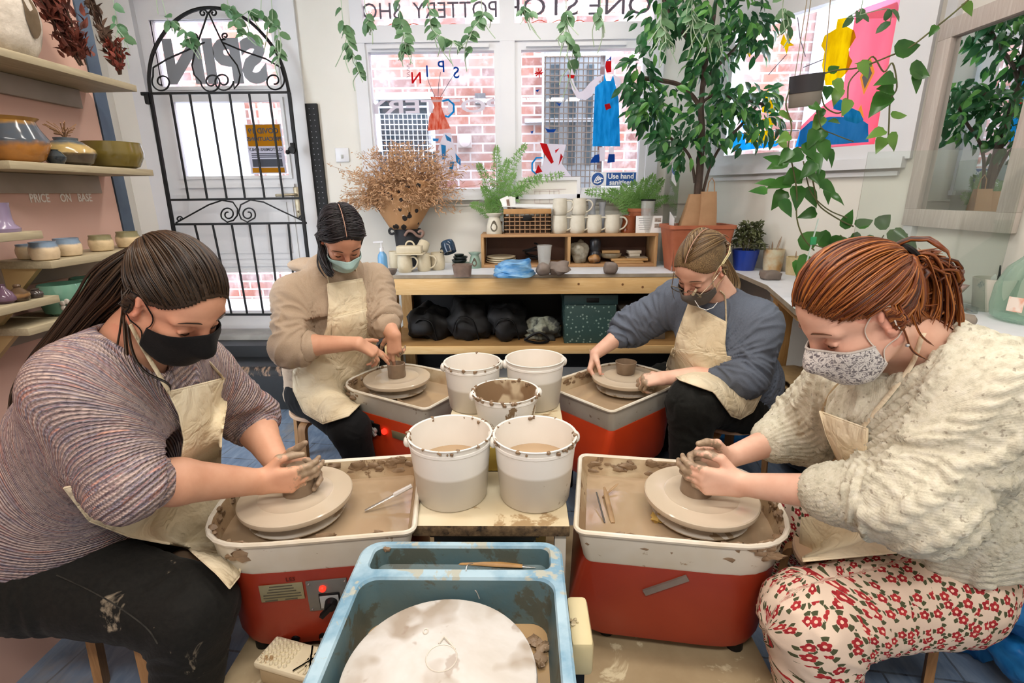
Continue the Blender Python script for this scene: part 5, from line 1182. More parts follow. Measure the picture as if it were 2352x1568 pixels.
def card(label, px0, px1, py0, py1, y, lean, rz, z=None):
 a = at((px0 + px1) / 2, py1, y=y); w_ = PXU(0, px1 - px0, a); h_ = PXU(0, py1 - py0, a); a.z = z if z else a.z
 t = thing('info_card', label, 'card', a); M_ = Matrix.Translation(a) @ Euler((rad(lean), 0, rad(rz))).to_matrix().to_4x4()
 g = G(); g.M = M_; g.box((0, 0, h_ / 2), (w_, .002, h_)); g.build('card_sheet', m_paper, t)
 g = G(); g.M = M_
 for k in range(6): g.box((-w_ * .18, -.0012, h_ * (.85 - .13 * k)), (w_ * (.45 - .05 * (k % 3)), .0006, h_ * .035))
 tag(g.build('printed_text', mat('print_grey', '#9a9a9e', None, 3, .6), t), kind='stuff')
 for k in (0, 1): g = G(); g.M = M_; g.box((w_ * .33, -.0012, h_ * (.75 - .34 * k)), (w_ * .24, .0008, h_ * .24)); g.build('printed_photo', mat('print_photo', '#7d6a5e', '#b9aca0', 60, .5), t)
card('white info card with two small photos on cubby unit by terracotta jar', 1460, 1520, 494, 532, UY + .03, -6, 0, UZ)
m_pers = glassy('perspex', '#f4f8f6', .10)
ps_ = thing('perspex_screen', 'clear perspex screen standing at end of cubby unit with cards on it', 'screen', (ux1 + .05, 3.15, TB))
A = V((ux1 + .035, 3.00, TB + .001)); B = V((ux1 + .07, 3.42, TB + .001)); zt = at(1545, 370, y=3.1).z
d_ = (B - A).normalized(); nn = V((d_.y, -d_.x, 0)) * .002
g = G(); g.add([A - nn, B - nn, B - nn + V((0, 0, zt - TB)), A - nn + V((0, 0, zt - TB)), A + nn, B + nn, B + nn + V((0, 0, zt - TB)), A + nn + V((0, 0, zt - TB))], [(0, 1, 2, 3), (7, 6, 5, 4), (0, 4, 5, 1), (1, 5, 6, 2), (2, 6, 7, 3), (3, 7, 4, 0)]); g.build('screen_sheet', m_pers, ps_, smooth=False)
def on_screen(u, z): return A + d_ * u + V((0, 0, z - TB)) - V((nn.x, nn.y, 0)) * -1.6
for (u0, u1, z0, z1, lb, nm) in ((.03, .17, UZ + .0, UZ + .11, '', 'info_card'), (.06, .20, zt - .12, zt - .02, '', 'sticker')):
 g = G(); g.add([A + d_ * u + V((0, 0, z - TB)) - nn * o for o in (1.5, 2.2) for u, z in ((u0, z0 - .02), (u1, z0 + .015), (u1 + .01, z1 + .02), (u0 + .01, z1 - .015))], [(0, 1, 2, 3), (7, 6, 5, 4), (0, 4, 5, 1), (1, 5, 6, 2), (2, 6, 7, 3), (3, 7, 4, 0)])
 g.build(nm, m_paper, ps_, smooth=False)
g = G(); g.add([A + d_ * u + V((0, 0, z - TB)) - nn * o for o in (2.3, 2.6) for u, z in ((.09, zt - .085), (.20, zt - .06), (.205, zt - .03), (.095, zt - .055))], [(0, 1, 2, 3), (7, 6, 5, 4), (0, 4, 5, 1), (1, 5, 6, 2), (2, 6, 7, 3), (3, 7, 4, 0)]); g.build('sticker_band', m_sblue, ps_, smooth=False)
m_blk = mat('black_fabric', '#08080b', '#050507', 12, .7, bump=.5, bscale=14)
def blob(name, label, cat, c, r, m, seed=0, wob=.35, part='body', floor=None, n=28):
 t = thing(name, label, cat, V((c[0], c[1], floor if floor is not None else c[2]))); g = G(); g.ball((0, 0, 0), 1, n); vs = []
 for p in g.v:
  p = V(p); k = 1 + wob * mnoise.noise(p * 1.6 + V((seed * 3.3, 1, 0))) + wob * .4 * mnoise.noise(p * 4.5 + V((seed, 0, 2)))
  q = V(c) + V((p.x * r[0] * k, p.y * r[1] * k, p.z * r[2] * k)); 
  if floor is not None: q.z = max(q.z, floor + .001)
  vs.append(tuple(q))
 g.v = vs; g.build(part, m, t, smooth=True); return t
zs = zs1
bl = [(985, 745, .135, .12, 'black rucksack on lower shelf nearest beige hoodie woman'), (1075, 742, .145, .13, 'black coat heaped in middle of lower shelf'), (1165, 748, .14, .12, 'black shoulder bag on lower shelf beside grey folded bag')]
for k, (px, py, rx, rz_, lb) in enumerate(bl):
 c = at(px, py, y=3.17); t = blob('black_bag', lb, 'bag', (c.x, 3.19, zs + rz_ * .75), (rx, .15, rz_), m_blk, k + 3, .45, 'bag_body', zs); t['group'] = 'black bags under bench'
 g = G(); g.tube(spline([(c.x - rx * .6, 3.05, zs + .05), (c.x - rx * .3, 3.03, zs + rz_ * 1.2), (c.x + rx * .3, 3.03, zs + rz_ * 1.1), (c.x + rx * .55, 3.02, zs + .02)], 5), .008, 6, flat=.5); g.build('strap', m_black, t)
g = G(); g.ball(at(962, 776, y=3.03), .012, 8)
c = at(1248, 760, y=3.1); t = blob('folded_bag', 'grey and black patterned tote crumpled on lower shelf beside green box', 'bag', (c.x, 3.12, zs + .05), (.12, .09, .075), mat('grey_tote', '#a3a795', '#3d3f3c', 9, .7, lo=.45, hi=.55, bump=.4, bscale=14), 9, .5, 'tote_body', zs)
g = G(); g.tube(spline([(c.x - .12, 3.02, zs + .02), (c.x - .03, 3.0, zs + .07), (c.x + .03, 3.0, zs + .02), (c.x - .04, 2.99, zs + .008), (c.x - .12, 3.02, zs + .02)], 5), .008, 6); g.build('tote_strap', m_black, t)
def dots(name, base, dot, scale, thr=.16):
 t = NT(name); v = t.n('ShaderNodeTexVoronoi'); v.inputs['Scale'].default_value = scale; v.inputs['Randomness'].default_value = .7; t.l(t.coord('Object'), v.inputs['Vector'])
 t.bsdf(t.ramp(v.outputs['Distance'], [(thr, dot), (thr + .04, base)]), .6); return t.m
m_gbox = dots('green_dotted', '#2d4a47', '#7d948c', 42, .22); m_gtop = mat('green_lid', '#22393a', None, 3, .5)
a, b = at(1296, 787, y=3.0), at(1412, 787, y=3.0); zt_ = at(1350, 700, y=3.0).z
t = thing('storage_box', 'dark green box with pale dots and black handle under bench', 'box', ((a.x + b.x) / 2, 3.13, zs)); g = G(); g.box(((a.x + b.x) / 2, 3.13, (zs + zt_) / 2 + .001), (b.x - a.x, .26, zt_ - zs), bev=.003); g.build('box_body', m_gbox, t)
g = G(); g.box(((a.x + b.x) / 2, 3.13, zt_ + .032), (b.x - a.x + .012, .275, .06), bev=.003); g.build('box_lid', m_gtop, t)
g = G(); g.box(((a.x + b.x) / 2 + .01, 2.992, zt_ + .03), (.075, .006, .028), bev=.004); g.build('label_holder', m_black, t)
a, b = at(1425, 785, y=3.05), at(1530, 785, y=3.05); t = thing('grey_box', 'plain grey box under bench beside green dotted box', 'box', ((a.x + b.x) / 2, 3.2, zs)); g = G(); g.box(((a.x + b.x) / 2, 3.2, zs + .091), (b.x - a.x, .24, .18), bev=.004); g.build('box_body', mat('dull_box', '#7d7469', '#6d655b', 5, .7), t)
g = G(); g.box(((a.x + b.x) / 2, 3.2, zs + .19), (b.x - a.x + .01, .25, .02), bev=.004); g.build('box_lid', mat('dull_box_lid', '#8c8377', None, 5, .7), t)
c = at(1716, 622, z=TB) + V((0, .05, 0)); H_ = PXU(0, 46, c); R_ = PXU(0, 29, c)
bp = thing('blue_pot_plant', 'plant with crisp curly dull green leaves in bright blue pot', 'potted plant', c)
g = G(); g.lathe([(R_ * .72, 0), (R_ * .76, .004), (R_ * .98, H_ * .9), (R_ * 1.0, H_), (R_ * .9, H_), (R_ * .8, H_ * .8), (0, H_ * .8)], c, 32, cap=False); g.build('pot', mat('cobalt_plastic', '#2143a8', '#1d3b96', 3, .35), bp)
rnd = random.Random(11); g = G(); m_crisp = mat('crisp_leaf', '#6b7048', '#3f4a2c', 9, .6)
for k in range(420):
 u = rnd.random(); z = H_ + .005 + .15 * u; rr = (.065 if u < .75 else .05) * math.sqrt(rnd.random()) ; a = rnd.uniform(0, 6.28)
 if u < .25: rr *= 1.5
 p = c + V((rr * math.cos(a) + .012 * u, rr * math.sin(a), z)); g.leaf(p, (math.cos(a) * .8, math.sin(a) * .8, rnd.uniform(-.6, .8)), (rnd.uniform(-1, 1), rnd.uniform(-1, 1), 1), rnd.uniform(.02, .035), rnd.uniform(.012, .02), rnd.uniform(-.8, .9), .6)
tag(g.build('foliage', m_crisp, bp), kind='stuff')
g = G()
for k in range(7): a = k * .9; g.tube([c + V((.01 * math.cos(a), .01 * math.sin(a), H_ * .8)), c + V((.035 * math.cos(a), .035 * math.sin(a), H_ + .10))], .003, 5)
tag(g.build('stems', mat('plant_stem', '#5d5a3a', None, 4, .6), bp), kind='stuff')
lump('clay_block', 'flat torn block of grey-brown clay before tool jar on side bench', 1776, 644, 42, 20, m_clayd, seed=8, sq=.5, wob=.2)
def tooljar(label, px, py, w, h, m, sticks, seed, sq=False, mstick=None):
 c = at(px, py, z=TB) + V((0, .03, 0)); R_ = PXU(0, w / 2, c); H_ = PXU(0, h, c); t = thing('tool_jar', label, 'jar', c)
 g = G(); g.lathe([(R_ * .9, 0), (R_, H_ * .3), (R_ * 1.05, H_), (R_ * .95, H_), (R_ * .85, H_ * .1), (0, H_ * .1)], c, 24, cap=False); g.build('jar_body', m, t)
 rnd = random.Random(seed)
 for k, (L_, w_, lx_, m_) in enumerate(sticks):
  a = rnd.uniform(0, 6.28); b_ = c + V((R_ * .3 * math.cos(a), R_ * .3 * math.sin(a), H_ * .15)); e_ = c + V((lx_, R_ * .2 * math.sin(a), L_))
  tt = thing('pottery_tool', ['pointed wooden', 'flat wooden', 'slim wooden', 'short wooden', 'metal-tipped'][k % 5] + ' tool standing in ' + label[:label.find(' on side')] , 'tool', b_, 0, 'tools in ' + label[:label.find(' on side')]); g = G(); g.tube([b_, b_.lerp(e_, .6), b_.lerp(e_, .85), e_], [w_ * .7, w_, w_ * 1.1, w_ * .25], 6, flat=.5); g.build('tool_shaft', m_, tt)
 return t
m_tw = mat('old_tool_wood', '#b9a088', '#9c8570', 14, .6)
tooljar('patterned tool jar on side bench beside blue pot', 1778, 624, 42, 50, mat('painted_jar', '#d6d0b4', '#c99a62', 12, .25, splat=.62, spat_c='#b7c0b8', sscale=9), [(.17, .007, -.012, m_tw), (.20, .008, .03, m_tw), (.15, .006, -.03, m_tw), (.13, .005, -.045, m_tw)], 3)
tooljar('cream tool pot on side bench near trailing plant', 1832, 632, 42, 40, mat('cream_stone', '#d8c69c', '#c9b586', 20, .7), [(.13, .006, -.004, m_tw), (.10, .007, .03, m_tw), (.09, .005, -.03, m_tw)], 4)
c = at(2268, 712, z=TB); R_ = PXU(0, 36, c); H_ = PXU(0, 74, c)
tcup = thing('patterned_cup', 'tapered cup with faint grey and green pattern holding black tools', 'cup', c)
g = G(); g.lathe([(R_ * .78, 0), (R_ * .8, .004), (R_ * 1.1, H_), (R_ * 1.04, H_), (R_ * .76, .01), (0, .01)], c, 32, cap=False); g.build('cup_body', mat('sprigged_paper', '#dfdad0', '#d6d0c4', 5, .5, splat=.6, spat_c='#aeb4b4', sscale=14), tcup)
for k, (dx, L_, r_) in enumerate(((.02, .17, .004), (.045, .13, .006), (.06, .115, .006), (.075, .12, .007))):
 tt = thing('black_tool', ['upright black rod in patterned cup', 'short black tool leaning in patterned cup', 'curved black tool leaning in patterned cup', 'black tool leaning furthest out of patterned cup'][k], 'tool', c + V((0, 0, .02)), 0, 'black tools in patterned cup'); g = G(); g.tube([c + V((0, .0, .02)), c + V((dx, .01, L_ * .8)), c + V((dx * 1.5 if k else dx * 1.2, .02, L_))], [r_ * .8, r_, r_ * .6], 7); g.build('tool_shaft', m_black, tt)
tt = thing('plaster_wedge', 'white pointed scrap sticking out of patterned cup', 'scrap', c + V((0, 0, .03))); g = G(); g.tube([c + V((-.01, 0, .03)), c + V((-.006, 0, H_ * 1.02)), c + V((-.004, 0, H_ * 1.12))], [.012, .012, .002], 4); g.build('scrap_body', m_paper, tt)
m_dem = NT('green_bottle_glass'); a_ = m_dem.n('ShaderNodeBsdfTransparent'); a_.inputs[0].default_value = rgba('#e6f3ec'); b_ = m_dem.n('ShaderNodeBsdfPrincipled'); b_.inputs['Base Color'].default_value = rgba('#bcd8cc'); b_.inputs['Roughness'].default_value = .05; mx = m_dem.n('ShaderNodeMixShader'); lw = m_dem.n('ShaderNodeLayerWeight'); lw.inputs[0].default_value = .45; m_dem.l(m_dem.math('ADD', m_dem.math('MULTIPLY', lw.outputs['Facing'], .5), .10, True), mx.inputs[0]); m_dem.l(a_.outputs[0], mx.inputs[1]); m_dem.l(b_.outputs[0], mx.inputs[2]); m_dem.l(mx.outputs[0], m_dem.out.inputs[0]); m_dem = m_dem.m
cl_ = at(2283, 735, z=TB); R_ = .125; c = V((cl_.x + R_ * .93, cl_.y - .02, TB))
dj = thing('demijohn', 'large pale green glass demijohn with orange sticker at bench edge', 'bottle', c)
g = G(); g.lathe([(0, .002), (R_ * .8, .002), (R_ * .95, .015), (R_, .05), (R_ * .98, .12), (R_ * .8, .185), (R_ * .45, .235), (.024, .27), (.022, .32), (.028, .325), (.028, .335), (.018, .335)], c, 40, cap=False); g.build('glass_body', m_dem, dj)
g = G(); P = []
for i in range(5):
 rr_ = []
 for j in range(5): a = math.pi + .35 + (j / 4 - .5) * .36; z = .045 + .05 * i / 4; q = R_ * 1.008; rr_.append(c + V((q * math.cos(a), q * math.sin(a), z)))
 P.append(rr_)
g.grid(P); g.build('sticker', mat('orange_sticker', '#e08a62', '#f0e2d6', 14, .5, lo=.42, hi=.55), dj)
c = at(2222, 752, z=TB); t = thing('pebble_weight', 'rounded grey stone on side bench behind red-haired woman', 'stone', c); g = G(); g.tube([c + V((-.03, .02, .022)), c + V((-.01, .012, .024)), c + V((.015, .004, .022)), c + V((.024, 0, .021))], [.02, .023, .021, .01], 16); g.build('stone_body', mat('grey_stone', '#8f8579', '#7d7368', 6, .6), t)
m_pl2 = wood('pale_batten', '#e0c08c', '#d2ae76', 'X', 4, .5)
for k, (p0_, p1_, th, wd, lb) in enumerate((((2205, 800), (2420, 806), .02, .07, 'thick pale wooden batten across side bench near demijohn'), ((2195, 672), (2250, 686), .018, .05, 'short wooden batten on side bench behind patterned cup'))):
 a, b = at(*p0_, z=TB), at(*p1_, z=TB); t = thing('wooden_batten', lb, 'batten', (a + b) / 2, 0, 'battens on side bench'); b.z = a.z = TB + th / 2 + .0005
 g = G(); g.bar(a, b, wd, th); g.build('batten_body', m_pl2, t)
c = at(2120, 640, z=TB); c = V((1.62, 2.02, TB)); t = thing('ruffled_bowl', 'pale pink scalloped bowl behind red hair on side bench', 'bowl', c); g = G(); P = []
for i, (r_, z) in enumerate(((.035, 0), (.06, .02), (.08, .05), (.095, .085), (.10, .10))): P.append([c + V((r_ * (1 + .12 * (i / 4) * math.cos(8 * a)) * math.cos(a), r_ * (1 + .12 * (i / 4) * math.cos(8 * a)) * math.sin(a), z)) for a in np.linspace(0, 6.2832, 65)[:-1]])
g.loft(P, cap=False); g.add(P[0], [tuple(range(63, -1, -1))]); g.build('bowl_body', mat('pink_ceramic', '#d9b9b4', '#c9a49e', 6, .35), t)
my0, my1, mz0, mz1 = at(2321, 548, x=MX - .02).y, at(2079, 499, x=MX - .02).y, 1.14, 1.99
mr = thing('wall_mirror', 'large mirror in whitewashed wooden frame on right-hand wall', 'mirror', (MX - .02, (my0 + my1) / 2, mz0))
m_wash = wood('whitewashed_wood', '#d8cfc8', '#c6bab2', 'Z', 4, .6); FWm = .075
for (ya_, yb_, za_, zb_) in ((my0, my1, mz0, mz0 + FWm), (my0, my1, mz1 - FWm, mz1), (my0, my0 + FWm, mz0 + FWm, mz1 - FWm), (my1 - FWm, my1, mz0 + FWm, mz1 - FWm)):
 g = G(); g.box((MX - .017, (ya_ + yb_) / 2, (za_ + zb_) / 2), (.03, yb_ - ya_, zb_ - za_), bev=.002); g.build('frame_rail', m_wash, mr)
t_ = NT('mirror_silver'); t_.bsdf('#dfe3e2', .01, 1.0); g = G(); g.box((MX - .008, (my0 + my1) / 2, (mz0 + mz1) / 2), (.004, my1 - my0 - .12, mz1 - mz0 - .12)); g.build('mirror_glass', t_.m, mr)
for k, (P0, P1, z1, lb) in enumerate(((at(1925, 640, z=TB), V((MX - .12, 1.72, TB)), at(1952, 346, y=2.2).z, 'clear perspex screen standing across side bench in front of mirror'),)):
 P0 = V((1.28, 2.02, TB)); P1 = V((MX - .06, 1.92, TB)); d_ = (P1 - P0).normalized(); nn = V((d_.y, -d_.x, 0)) * .002; zt_ = at(2030, 346, y=1.97).z
 t = thing('perspex_screen', lb, 'screen', P0.lerp(P1, .5)); g = G(); g.add([P0 - nn, P1 - nn, P1 - nn + V((0, 0, zt_ - TB)), P0 - nn + V((0, 0, zt_ - TB)), P0 + nn, P1 + nn, P1 + nn + V((0, 0, zt_ - TB)), P0 + nn + V((0, 0, zt_ - TB))], [(0, 1, 2, 3), (7, 6, 5, 4), (0, 4, 5, 1), (1, 5, 6, 2), (2, 6, 7, 3), (3, 7, 4, 0)]); g.build('screen_sheet', m_pers, t, smooth=False)
 g = G()
 for Q in (P0.lerp(P1, .15), P0.lerp(P1, .85)): g.box(Q + V((0, 0, .012)), (.03, .08, .024), rz=math.atan2(d_.y, d_.x), bev=.003)
 tag(g.build('screen_feet', m_pers, t), kind='stuff')
m_kraft = mat('kraft_paper', '#a3865c', '#7f6642', 7, .7, bump=.5, bscale=12)
c = at(1835, 800, y=2.2); rnd = random.Random(4)
for k in range(4):
 t = thing('paper_bundle', ['lowest folded kraft paper sheet on shelf below side bench', 'second kraft paper sheet on shelf below side bench', 'third kraft paper sheet on shelf below side bench', 'topmost crumpled kraft paper sheet on shelf below side bench'][k], 'paper', (c.x + .05, 2.2, LS + .03 * k), 0, 'kraft paper under side bench'); g = G(); P = []
 for i in range(9): P.append([V((c.x - .06 + .035 * i, 2.05 + .045 * j, LS + .004 + .035 * k + .016 * (1 + mnoise.noise(V((i * .7, j * .8, k * 3)))))) for j in range(8)])
 g.grid(P); o = g.build('paper_sheet', m_kraft, t, smooth=True); sd = o.modifiers.new('thick', 'SOLIDIFY'); sd.thickness = .008
c = at(1905, 860, z=.03); blob('clay_sack', 'dark grey sack under lowest shelf of side bench', 'sack', (1.45, 2.15, .12), (.22, .25, .14), mat('grey_sack', '#4a4a4c', '#3a3a3d', 6, .5, bump=.3), 5, .3, 'sack_body', 0)
m_bluebag = mat('blue_bag_floor', '#2e86c9', '#0f5aa0', 8, .25, lo=.35, hi=.6, bump=.8, bscale=12, dist=1.0)
for k, (px, py, z0, r, lb) in enumerate(((1680, 990, 0, (.14, .12, .10), 'blue plastic bag on floor behind stool of grey sweatshirt woman'), (1715, 955, 0, (.09, .10, .17), 'upright blue plastic bag against side bench leg'), (1935, 1040, 0, (.12, .12, .10), 'blue plastic bag on floor behind floral trousers wheel'))):
 c = at(px, py, z=z0 + r[2] * .5); t = blob('blue_clay_bag', lb, 'bag', (c.x, c.y, z0 + r[2] * .8), r, m_bluebag, 20 + k, .4, 'bag_body', 0); t['group'] = 'blue bags of clay on floor'
for k, (px, py, zc_, r, lb) in enumerate(((2330, 1330, .30, (.10, .16, .12), 'large blue plastic bag on timber stack beside floral trousers'), (2245, 1410, .12, (.07, .09, .12), 'blue plastic bag wedged between timber stack and stool'), (2345, 1500, .12, (.06, .09, .06), 'small bright blue bag at foot of timber stack'))):
 c = at(px, py, z=zc_); t = blob('blue_clay_bag', lb, 'bag', c, r, m_bluebag, 30 + k, .4, 'bag_body', (.205 if k == 0 else 0)); t['group'] = 'blue bags of clay on floor'
for k in range(3):
 a, b = at(2250, 1440, z=.17), at(2420, 1560, z=.17); z = .03 + .055 * k; c = V((1.37, 1.02, z))
 t = thing('timber_plank', ['bottom plank of timber stack beside floral trousers', 'middle plank of timber stack beside floral trousers', 'top plank of timber stack beside floral trousers'][k], 'plank', c, 0, 'timber stack on floor'); g = G(); g.box((1.52 + .01 * k, 1.12 - .015 * k, .026 + .055 * k), (.26, .6, .05), rz=.12 - .05 * k, bev=.003); g.build('plank_body', m_piney if k < 2 else m_planks, t)
FX = -1.25; YS = 1.330; YE = 1.795
m_shelf = wood('limed_shelf', '#b5a98c', '#a0947a', 'Y', 4, .6); m_cleat = mat('shelf_cleat', '#9d9186', '#8f8479', 6, .6)
def shelf(label, y0, y1, z, cleat=True, bracket=False, zname='display_shelf', tri=None):
 t = thing(zname, label, 'shelf', (PX, (y0 + y1) / 2, z), 0, 'display shelves on pink partition'); g = G(); g.box(((PX + FX) / 2, (y0 + y1) / 2, z - .010), (FX - PX, y1 - y0, .02), bev=.002); g.build('shelf_board', m_shelf, t)
 if cleat: g = G(); g.box((PX + .010, (y0 + y1) / 2 - .02, z - .048), (.018, y1 - y0 - .06, .055), bev=.002); g.build('wall_cleat', m_cleat, t)
 for yb in (tri or ()):
  g = G(); g.prism([(PX + .001, z - .021), (FX - .05, z - .021), (PX + .001, z - .13)], yb - .008, yb + .008, M=Matrix(((1, 0, 0), (0, 0, 1), (0, 1, 0)))); g.build('bracket', mat('raw_bracket', '#c3a878', '#b39768', 6, .6), t)
 return t
shelf('topmost shelf on pink partition, holding pale pebble sculpture and dried stems', .95, YE, 1.65)
shelf('second shelf on pink partition, holding two striped vases and olive bowl', YS - .04, YE, 1.39)
shelf('shelf of small two-tone cups under painted lettering', YS, YE, 1.14, tri=(YS + .02,))
shelf('lowest visible shelf holding green pots behind striped knit woman', 1.22, YE, .985, tri=(1.24,))
shelf('short shelf at picture edge holding mauve boot vase', .95, YS, 1.22, tri=())
shelf('short shelf at picture edge holding pear vase and lidded jar', .95, YS, 1.05, tri=(1.25,))
shelf('short shelf at picture edge just above large striped vase', .95, YS - .06, 1.475, cleat=False)
for x_, tx in ((1.529, 'PRICE'), (1.618, 'ON'), (1.690, 'BASE')): text_obj(tx, .034, frame_m((PX + .0012, x_, 1.300), (0, 1, 0), (0, 0, 1)), mat('white_pen', '#f6f0ea', None, 3, .6), 'painted_lettering', bpy.data.objects['wall_partition'], bold=.0007, depth=.0004, sx=.74)
def pot(name, label, px, w, z, prof, m, group=None, cat=None, dx=0.0, n=32, x=None, H=None):
 """px = centre pixel column, standing mid-shelf; w = pixel width"""
 x = x if x is not None else (PX + FX) / 2 + .02 + dx
 zz = z + .02
 lo_, hi_ = 0.0, 1568.0
 for _ in range(40):
  m_ = (lo_ + hi_) / 2; p = at(px, m_, x=x)
  if p.z > z: lo_ = m_
  else: hi_ = m_
 c = at(px, (lo_ + hi_) / 2, x=x); c.z = z + .0003; R_ = PXU(0, w / 2, c)
 t = thing(name, label, cat or name.split('_')[-1], c, 0, group); g = G(); g.lathe([(r * R_, h * R_) for r, h in prof], c, n, cap=False); g.add(g.v[:n], [tuple(range(n - 1, -1, -1))]); g.build(name.split('_')[-1] + '_body', m, t); t['_r'] = R_; return t, c, R_
gl_a = two_tone('amber_blue_glaze', '#a97d3c', '#4a525c', .095, .012, .12, '#b57a3a', .045)
t, c, r = pot('striped_vase', 'large round vase with amber and blue glaze bands, leftmost on second shelf', 46, 128, 1.39, [(.55, 0), (.75, .12), (1.0, .62), (.98, .78), (.78, 1.15), (.70, 1.38), (.82, 1.5), (.75, 1.5), (.6, 1.3), (0, 1.2)], gl_a)
t, c, r = pot('striped_vase', 'squat striped vase with dried tuft between amber vase and olive bowl', 165, 104, 1.39, [(.5, 0), (.8, .12), (1.0, .5), (.96, .68), (.55, 1.0), (.42, 1.05), (.44, 1.15), (.36, 1.15), (.3, 1.0), (0, .9)], two_tone('slate_cream_glaze', '#59636b', '#b59a62', .058, .008, .15, '#544c42', .034))
rnd = random.Random(3); g = G(); tz = c + V((0, 0, r * 1.1))
for k in range(40):
 a = rnd.uniform(0, 6.28); L_ = rnd.uniform(.02, .055); d = V((math.cos(a) * rnd.uniform(.2, .9), math.sin(a) * rnd.uniform(.2, .9), 1)).normalized(); g.tube([tz, tz + d * L_ * .6, tz + d * L_ + V((math.cos(a) * .012, math.sin(a) * .012, -.004))], [.0008, .001, .0016], 4)
t2 = thing('dried_tuft', 'tuft of pale dried stems in squat striped vase', 'dried flowers', tz); tag(g.build('stems', mat('dry_tuft', '#b58c68', '#8f6a4c', 30, .8), t2), kind='stuff')
pot('olive_bowl', 'deep olive glazed bowl at end of second shelf', 268, 116, 1.39, [(.6, 0), (.8, .08), (.97, .4), (1.0, .62), (.95, .9), (.96, .96), (.9, .96), (.88, .8), (.7, .2), (0, .15)], mat('olive_glaze', '#7a6a34', '#655829', 8, .12))
pot('mini_vase', 'tiny dark glazed pot in front of squat striped vase', 132, 40, 1.39, [(.6, 0), (.95, .5), (1, .8), (.6, 1.3), (.35, 1.45), (.4, 1.55), (.3, 1.5), (0, 1.3)], mat('dark_slate_glaze', '#3c4347', '#2b3134', 14, .12), dx=.045)
cup_prof = [(.72, 0), (.9, .1), (1.0, .6), (.98, .95), (.86, 1.3), (.88, 1.48), (.82, 1.48), (.8, 1.3), (.85, .5), (0, .2)]
gb = two_tone('blue_dip_glaze', '#7d92a8', '#d9c2a0', .034, .005, .2); gg = two_tone('olive_dip_glaze', '#86805f', '#d6bf98', .034, .005, .2)
for k, (px, w, m, lb, dx) in enumerate(((70, 46, gb, 'small dark cup half hidden at shelf start under lettering', -.035), (107, 56, gb, 'small blue and cream cup nearest picture edge under lettering', .03), (160, 54, gb, 'small blue and cream cup second along, under word ON', .01), (236, 48, gg, 'small olive and cream cup third along, under word BASE', .0), (298, 48, gg, 'small olive and cream cup at far end beside steel post', .0))):
 pot('small_cup', lb, px, w, 1.14, cup_prof, m, 'two-tone cups on shelf', 'cup', dx)
pot('boot_vase', 'mauve flared vase on short shelf at picture edge', 8, 62, 1.22, [(1, 0), (1.05, .25), (.75, .55), (.68, 1.0), (.7, 1.9), (.75, 2.1), (.68, 2.1), (.6, 1.6), (0, 1.5)], mat('mauve_glaze', '#8f8098', '#7d6f8c', 7, .2), None, 'vase', .02)
pot('pear_vase', 'purple pear-shaped vase on short shelf at picture edge', 16, 42, 1.05, [(.6, 0), (.95, .3), (1, .65), (.7, 1.15), (.3, 1.6), (.2, 1.9), (.26, 2.05), (.16, 2.0), (0, 1.8)], mat('purple_glaze', '#6d5466', '#5b4556', 8, .12), None, 'vase', .03)
pot('lidded_jar', 'brown banded lidded jar beside purple pear vase', 48, 40, 1.05, [(.65, 0), (.95, .3), (1, .7), (.95, 1.0), (.8, 1.1), (.5, 1.4), (.3, 1.55), (.38, 1.75), (.3, 1.9), (0, 1.95)], two_tone('brown_band_glaze', '#5a4634', '#8e6a44', .020, .004, .12, '#4a3a2c', .012), None, 'jar', .04)
pot('tiny_jar', 'tiny dark glazed jar at end of short shelf', 85, 28, 1.05, [(.8, 0), (1, .5), (.9, .9), (.5, 1.2), (.6, 1.4), (.4, 1.5), (0, 1.5)], mat('dark_brown_glaze', '#4b4340', '#3a3330', 8, .12), None, 'jar', .04)
m_grn = mat('sea_green_glaze', '#6f9a86', '#5a8572', 8, .15)
t, c, r = pot('green_pot', 'sea green pot with raised pale flower on lowest shelf', 156, 92, .985, [(.6, 0), (.85, .15), (1.0, .8), (.97, 1.25), (.9, 1.5), (.86, 1.5), (.88, 1.1), (0, .4)], m_grn, 'sea green pots on lowest shelf', 'pot', .02)
g = G(); fc = c + V((.7 * r, -.71 * r, r * .55))
for k in range(5): a = k * 1.257; g.ball(fc + V((.008 * math.cos(a), .008 * math.cos(a) * .5, .011 * math.sin(a))), (.008, .006, .008), 8)
g.build('flower_motif', mat('motif_pale', '#b9b0a6', None, 3, .5), t)
pot('green_pot', 'plain sea green pot farther along lowest shelf behind brown hair', 222, 84, .985, [(.6, 0), (.85, .15), (1.0, .8), (.97, 1.25), (.9, 1.5), (.86, 1.5), (.88, 1.1), (0, .4)], m_grn, 'sea green pots on lowest shelf', 'pot', .0)
c = at(48, 130, x=-1.33); c.z = 1.651; t = thing('pebble_sculpture', 'pale pitted pebble sculpture with dark oval hollow on top shelf', 'sculpture', c)
R_ = PXU(0, 60, c); c2 = c + V((0, -.02, .10)); g = G(); g.ball(c2, (.06, R_ * 1.25, .105), 28, wob=.12, seed=2); g.v = [(x, y, max(z, 1.652)) for x, y, z in g.v]; g.build('stone_body', mat('pitted_stone', '#cfc6ba', '#b5aca0', 26, .9, bump=.6, bscale=60, splat=.68, spat_c='#8f867c', sscale=30), t)
g = G(); P = []
for k in range(24): a = 2 * math.pi * k / 24; P.append(V((.0, R_ * .34 * math.cos(a) + .018, .062 * math.sin(a) * (1.1 if math.sin(a) > 0 else .85) + .005)))
bvh = BVHTree.FromPolygons([V(p) for p in t.children[0].data.vertices and [v.co + V(t.location) for v in t.children[0].data.vertices]], [tuple(p.vertices) for p in t.children[0].data.polygons])
Q = []
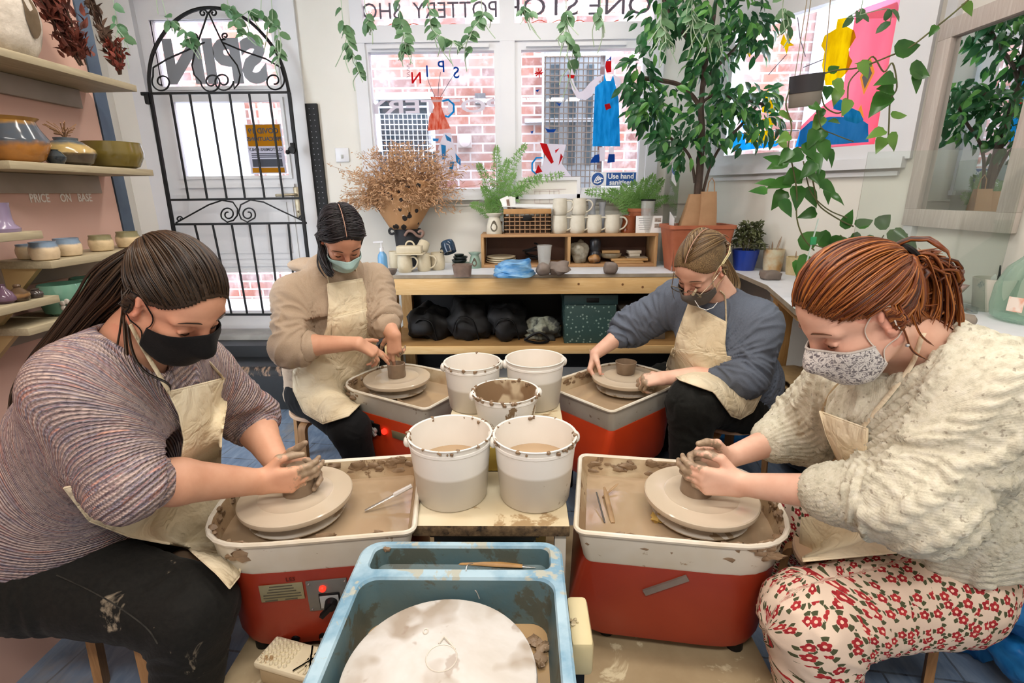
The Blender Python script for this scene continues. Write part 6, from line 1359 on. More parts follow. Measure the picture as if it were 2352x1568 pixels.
for p in P + [V((0, .018, .005))]:
 h = bvh.ray_cast(V((-1.0, c2.y + p.y, c2.z + p.z)), V((-1, 0, 0))); Q.append((h[0] if h[0] else V((-1.28, c2.y + p.y, c2.z + p.z))) + V((.003, 0, 0)))
g.add(Q, [(i, (i + 1) % 24, 24) for i in range(24)]); g.build('hollow', mat('hollow_dark', '#6e5c48', '#54452f', 12, .9, bump=.4), t)
m_red_f = mat('dried_red_leaf', '#7d3b2c', '#4c2a24', 24, .7); m_stemd = mat('dried_stem', '#5c4638', '#4a372c', 20, .8)
def bunch(label, a, b, n, wid, seed, m, Lr=(.02, .04)):
 t = thing('dried_bunch', label, 'dried flowers', b, 0, 'dried bunches on top shelf'); rnd = random.Random(seed); g = G(); gs = G()
 a, b = V(a), V(b); d = (b - a).normalized(); s1 = d.orthogonal().normalized(); s2 = d.cross(s1)
 for k in range(9): o = (s1 * rnd.uniform(-1, 1) + s2 * rnd.uniform(-1, 1)) * wid * .7; gs.tube([b + o * .25, a.lerp(b, .5) + o * .6, a + o], .0016, 4)
 for k in range(n):
  u = rnd.random(); o = (s1 * rnd.gauss(0, .45) + s2 * rnd.gauss(0, .45)) * wid * (1.1 - .5 * u); g.leaf(a.lerp(b, u * .92) + o, (-d + V((rnd.uniform(-1, 1), rnd.uniform(-1, 1), rnd.uniform(-1, 1))) * .8), (rnd.uniform(-1, 1), rnd.uniform(-1, 1), rnd.uniform(-1, 1)), rnd.uniform(*Lr), rnd.uniform(.008, .016), .5, .5)
 tag(gs.build('stems', m_stemd, t), kind='stuff'); tag(g.build('dried_leaves', m, t), kind='stuff'); return t
bunch('dark red dried leaf bunch leaning from ceiling beside pebble sculpture', at(95, -40, x=-1.30), at(190, 150, x=-1.30), 420, .05, 5, m_red_f)
bunch('thin brown dried stem bunch with rusty flower at end of top shelf', at(190, -40, x=-1.31), at(275, 172, x=-1.30), 120, .02, 6, m_stemd, (.015, .03))
t = bunch('small rusty flower spray at end of top shelf near gate', at(262, 95, x=-1.27), at(275, 170, x=-1.29), 110, .025, 7, mat('rusty_flower', '#8a3a2a', '#5c2c24', 30, .7), (.012, .022))
def leaf_mat(name, c1, c2, rough=.35, tr=.35):
 if name in _MATS: return _MATS[name]
 t = NT(name); col = t.ramp(t.noise(t.coord('Object'), 7, 2), [(.35, c1), (.65, c2)])
 p = t.bsdf(col, rough, 0, None, Specular_IOR_Level=.45); r = t.n('ShaderNodeBsdfTranslucent'); t.l(col, r.inputs[0]); mx = t.n('ShaderNodeMixShader'); mx.inputs[0].default_value = tr
 t.l(p.outputs[0], mx.inputs[1]); t.l(r.outputs[0], mx.inputs[2]); t.l(mx.outputs[0], t.out.inputs[0]); _MATS[name] = t.m; return t.m
m_ficus = leaf_mat('ficus_leaf', '#1f4a2c', '#2f6a38'); m_ficusl = leaf_mat('ficus_leaf_light', '#4d8a3e', '#6aa350'); m_bark = mat('ficus_bark', '#3f332c', '#54443a', 20, .8, bump=.3)
m_ivy = leaf_mat('silver_ivy_leaf', '#46704a', '#6d9468', .4); m_ivyp = leaf_mat('pale_vine', '#a9c2a4', '#c4d4bc', .5)
m_poth = leaf_mat('pothos_leaf', '#2e5f2a', '#4a7f38', .25); m_pothl = leaf_mat('pothos_leaf_light', '#5f8f3e', '#7da850', .3); m_vine = mat('vine_stem', '#4a4a2c', '#5f6238', 12, .6)
CF = CAM_R @ V((0, 0, -1)); CR_ = CAM_R @ V((1, 0, 0)); CU = CAM_R @ V((0, 1, 0))
def m_per_px(p): return (V(p) - CAM_P).dot(CF) / F_PX
TY = 3.06; base = at(1603, 560, y=TY); base.z = TB
tree = thing('ficus_tree', 'tall leafy fig tree in terracotta trough on corner of bench', 'tree', base)
x0, x1 = at(1540, 560, y=TY - .08).x, at(1688, 560, y=TY - .08).x; zt = at(1600, 518, y=TY - .08).z
m_ter2 = mat('terracotta_trough', '#b5694a', '#a35a3c', 7, .6, bump=.08)
g = G(); g.loft([rrect(x0 + .03, x1 - .03, TY - .05, TY + .15, .03, TB + .001), rrect(x0, x1, TY - .08, TY + .18, .03, zt - .02), rrect(x0 - .008, x1 + .008, TY - .088, TY + .188, .03, zt - .02), rrect(x0 - .008, x1 + .008, TY - .088, TY + .188, .03, zt), rrect(x0 + .012, x1 - .012, TY - .068, TY + .168, .03, zt), rrect(x0 + .02, x1 - .02, TY - .05, TY + .15, .03, zt - .03)]); g.build('trough', m_ter2, tree)
g = G(); gb = G()
def TP(px, py, y=TY): return at(px, py, y=y)
trunk = spline([TP(1600, 530), TP(1603, 440), TP(1608, 380), TP(1612, 300), TP(1610, 250), TP(1615, 190), TP(1625, 120), TP(1640, 40), TP(1650, -60)], 5)
n_ = len(trunk); gb.tube(trunk, [.026 * (1 - .75 * i / n_) for i in range(n_)], 8)
gb.tube(spline([TP(1615, 440), TP(1632, 380), TP(1660, 330), TP(1700, 290), TP(1740, 240)], 5), .008, 6); gb.tube(spline([TP(1596, 420), TP(1588, 370), TP(1570, 340), TP(1530, 310)], 5), .008, 6)
gb.tube(spline([TP(1610, 250), TP(1590, 220), TP(1560, 195), TP(1520, 185), TP(1480, 180)], 5), .012, 6); gb.tube(spline([TP(1615, 200), TP(1640, 160), TP(1690, 110), TP(1730, 60)], 5), .010, 6); gb.tube(spline([TP(1618, 160), TP(1590, 100), TP(1540, 40), TP(1520, -20)], 5), .010, 6); gb.tube(spline([TP(1612, 235), TP(1650, 215), TP(1700, 230), TP(1760, 240)], 5), .009, 6)
gb.build('trunk', m_bark, tree)
rnd = random.Random(21); gl_ = G(); ga = G()
clus = [(1510, 40, 62, 60), (1470, 150, 36, 26), (1478, 205, 40, 46), (1500, 260, 48, 50), (1530, 320, 40, 36), (1475, 250, 36, 26), (1550, 225, 45, 30), (1570, 30, 60, 50), (1640, 20, 70, 60), (1720, 20, 55, 46), (1745, 70, 42, 34), (1690, 80, 50, 34), (1620, 95, 50, 38), (1640, 140, 46, 44), (1600, 160, 34, 20), (1735, 110, 30, 16), (1690, 215, 42, 30), (1650, 230, 50, 40), (1610, 280, 60, 46), (1690, 270, 60, 60), (1745, 235, 46, 40), (1760, 280, 40, 30), (1570, 340, 44, 36), (1630, 330, 34, 22), (1545, 370, 26, 10), (1440, 190, 20, 6), (1770, 215, 26, 16), (1715, 320, 28, 12), (1600, -40, 120, 60), (1500, 100, 30, 14)]
for cx, cy, r, n in clus:
 for k in range(n):
  a = rnd.uniform(0, 6.28); q = r * .88 * math.sqrt(rnd.random()); y_ = TY + rnd.gauss(0, .08) * (r / 45) - .03
  y_ = min(y_, 3.33); p = TP(cx + q * math.cos(a), cy + q * math.sin(a), y_)
  d = V((math.cos(a) * .8 + rnd.uniform(-.5, .5), rnd.uniform(-.7, .4), -math.sin(a) * .4 - .5 + rnd.uniform(-.5, .3))); (ga if rnd.random() < .22 else gl_).leaf(p, d, (rnd.uniform(-.6, .6), -1 + rnd.uniform(-.3, .3), .8), rnd.uniform(.05, .078), rnd.uniform(.025, .037), rnd.uniform(.1, .6), .35)
tag(gl_.build('foliage', m_ficus, tree), kind='stuff'); tag(ga.build('young_foliage', m_ficusl, tree), kind='stuff')
m_bagp = mat('brown_paper_bag', '#b08a66', '#a07a58', 8, .75, bump=.3, bscale=16)
for k, (pa, pb, py0, py1, dy, lb) in enumerate(((1566, 1602, 520, 446, -.02, 'brown paper bag standing left of fig trunk in trough'), (1608, 1642, 520, 440, -.03, 'brown paper bag with twisted handle right of fig trunk in trough'))):
 a, b = at(pa, py0, y=TY + dy), at(pb, py0, y=TY + dy); zt2 = at(pa, py1, y=TY + dy).z; t = thing('paper_bag', lb, 'bag', ((a.x + b.x) / 2, TY + dy, zt - .03), 0, 'paper bags around fig trunk')
 g = G(); w_ = b.x - a.x; R0 = rrect(a.x - .02, b.x + .0, TY + dy - .03, TY + dy + .05, .004, zt - .031, 2); R1 = rrect(a.x + (.03 if k == 0 else -.012), b.x - .012 + (.02 if k == 0 else 0), TY + dy - .012, TY + dy + .02, .003, zt2, 2); g.loft([R0, [p.lerp(q, .5) + V((0, -.006, 0)) for p, q in zip(R0, R1)], R1]); g.build('bag_body', m_bagp, t)
 if k: g = G(); c = V(((a.x + b.x) / 2, TY + dy, zt2)); g.tube([c + V((-.02, 0, 0)), c + V((-.016, 0, .05)), c + V((.0, 0, .075)), c + V((.016, 0, .05)), c + V((.02, 0, 0))], .003, 6); g.build('bag_handle', m_bagp, t)
def strand(label, px0, pts, seed, nl=20, L=(.036, .058), y=2.62, pale=0):
 top = at(px0, pts[0][1], y=y); top.z = CEIL - .005
 P = spline([top] + [at(px, py, y=y + .02 * math.sin(i * 2.1)) for i, (px, py) in enumerate(pts)], 6)
 t = thing('hanging_ivy', label, 'hanging plant', top, 0, 'ivy strands hanging above door and window'); rnd = random.Random(seed)
 g = G(); g.tube(P, .0018, 5); g.build('stem', m_ivyp, t); g = G()
 vis = [p for p in P if p.z < at(px0, -60, y=y).z] or P
 for k in range(nl):
  p = vis[min(len(vis) - 1, int(len(vis) * (k + rnd.random()) / nl))]; a = rnd.uniform(0, 6.28); g.leaf(p, (math.cos(a), rnd.uniform(-.5, .5), -.55 + .4 * math.sin(a)), (rnd.uniform(-.5, .5), -1, .6), rnd.uniform(*L), rnd.uniform(.026, .038), rnd.uniform(0, .5), .3, shape='round')
 tag(g.build('leaves', m_ivy, t), kind='stuff')
 if pale:
  g = G()
  for k in range(pale):
   p = vis[rnd.randrange(len(vis))]; q = p + V((rnd.uniform(-.06, .06), rnd.uniform(-.03, .03), -rnd.uniform(.05, .14))); g.tube(spline([p, p.lerp(q, .5) + V((rnd.uniform(-.02, .02), 0, 0)), q], 4), .0022, 4)
  tag(g.build('tendrils', m_ivyp, t), kind='stuff')
strand('ivy strand hanging over curled left shoulder of iron gate', 372, [(375, 10), (400, 50), (430, 75), (440, 95), (425, 100)], 1, 20, pale=5)
strand('short ivy tip left of gate arch against door frame', 262, [(262, 10), (268, 60), (285, 85)], 2, 7, pale=3)
strand('short ivy tip above middle of iron gate', 520, [(520, -10), (530, 15)], 3, 7)
strand('ivy strand hanging over right shoulder of iron gate', 600, [(600, 0), (570, 25), (540, 50), (555, 70), (590, 85)], 4, 18, pale=4)
strand('ivy strand trailing down beside right post of iron gate', 632, [(625, 20), (615, 40), (640, 70), (632, 110), (642, 130)], 5, 16, pale=5)
strand('long ivy strand hanging on wall left of back window', 785, [(785, 20), (790, 60), (800, 100), (815, 130), (825, 165)], 6, 24, pale=6)
strand('ivy strand dangling over upper left window corner', 838, [(838, 10), (850, 40), (840, 55)], 7, 9, pale=3)
strand('bushy ivy strand over left transom bar', 915, [(915, 0), (920, 50), (930, 90), (925, 115)], 8, 22, pale=6)
strand('ivy strand with pale side shoot over left transom bar', 985, [(985, 0), (990, 50), (1000, 75), (1040, 95), (1080, 118)], 9, 24, pale=8)
strand('ivy strand left of central window mullion', 1105, [(1105, -10), (1110, 30), (1090, 60), (1075, 85)], 10, 18, pale=4)
strand('short ivy strand right of central window mullion', 1205, [(1205, -10), (1200, 15), (1218, 30)], 11, 9, pale=4)
strand('pale ivy strand hanging before right-hand transom', 1300, [(1300, 0), (1305, 40), (1295, 80), (1315, 105), (1312, 150)], 12, 20, pale=12)
strand('short pale ivy tip before right-hand transom near fig tree', 1380, [(1380, -10), (1375, 30), (1385, 50)], 13, 8, pale=6)
strand('pale ivy spray hanging in front of fig tree crown', 1590, [(1590, -10), (1600, 40), (1640, 60), (1655, 90)], 14, 18, pale=14, y=2.5)
strand('pale ivy spray at upper left of fig tree crown', 1520, [(1520, -10), (1525, 50), (1530, 100)], 15, 12, pale=14, y=2.5)
strand('sparse ivy strand hanging before slanted window', 1800, [(1800, -10), (1805, 20), (1812, 60)], 16, 8, y=2.3, pale=5)
strand('sparse dark ivy strand at upper right of slanted window', 1985, [(1985, -20), (1975, 20), (1950, 40), (2040, 20), (2045, 50)], 17, 8, y=2.1)
HY = 2.05
hp0 = at(1847, 245, y=HY); hang = thing('hanging_pothos', 'trailing pothos in dark pot hung on cords before slanted window', 'hanging plant', hp0)
k_ = m_per_px(hp0); R_ = 34 * k_; H_ = 66 * k_; lean = Euler((rad(6), rad(-6), 0)).to_matrix()
g = G(); g.lathe([(0, 0), (R_ * .92, 0), (R_ * .96, .004), (R_ * .98, H_ * .45)], hp0, 28, M=lean, mi=1, cap=False); g.lathe([(R_ * .985, H_ * .45), (R_ * 1.02, H_ * .46), (R_ * 1.04, H_), (R_ * .96, H_), (R_ * .92, H_ * .8), (0, H_ * .8)], hp0, 28, M=lean, mi=0, cap=False); g.build('pot', [mat('charcoal_pot', '#25252a', '#2e2e33', 5, .5), mat('grey_pot_base', '#857f76', '#77726a', 5, .6)], hang)
hook = at(1878, -60, y=HY); hook.z = CEIL
for dx, dy in ((-.95, -.3), (.95, -.3), (0, .95)):
 g = G(); g.tube([hp0 + lean @ V((R_ * dx, R_ * dy, H_ * .9)), hook], .0016, 5); g.build('cord', mat('hemp_cord', '#8d7f6b', None, 4, .8), hang)
def HPt(px, py, o=0.0): return at(px, py, y=HY + o)
gv = G(); 
def vine(pts, r=.0028): gv.tube(spline([HPt(*p) for p in pts], 5), r, 5)
vine([(1870, 180), (1895, 168), (1930, 160), (1975, 155), (2040, 130), (2090, 108), (2140, 70), (2190, 30), (2240, -15)], .003)
vine([(1982, 155), (2005, 130), (2030, 165), (2050, 145), (2060, 200), (2045, 230), (2042, 280), (2040, 330)]); vine([(1872, 180), (1885, 210), (1895, 245), (1925, 260), (1945, 240), (1950, 190), (1975, 160)])
vine([(1816, 200), (1805, 240), (1818, 290), (1810, 340), (1820, 380), (1830, 440), (1830, 500), (1845, 545), (1870, 575)]); vine([(1860, 380), (1870, 430), (1880, 470), (1920, 500), (1960, 520)]); vine([(1845, 370), (1862, 440), (1900, 480), (1945, 500)], .0024); vine([(1880, 230), (1885, 290), (1920, 310), (1960, 325)], .002)
gv.build('stem', m_vine, hang)
gl_ = G(); ga = G(); rnd = random.Random(8)
def pleaf(px, py, size, ang, light=False, o=None, gg=None):
 """px,py = stalk end of the blade; ang = picture direction of the tip (deg, 0 right, 90 down)"""
 o = rnd.uniform(-.06, .06) if o is None else o; p = HPt(px, py, o); L_ = size * m_per_px(p); a = rad(ang)
 d = CR_ * math.cos(a) - CU * math.sin(a) + CF * rnd.uniform(-.35, .25); n = -CF + CU * rnd.uniform(-.1, .6) + CR_ * rnd.uniform(-.4, .4)
 (gg or (ga if light else gl_)).leaf(p, d, n, L_, L_ * .72, rnd.uniform(.05, .4), .25, shape='heart')
for q in ((2092, 160, 62, 5), (2100, 168, 48, 60), (2058, 118, 60, -15), (2052, 178, 48, 160), (2050, 205, 46, 175), (2035, 218, 60, 130), (2050, 268, 38, -10, 1), (2042, 312, 46, 40, 1), (2030, 300, 40, 160, 1), (2030, 318, 40, 125, 1), (2000, 150, 34, 200, 1), (1975, 145, 40, 50, 1), (1905, 165, 30, -30), (1918, 185, 38, 60, 1), (1925, 205, 40, 110, 1), (1900, 200, 34, 100), (1885, 250, 32, 100), (1948, 230, 40, 110, 1), (1860, 240, 30, 30), (1790, 260, 38, 30, 1), (1812, 310, 36, 150, 1), (1790, 320, 34, 40, 1), (1885, 268, 42, 120, 1), (1925, 280, 28, 180),
          (1850, 330, 46, 60), (1872, 300, 44, 110), (1885, 325, 48, 70), (1840, 350, 46, 150), (1865, 355, 52, 80), (1805, 370, 44, 160), (1795, 375, 46, 200), (1830, 390, 50, 120), (1850, 395, 46, 40), (1880, 395, 40, 60), (1810, 420, 52, 170), (1800, 440, 46, 120), (1782, 425, 44, 200), (1830, 430, 52, 90), (1850, 435, 50, 60), (1885, 420, 44, 40), (1895, 435, 36, 70), (1760, 440, 38, 190), (1890, 300, 46, 130), (1900, 345, 40, 60), (1872, 485, 38, 160), (1910, 450, 40, 20), (1815, 345, 40, 130), (1870, 375, 44, 130), (1840, 415, 46, 200), (1795, 462, 44, 60), (2215, 8, 34, 60, 1), (2150, 60, 26, 120)): pleaf(*q[:4], light=len(q) > 4)
tag(gl_.build('foliage', m_poth, hang), kind='stuff'); tag(ga.build('young_foliage', m_pothl, hang), kind='stuff')
HY = 2.05; pb = V((1.42, 2.12, TB)); pot2 = thing('bench_pothos', 'leafy pothos in green pot on side bench behind perspex and red hair', 'potted plant', pb)
g = G(); g.lathe([(.05, .001), (.065, .11), (.07, .11), (.07, .125), (.06, .125), (.055, .10), (0, .10)], pb, 28, cap=False); g.build('pot', mat('sage_pot', '#8ea08c', '#7f927e', 5, .5), pot2)
ga = G(); rnd = random.Random(9)
for q in ((1838, 560, 60, -25), (1880, 545, 58, 20), (1855, 590, 50, 120), (1890, 585, 46, 100), (1910, 560, 46, -20), (1930, 560, 44, 110), (1935, 520, 44, -60), (1955, 545, 44, 20), (1970, 520, 42, -30), (1990, 545, 40, 60), (2015, 520, 48, -40), (2040, 545, 46, -10), (2055, 530, 44, 40), (2080, 560, 44, 30), (2060, 590, 40, 60), (2130, 585, 40, 30), (1950, 580, 40, 150), (1985, 580, 38, 90), (2010, 570, 40, 40), (1835, 600, 40, 100), (1905, 610, 40, 60)): pleaf(*q, gg=ga, o=rnd.uniform(-.03, .10))
tag(ga.build('foliage', m_poth, pot2), kind='stuff'); g = G()
for k in range(9): q = ((1860, 560), (1900, 570), (1950, 545), (1990, 545), (2030, 540), (2070, 560), (2120, 590), (1850, 600), (1930, 540))[k]; g.tube(spline([pb + V((0, 0, .10)), pb.lerp(HPt(*q), .5) + V((0, 0, .08)), HPt(*q)], 4), .0025, 5)
tag(g.build('stems', m_vine, pot2), kind='stuff')
g = G(); a, b = at(1855, 560, y=2.0), at(1880, 502, y=2.0); t = thing('plant_marker', 'slim clear plant marker with green clip beside pothos', 'marker', V((a.x, 2.0, TB))); g.bar((a.x - .015, 2.0, TB + .001), b, .006, .003); g.build('marker_stick', mat('clear_marker', '#b9cdc6', None, 3, .2), t)
g = G(); g.box(at(1868, 553, y=1.995), (.022, .006, .03), rz=.0, bev=.002); g.build('marker_clip', mat('green_clip', '#1d8a52', None, 3, .4), t)
m_fern = leaf_mat('fern_green', '#6f9f4e', '#8cb868', .5, .4)
def fern(label, base, tips, potgeo, seed, wid=.05):
 t = thing('asparagus_fern', label, 'potted plant', base, 0, 'feathery ferns by window'); rnd = random.Random(seed); g = G(); gs = G()
 potgeo(t)
 for tip in tips:
  tip = V(tip); b = V(base) + V((rnd.uniform(-.01, .01), 0, .06)); L_ = (tip - b).length; P = spline([b, b.lerp(tip, .45) + V((0, 0, L_ * .18)), tip], 8); gs.tube(P, .0014, 4)
  for i in range(4, len(P)):
   u = i / (len(P) - 1)
   for s in (-1, 1, -1, 1):
    d = (P[i] - P[i - 1]).normalized(); sd = d.cross(V((rnd.uniform(-.3, .3), -1, rnd.uniform(-.3, .3)))).normalized() * s; l2 = wid * (1.15 - u) * rnd.uniform(.6, 1.2); e = P[i] + sd * l2 + d * l2 * .6
    g.leaf(P[i], e - P[i], (0, -1, .4), l2 * 1.2, .006, .2, .1)
    for q in (.35, .65, .9):
     m_ = P[i].lerp(e, q); g.leaf(m_, d + sd * .2, (0, -1, .4), .018, .003, 0, 0); g.leaf(m_, -d * .2 + sd + V((0, 0, rnd.uniform(-.6, .6))), (0, -1, .4), .018, .003, 0, 0)
 gs.build('stems', m_fern, t); tag(g.build('fronds', m_fern, t), kind='stuff'); return t
fy = UY + .17; bse = at(1140, 500, y=fy); bse.z = UZ
def pg1(t): c = bse; g = G(); g.lathe([(.03, 0), (.04, .07), (.036, .07), (.03, .05), (0, .05)], c, 20, cap=False); g.build('pot', m_terra, t)
fern('feathery fern rising behind unglazed oil burner and basket', bse, [at(px, py, y=fy - .02) for px, py in ((1205, 335), (1140, 340), (1110, 430), (1085, 470), (1180, 400), (1100, 380), (1165, 370), (1240, 405), (1120, 460), (1200, 430), (1290, 400))], pg1, 3)
bse2 = at(1468, 500, y=fy - .03); bse2.z = UZ
def pg2(t): c = bse2; g = G(); hz_ = at(1468, 478, y=fy - .03).z - UZ; g.lathe([(.055, 0), (.07, hz_ - .02), (.078, hz_ - .02), (.08, hz_), (.07, hz_), (.06, hz_ * .6), (0, hz_ * .6)], c, 24, cap=False); g.build('pot', m_terra, t)
bz2 = bse2 + V((0, 0, .08)); t = fern('feathery fern in terracotta pot by sanitiser sign', bse2, [at(px, py, y=fy - .05) for px, py in ((1385, 448), (1405, 438), (1430, 428), (1455, 420), (1480, 415), (1510, 430), (1530, 455), (1350, 440), (1440, 445), (1500, 405), (1470, 440), (1520, 415))], pg2, 5, .06)
c = at(1487, 492, y=UY + .06); c.z = UZ; hh = at(1487, 458, y=UY + .06).z - UZ; t = thing('glass_tumbler', 'clear glass tumbler with dark rim before terracotta fern pot', 'glass', c); g = G(); g.lathe([(.034, .001), (.044, hh), (.041, hh), (.031, .005), (0, .005)], c, 24, cap=False); g.build('glass_body', mat('clear_plastic', '#cfcfca'), t); g = G(); g.lathe([(.0435, hh - .008), (.0455, hh - .008), (.0455, hh + .001), (.0435, hh + .001)], c, 24, cap=False); g.build('glass_rim', m_black, t)
GYc = 3.30; wz0 = at(928, 524, y=GYc); wz1 = at(930, 420, y=GYc)
m_kdot = NT('kraft_polka'); vv = m_kdot.n('ShaderNodeTexVoronoi'); vv.inputs['Scale'].default_value = 20; vv.inputs['Randomness'].default_value = .8; m_kdot.l(m_kdot.coord('Object'), vv.inputs['Vector'])
rn = m_kdot.n('ShaderNodeTexNoise'); rn.inputs['Scale'].default_value = 9; m_kdot.l(m_kdot.coord('Object'), rn.inputs['Vector'])
thr = m_kdot.math('MULTIPLY', rn.outputs['Fac'], .62); dd = m_kdot.math('LESS_THAN', vv.outputs['Distance'], thr)
m_kdot.bsdf(m_kdot.mix(dd, '#b78a5e', '#241d1a'), .7); m_kdot = m_kdot.m
gr = thing('dried_grasses', 'big spray of dried tan grasses wrapped in brown polka-dot paper, in black vase', 'dried flowers', wz0)
k_ = m_per_px(wz0)
def cone(cx, top_px, seed, tilt, front):
 g = G(); P = []
 for i in range(8):
  u = i / 7; row = []
  for j in range(19):
   a = (j / 18 - .5) * 2 * rad(105 if front else 120) - math.pi / 2
   r = (30 + (48 + 7 * math.sin(3 * a + seed)) * u) * k_; z = (88 + 18 * math.sin(2.3 * a + seed)) * k_ * u
   p = wz0 + V((r * math.cos(a) * 1.0 + tilt * u, r * math.sin(a) * .6 + .012 * math.sin(6 * a + seed) * u, z - .004)); p.y = min(p.y, 3.46); row.append(p)
  P.append(row)
 g.grid(P); o = g.build('wrapping_paper', m_kdot, gr, smooth=True); sd = o.modifiers.new('thick', 'SOLIDIFY'); sd.thickness = .002
cone(930, 0, 1.0, .0, True); cone(930, 0, 4.0, .02, False)
g = G(); c = wz0 + V((.0, -.085, .095)); g.lathe([(.014, 0), (.014, .002), (.0, .003)], c + V((.02, 0, 0)), 18, M=Euler((rad(75), 0, 0)).to_matrix()); g.build('paper_label', m_paper, gr)
rnd = random.Random(17); g = G(); gh = G(); b0_ = wz0 + V((0, 0, .03))
m_dry = mat('dried_grass', '#b48a62', '#8a6243', 40, .8); m_dryh = mat('dried_seed', '#b08560', '#cfa67e', 60, .8)
for k in range(600):
 px = 925 + rnd.gauss(0, 62); py = rnd.uniform(325, 455) + abs(px - 925) * .22
 if rnd.random() < .38: px = 925 + rnd.uniform(-145, 135); py = rnd.uniform(390, 485)
 if px > 990 and rnd.random() < .3: py -= 25
 y_ = GYc + rnd.uniform(-.22, .10); tip = at(px, py, y=min(y_, 3.42)); mid = b0_.lerp(tip, .55) + V((0, 0, .07)); P = spline([b0_ + V((rnd.uniform(-.02, .02), rnd.uniform(-.02, .02), 0)), mid, tip], 4); g.tube(P, [.0011] * len(P), 3, cap=False)
 d = (P[-1] - P[-3]).normalized()
 for j in range(11):
  q = P[-1 - (j % 5)] + V((rnd.gauss(0, .012), rnd.gauss(0, .012), rnd.gauss(0, .012))); e = d * .5 + V((rnd.uniform(-1, 1), rnd.uniform(-.8, .8), rnd.uniform(-1.1, .5))); gh.leaf(q, e, (rnd.uniform(-1, 1), -1, rnd.uniform(-1, 1)), rnd.uniform(.018, .034), rnd.uniform(.004, .0065), .3, .3)
tag(g.build('stems', m_dry, gr), kind='stuff'); tag(gh.build('seed_heads', m_dryh, gr), kind='stuff')
SK = {
 1: dict(pel=(110,1285,1.08), waist=(165,1120,1.08), chest=(270,955,1.09), neck=(305,800,1.08), head=(402,692,1.06),
     shN=(190,890,.97), elN=(305,1106,.95), wrN=(598,1106,1.17), shF=(445,855,1.29), elF=(575,960,1.42), wrF=(640,1068,1.29),
     hipN=(100,1310,1.0), knN=(440,1400,.98), anN=(430,1640,.95), hipF=('w',(-1.10,1.24,.43)), knF=('w',(-.83,1.44,.34)), anF=('w',(-.84,1.44,.07))),
 2: dict(pel=(735,905,2.30), waist=(750,820,2.27), chest=(765,715,2.24), neck=(762,615,2.22), head=(785,548,2.12),
     shN=(675,680,2.13), elN=(672,795,2.02), wrN=(822,788,2.0), shF=(855,650,2.36), elF=(878,735,2.25), wrF=(905,768,2.17),
     hipN=(710,905,2.22), knN=(805,985,1.93), anN=(850,1130,2.0), hipF=('w',(-.93,2.42,.40)), knF=('w',(-.68,2.47,.36)), anF=('w',(-.68,2.47,.07))),
 3: dict(pel=(1690,915,2.12), waist=(1680,860,2.1), chest=(1655,770,2.06), neck=(1660,690,2.04), head=(1610,615,1.95),
     shN=(1735,745,1.95), elN=(1705,855,1.90), wrN=(1525,868,1.98), shF=(1560,690,2.2), elF=(1450,750,2.33), wrF=(1368,812,2.24),
     hipN=(1700,930,2.02), knN=(1590,925,1.82), anN=(1580,1110,1.82), hipF=('w',(.93,2.25,.42)), knF=('w',(.72,2.42,.38)), anF=('w',(.72,2.42,.07))),
 4: dict(pel=(2190,1285,1.10), waist=(2178,1130,1.08), chest=(2125,960,1.05), neck=(2120,800,1.05), head=(1970,722,1.02),
     shN=(2262,905,.93), elN=(2105,1150,.90), wrN=(1700,1112,1.16), shF=(1965,880,1.26), elF=(1845,985,1.40), wrF=(1672,1052,1.30),
     hipN=(2155,1345,1.02), knN=(1860,1420,.96), anN=(1885,1660,.92), hipF=(2020,1235,1.22), knF=(1800,1180,1.42), anF=(1800,1370,1.36)),
}
f32 = np.float32
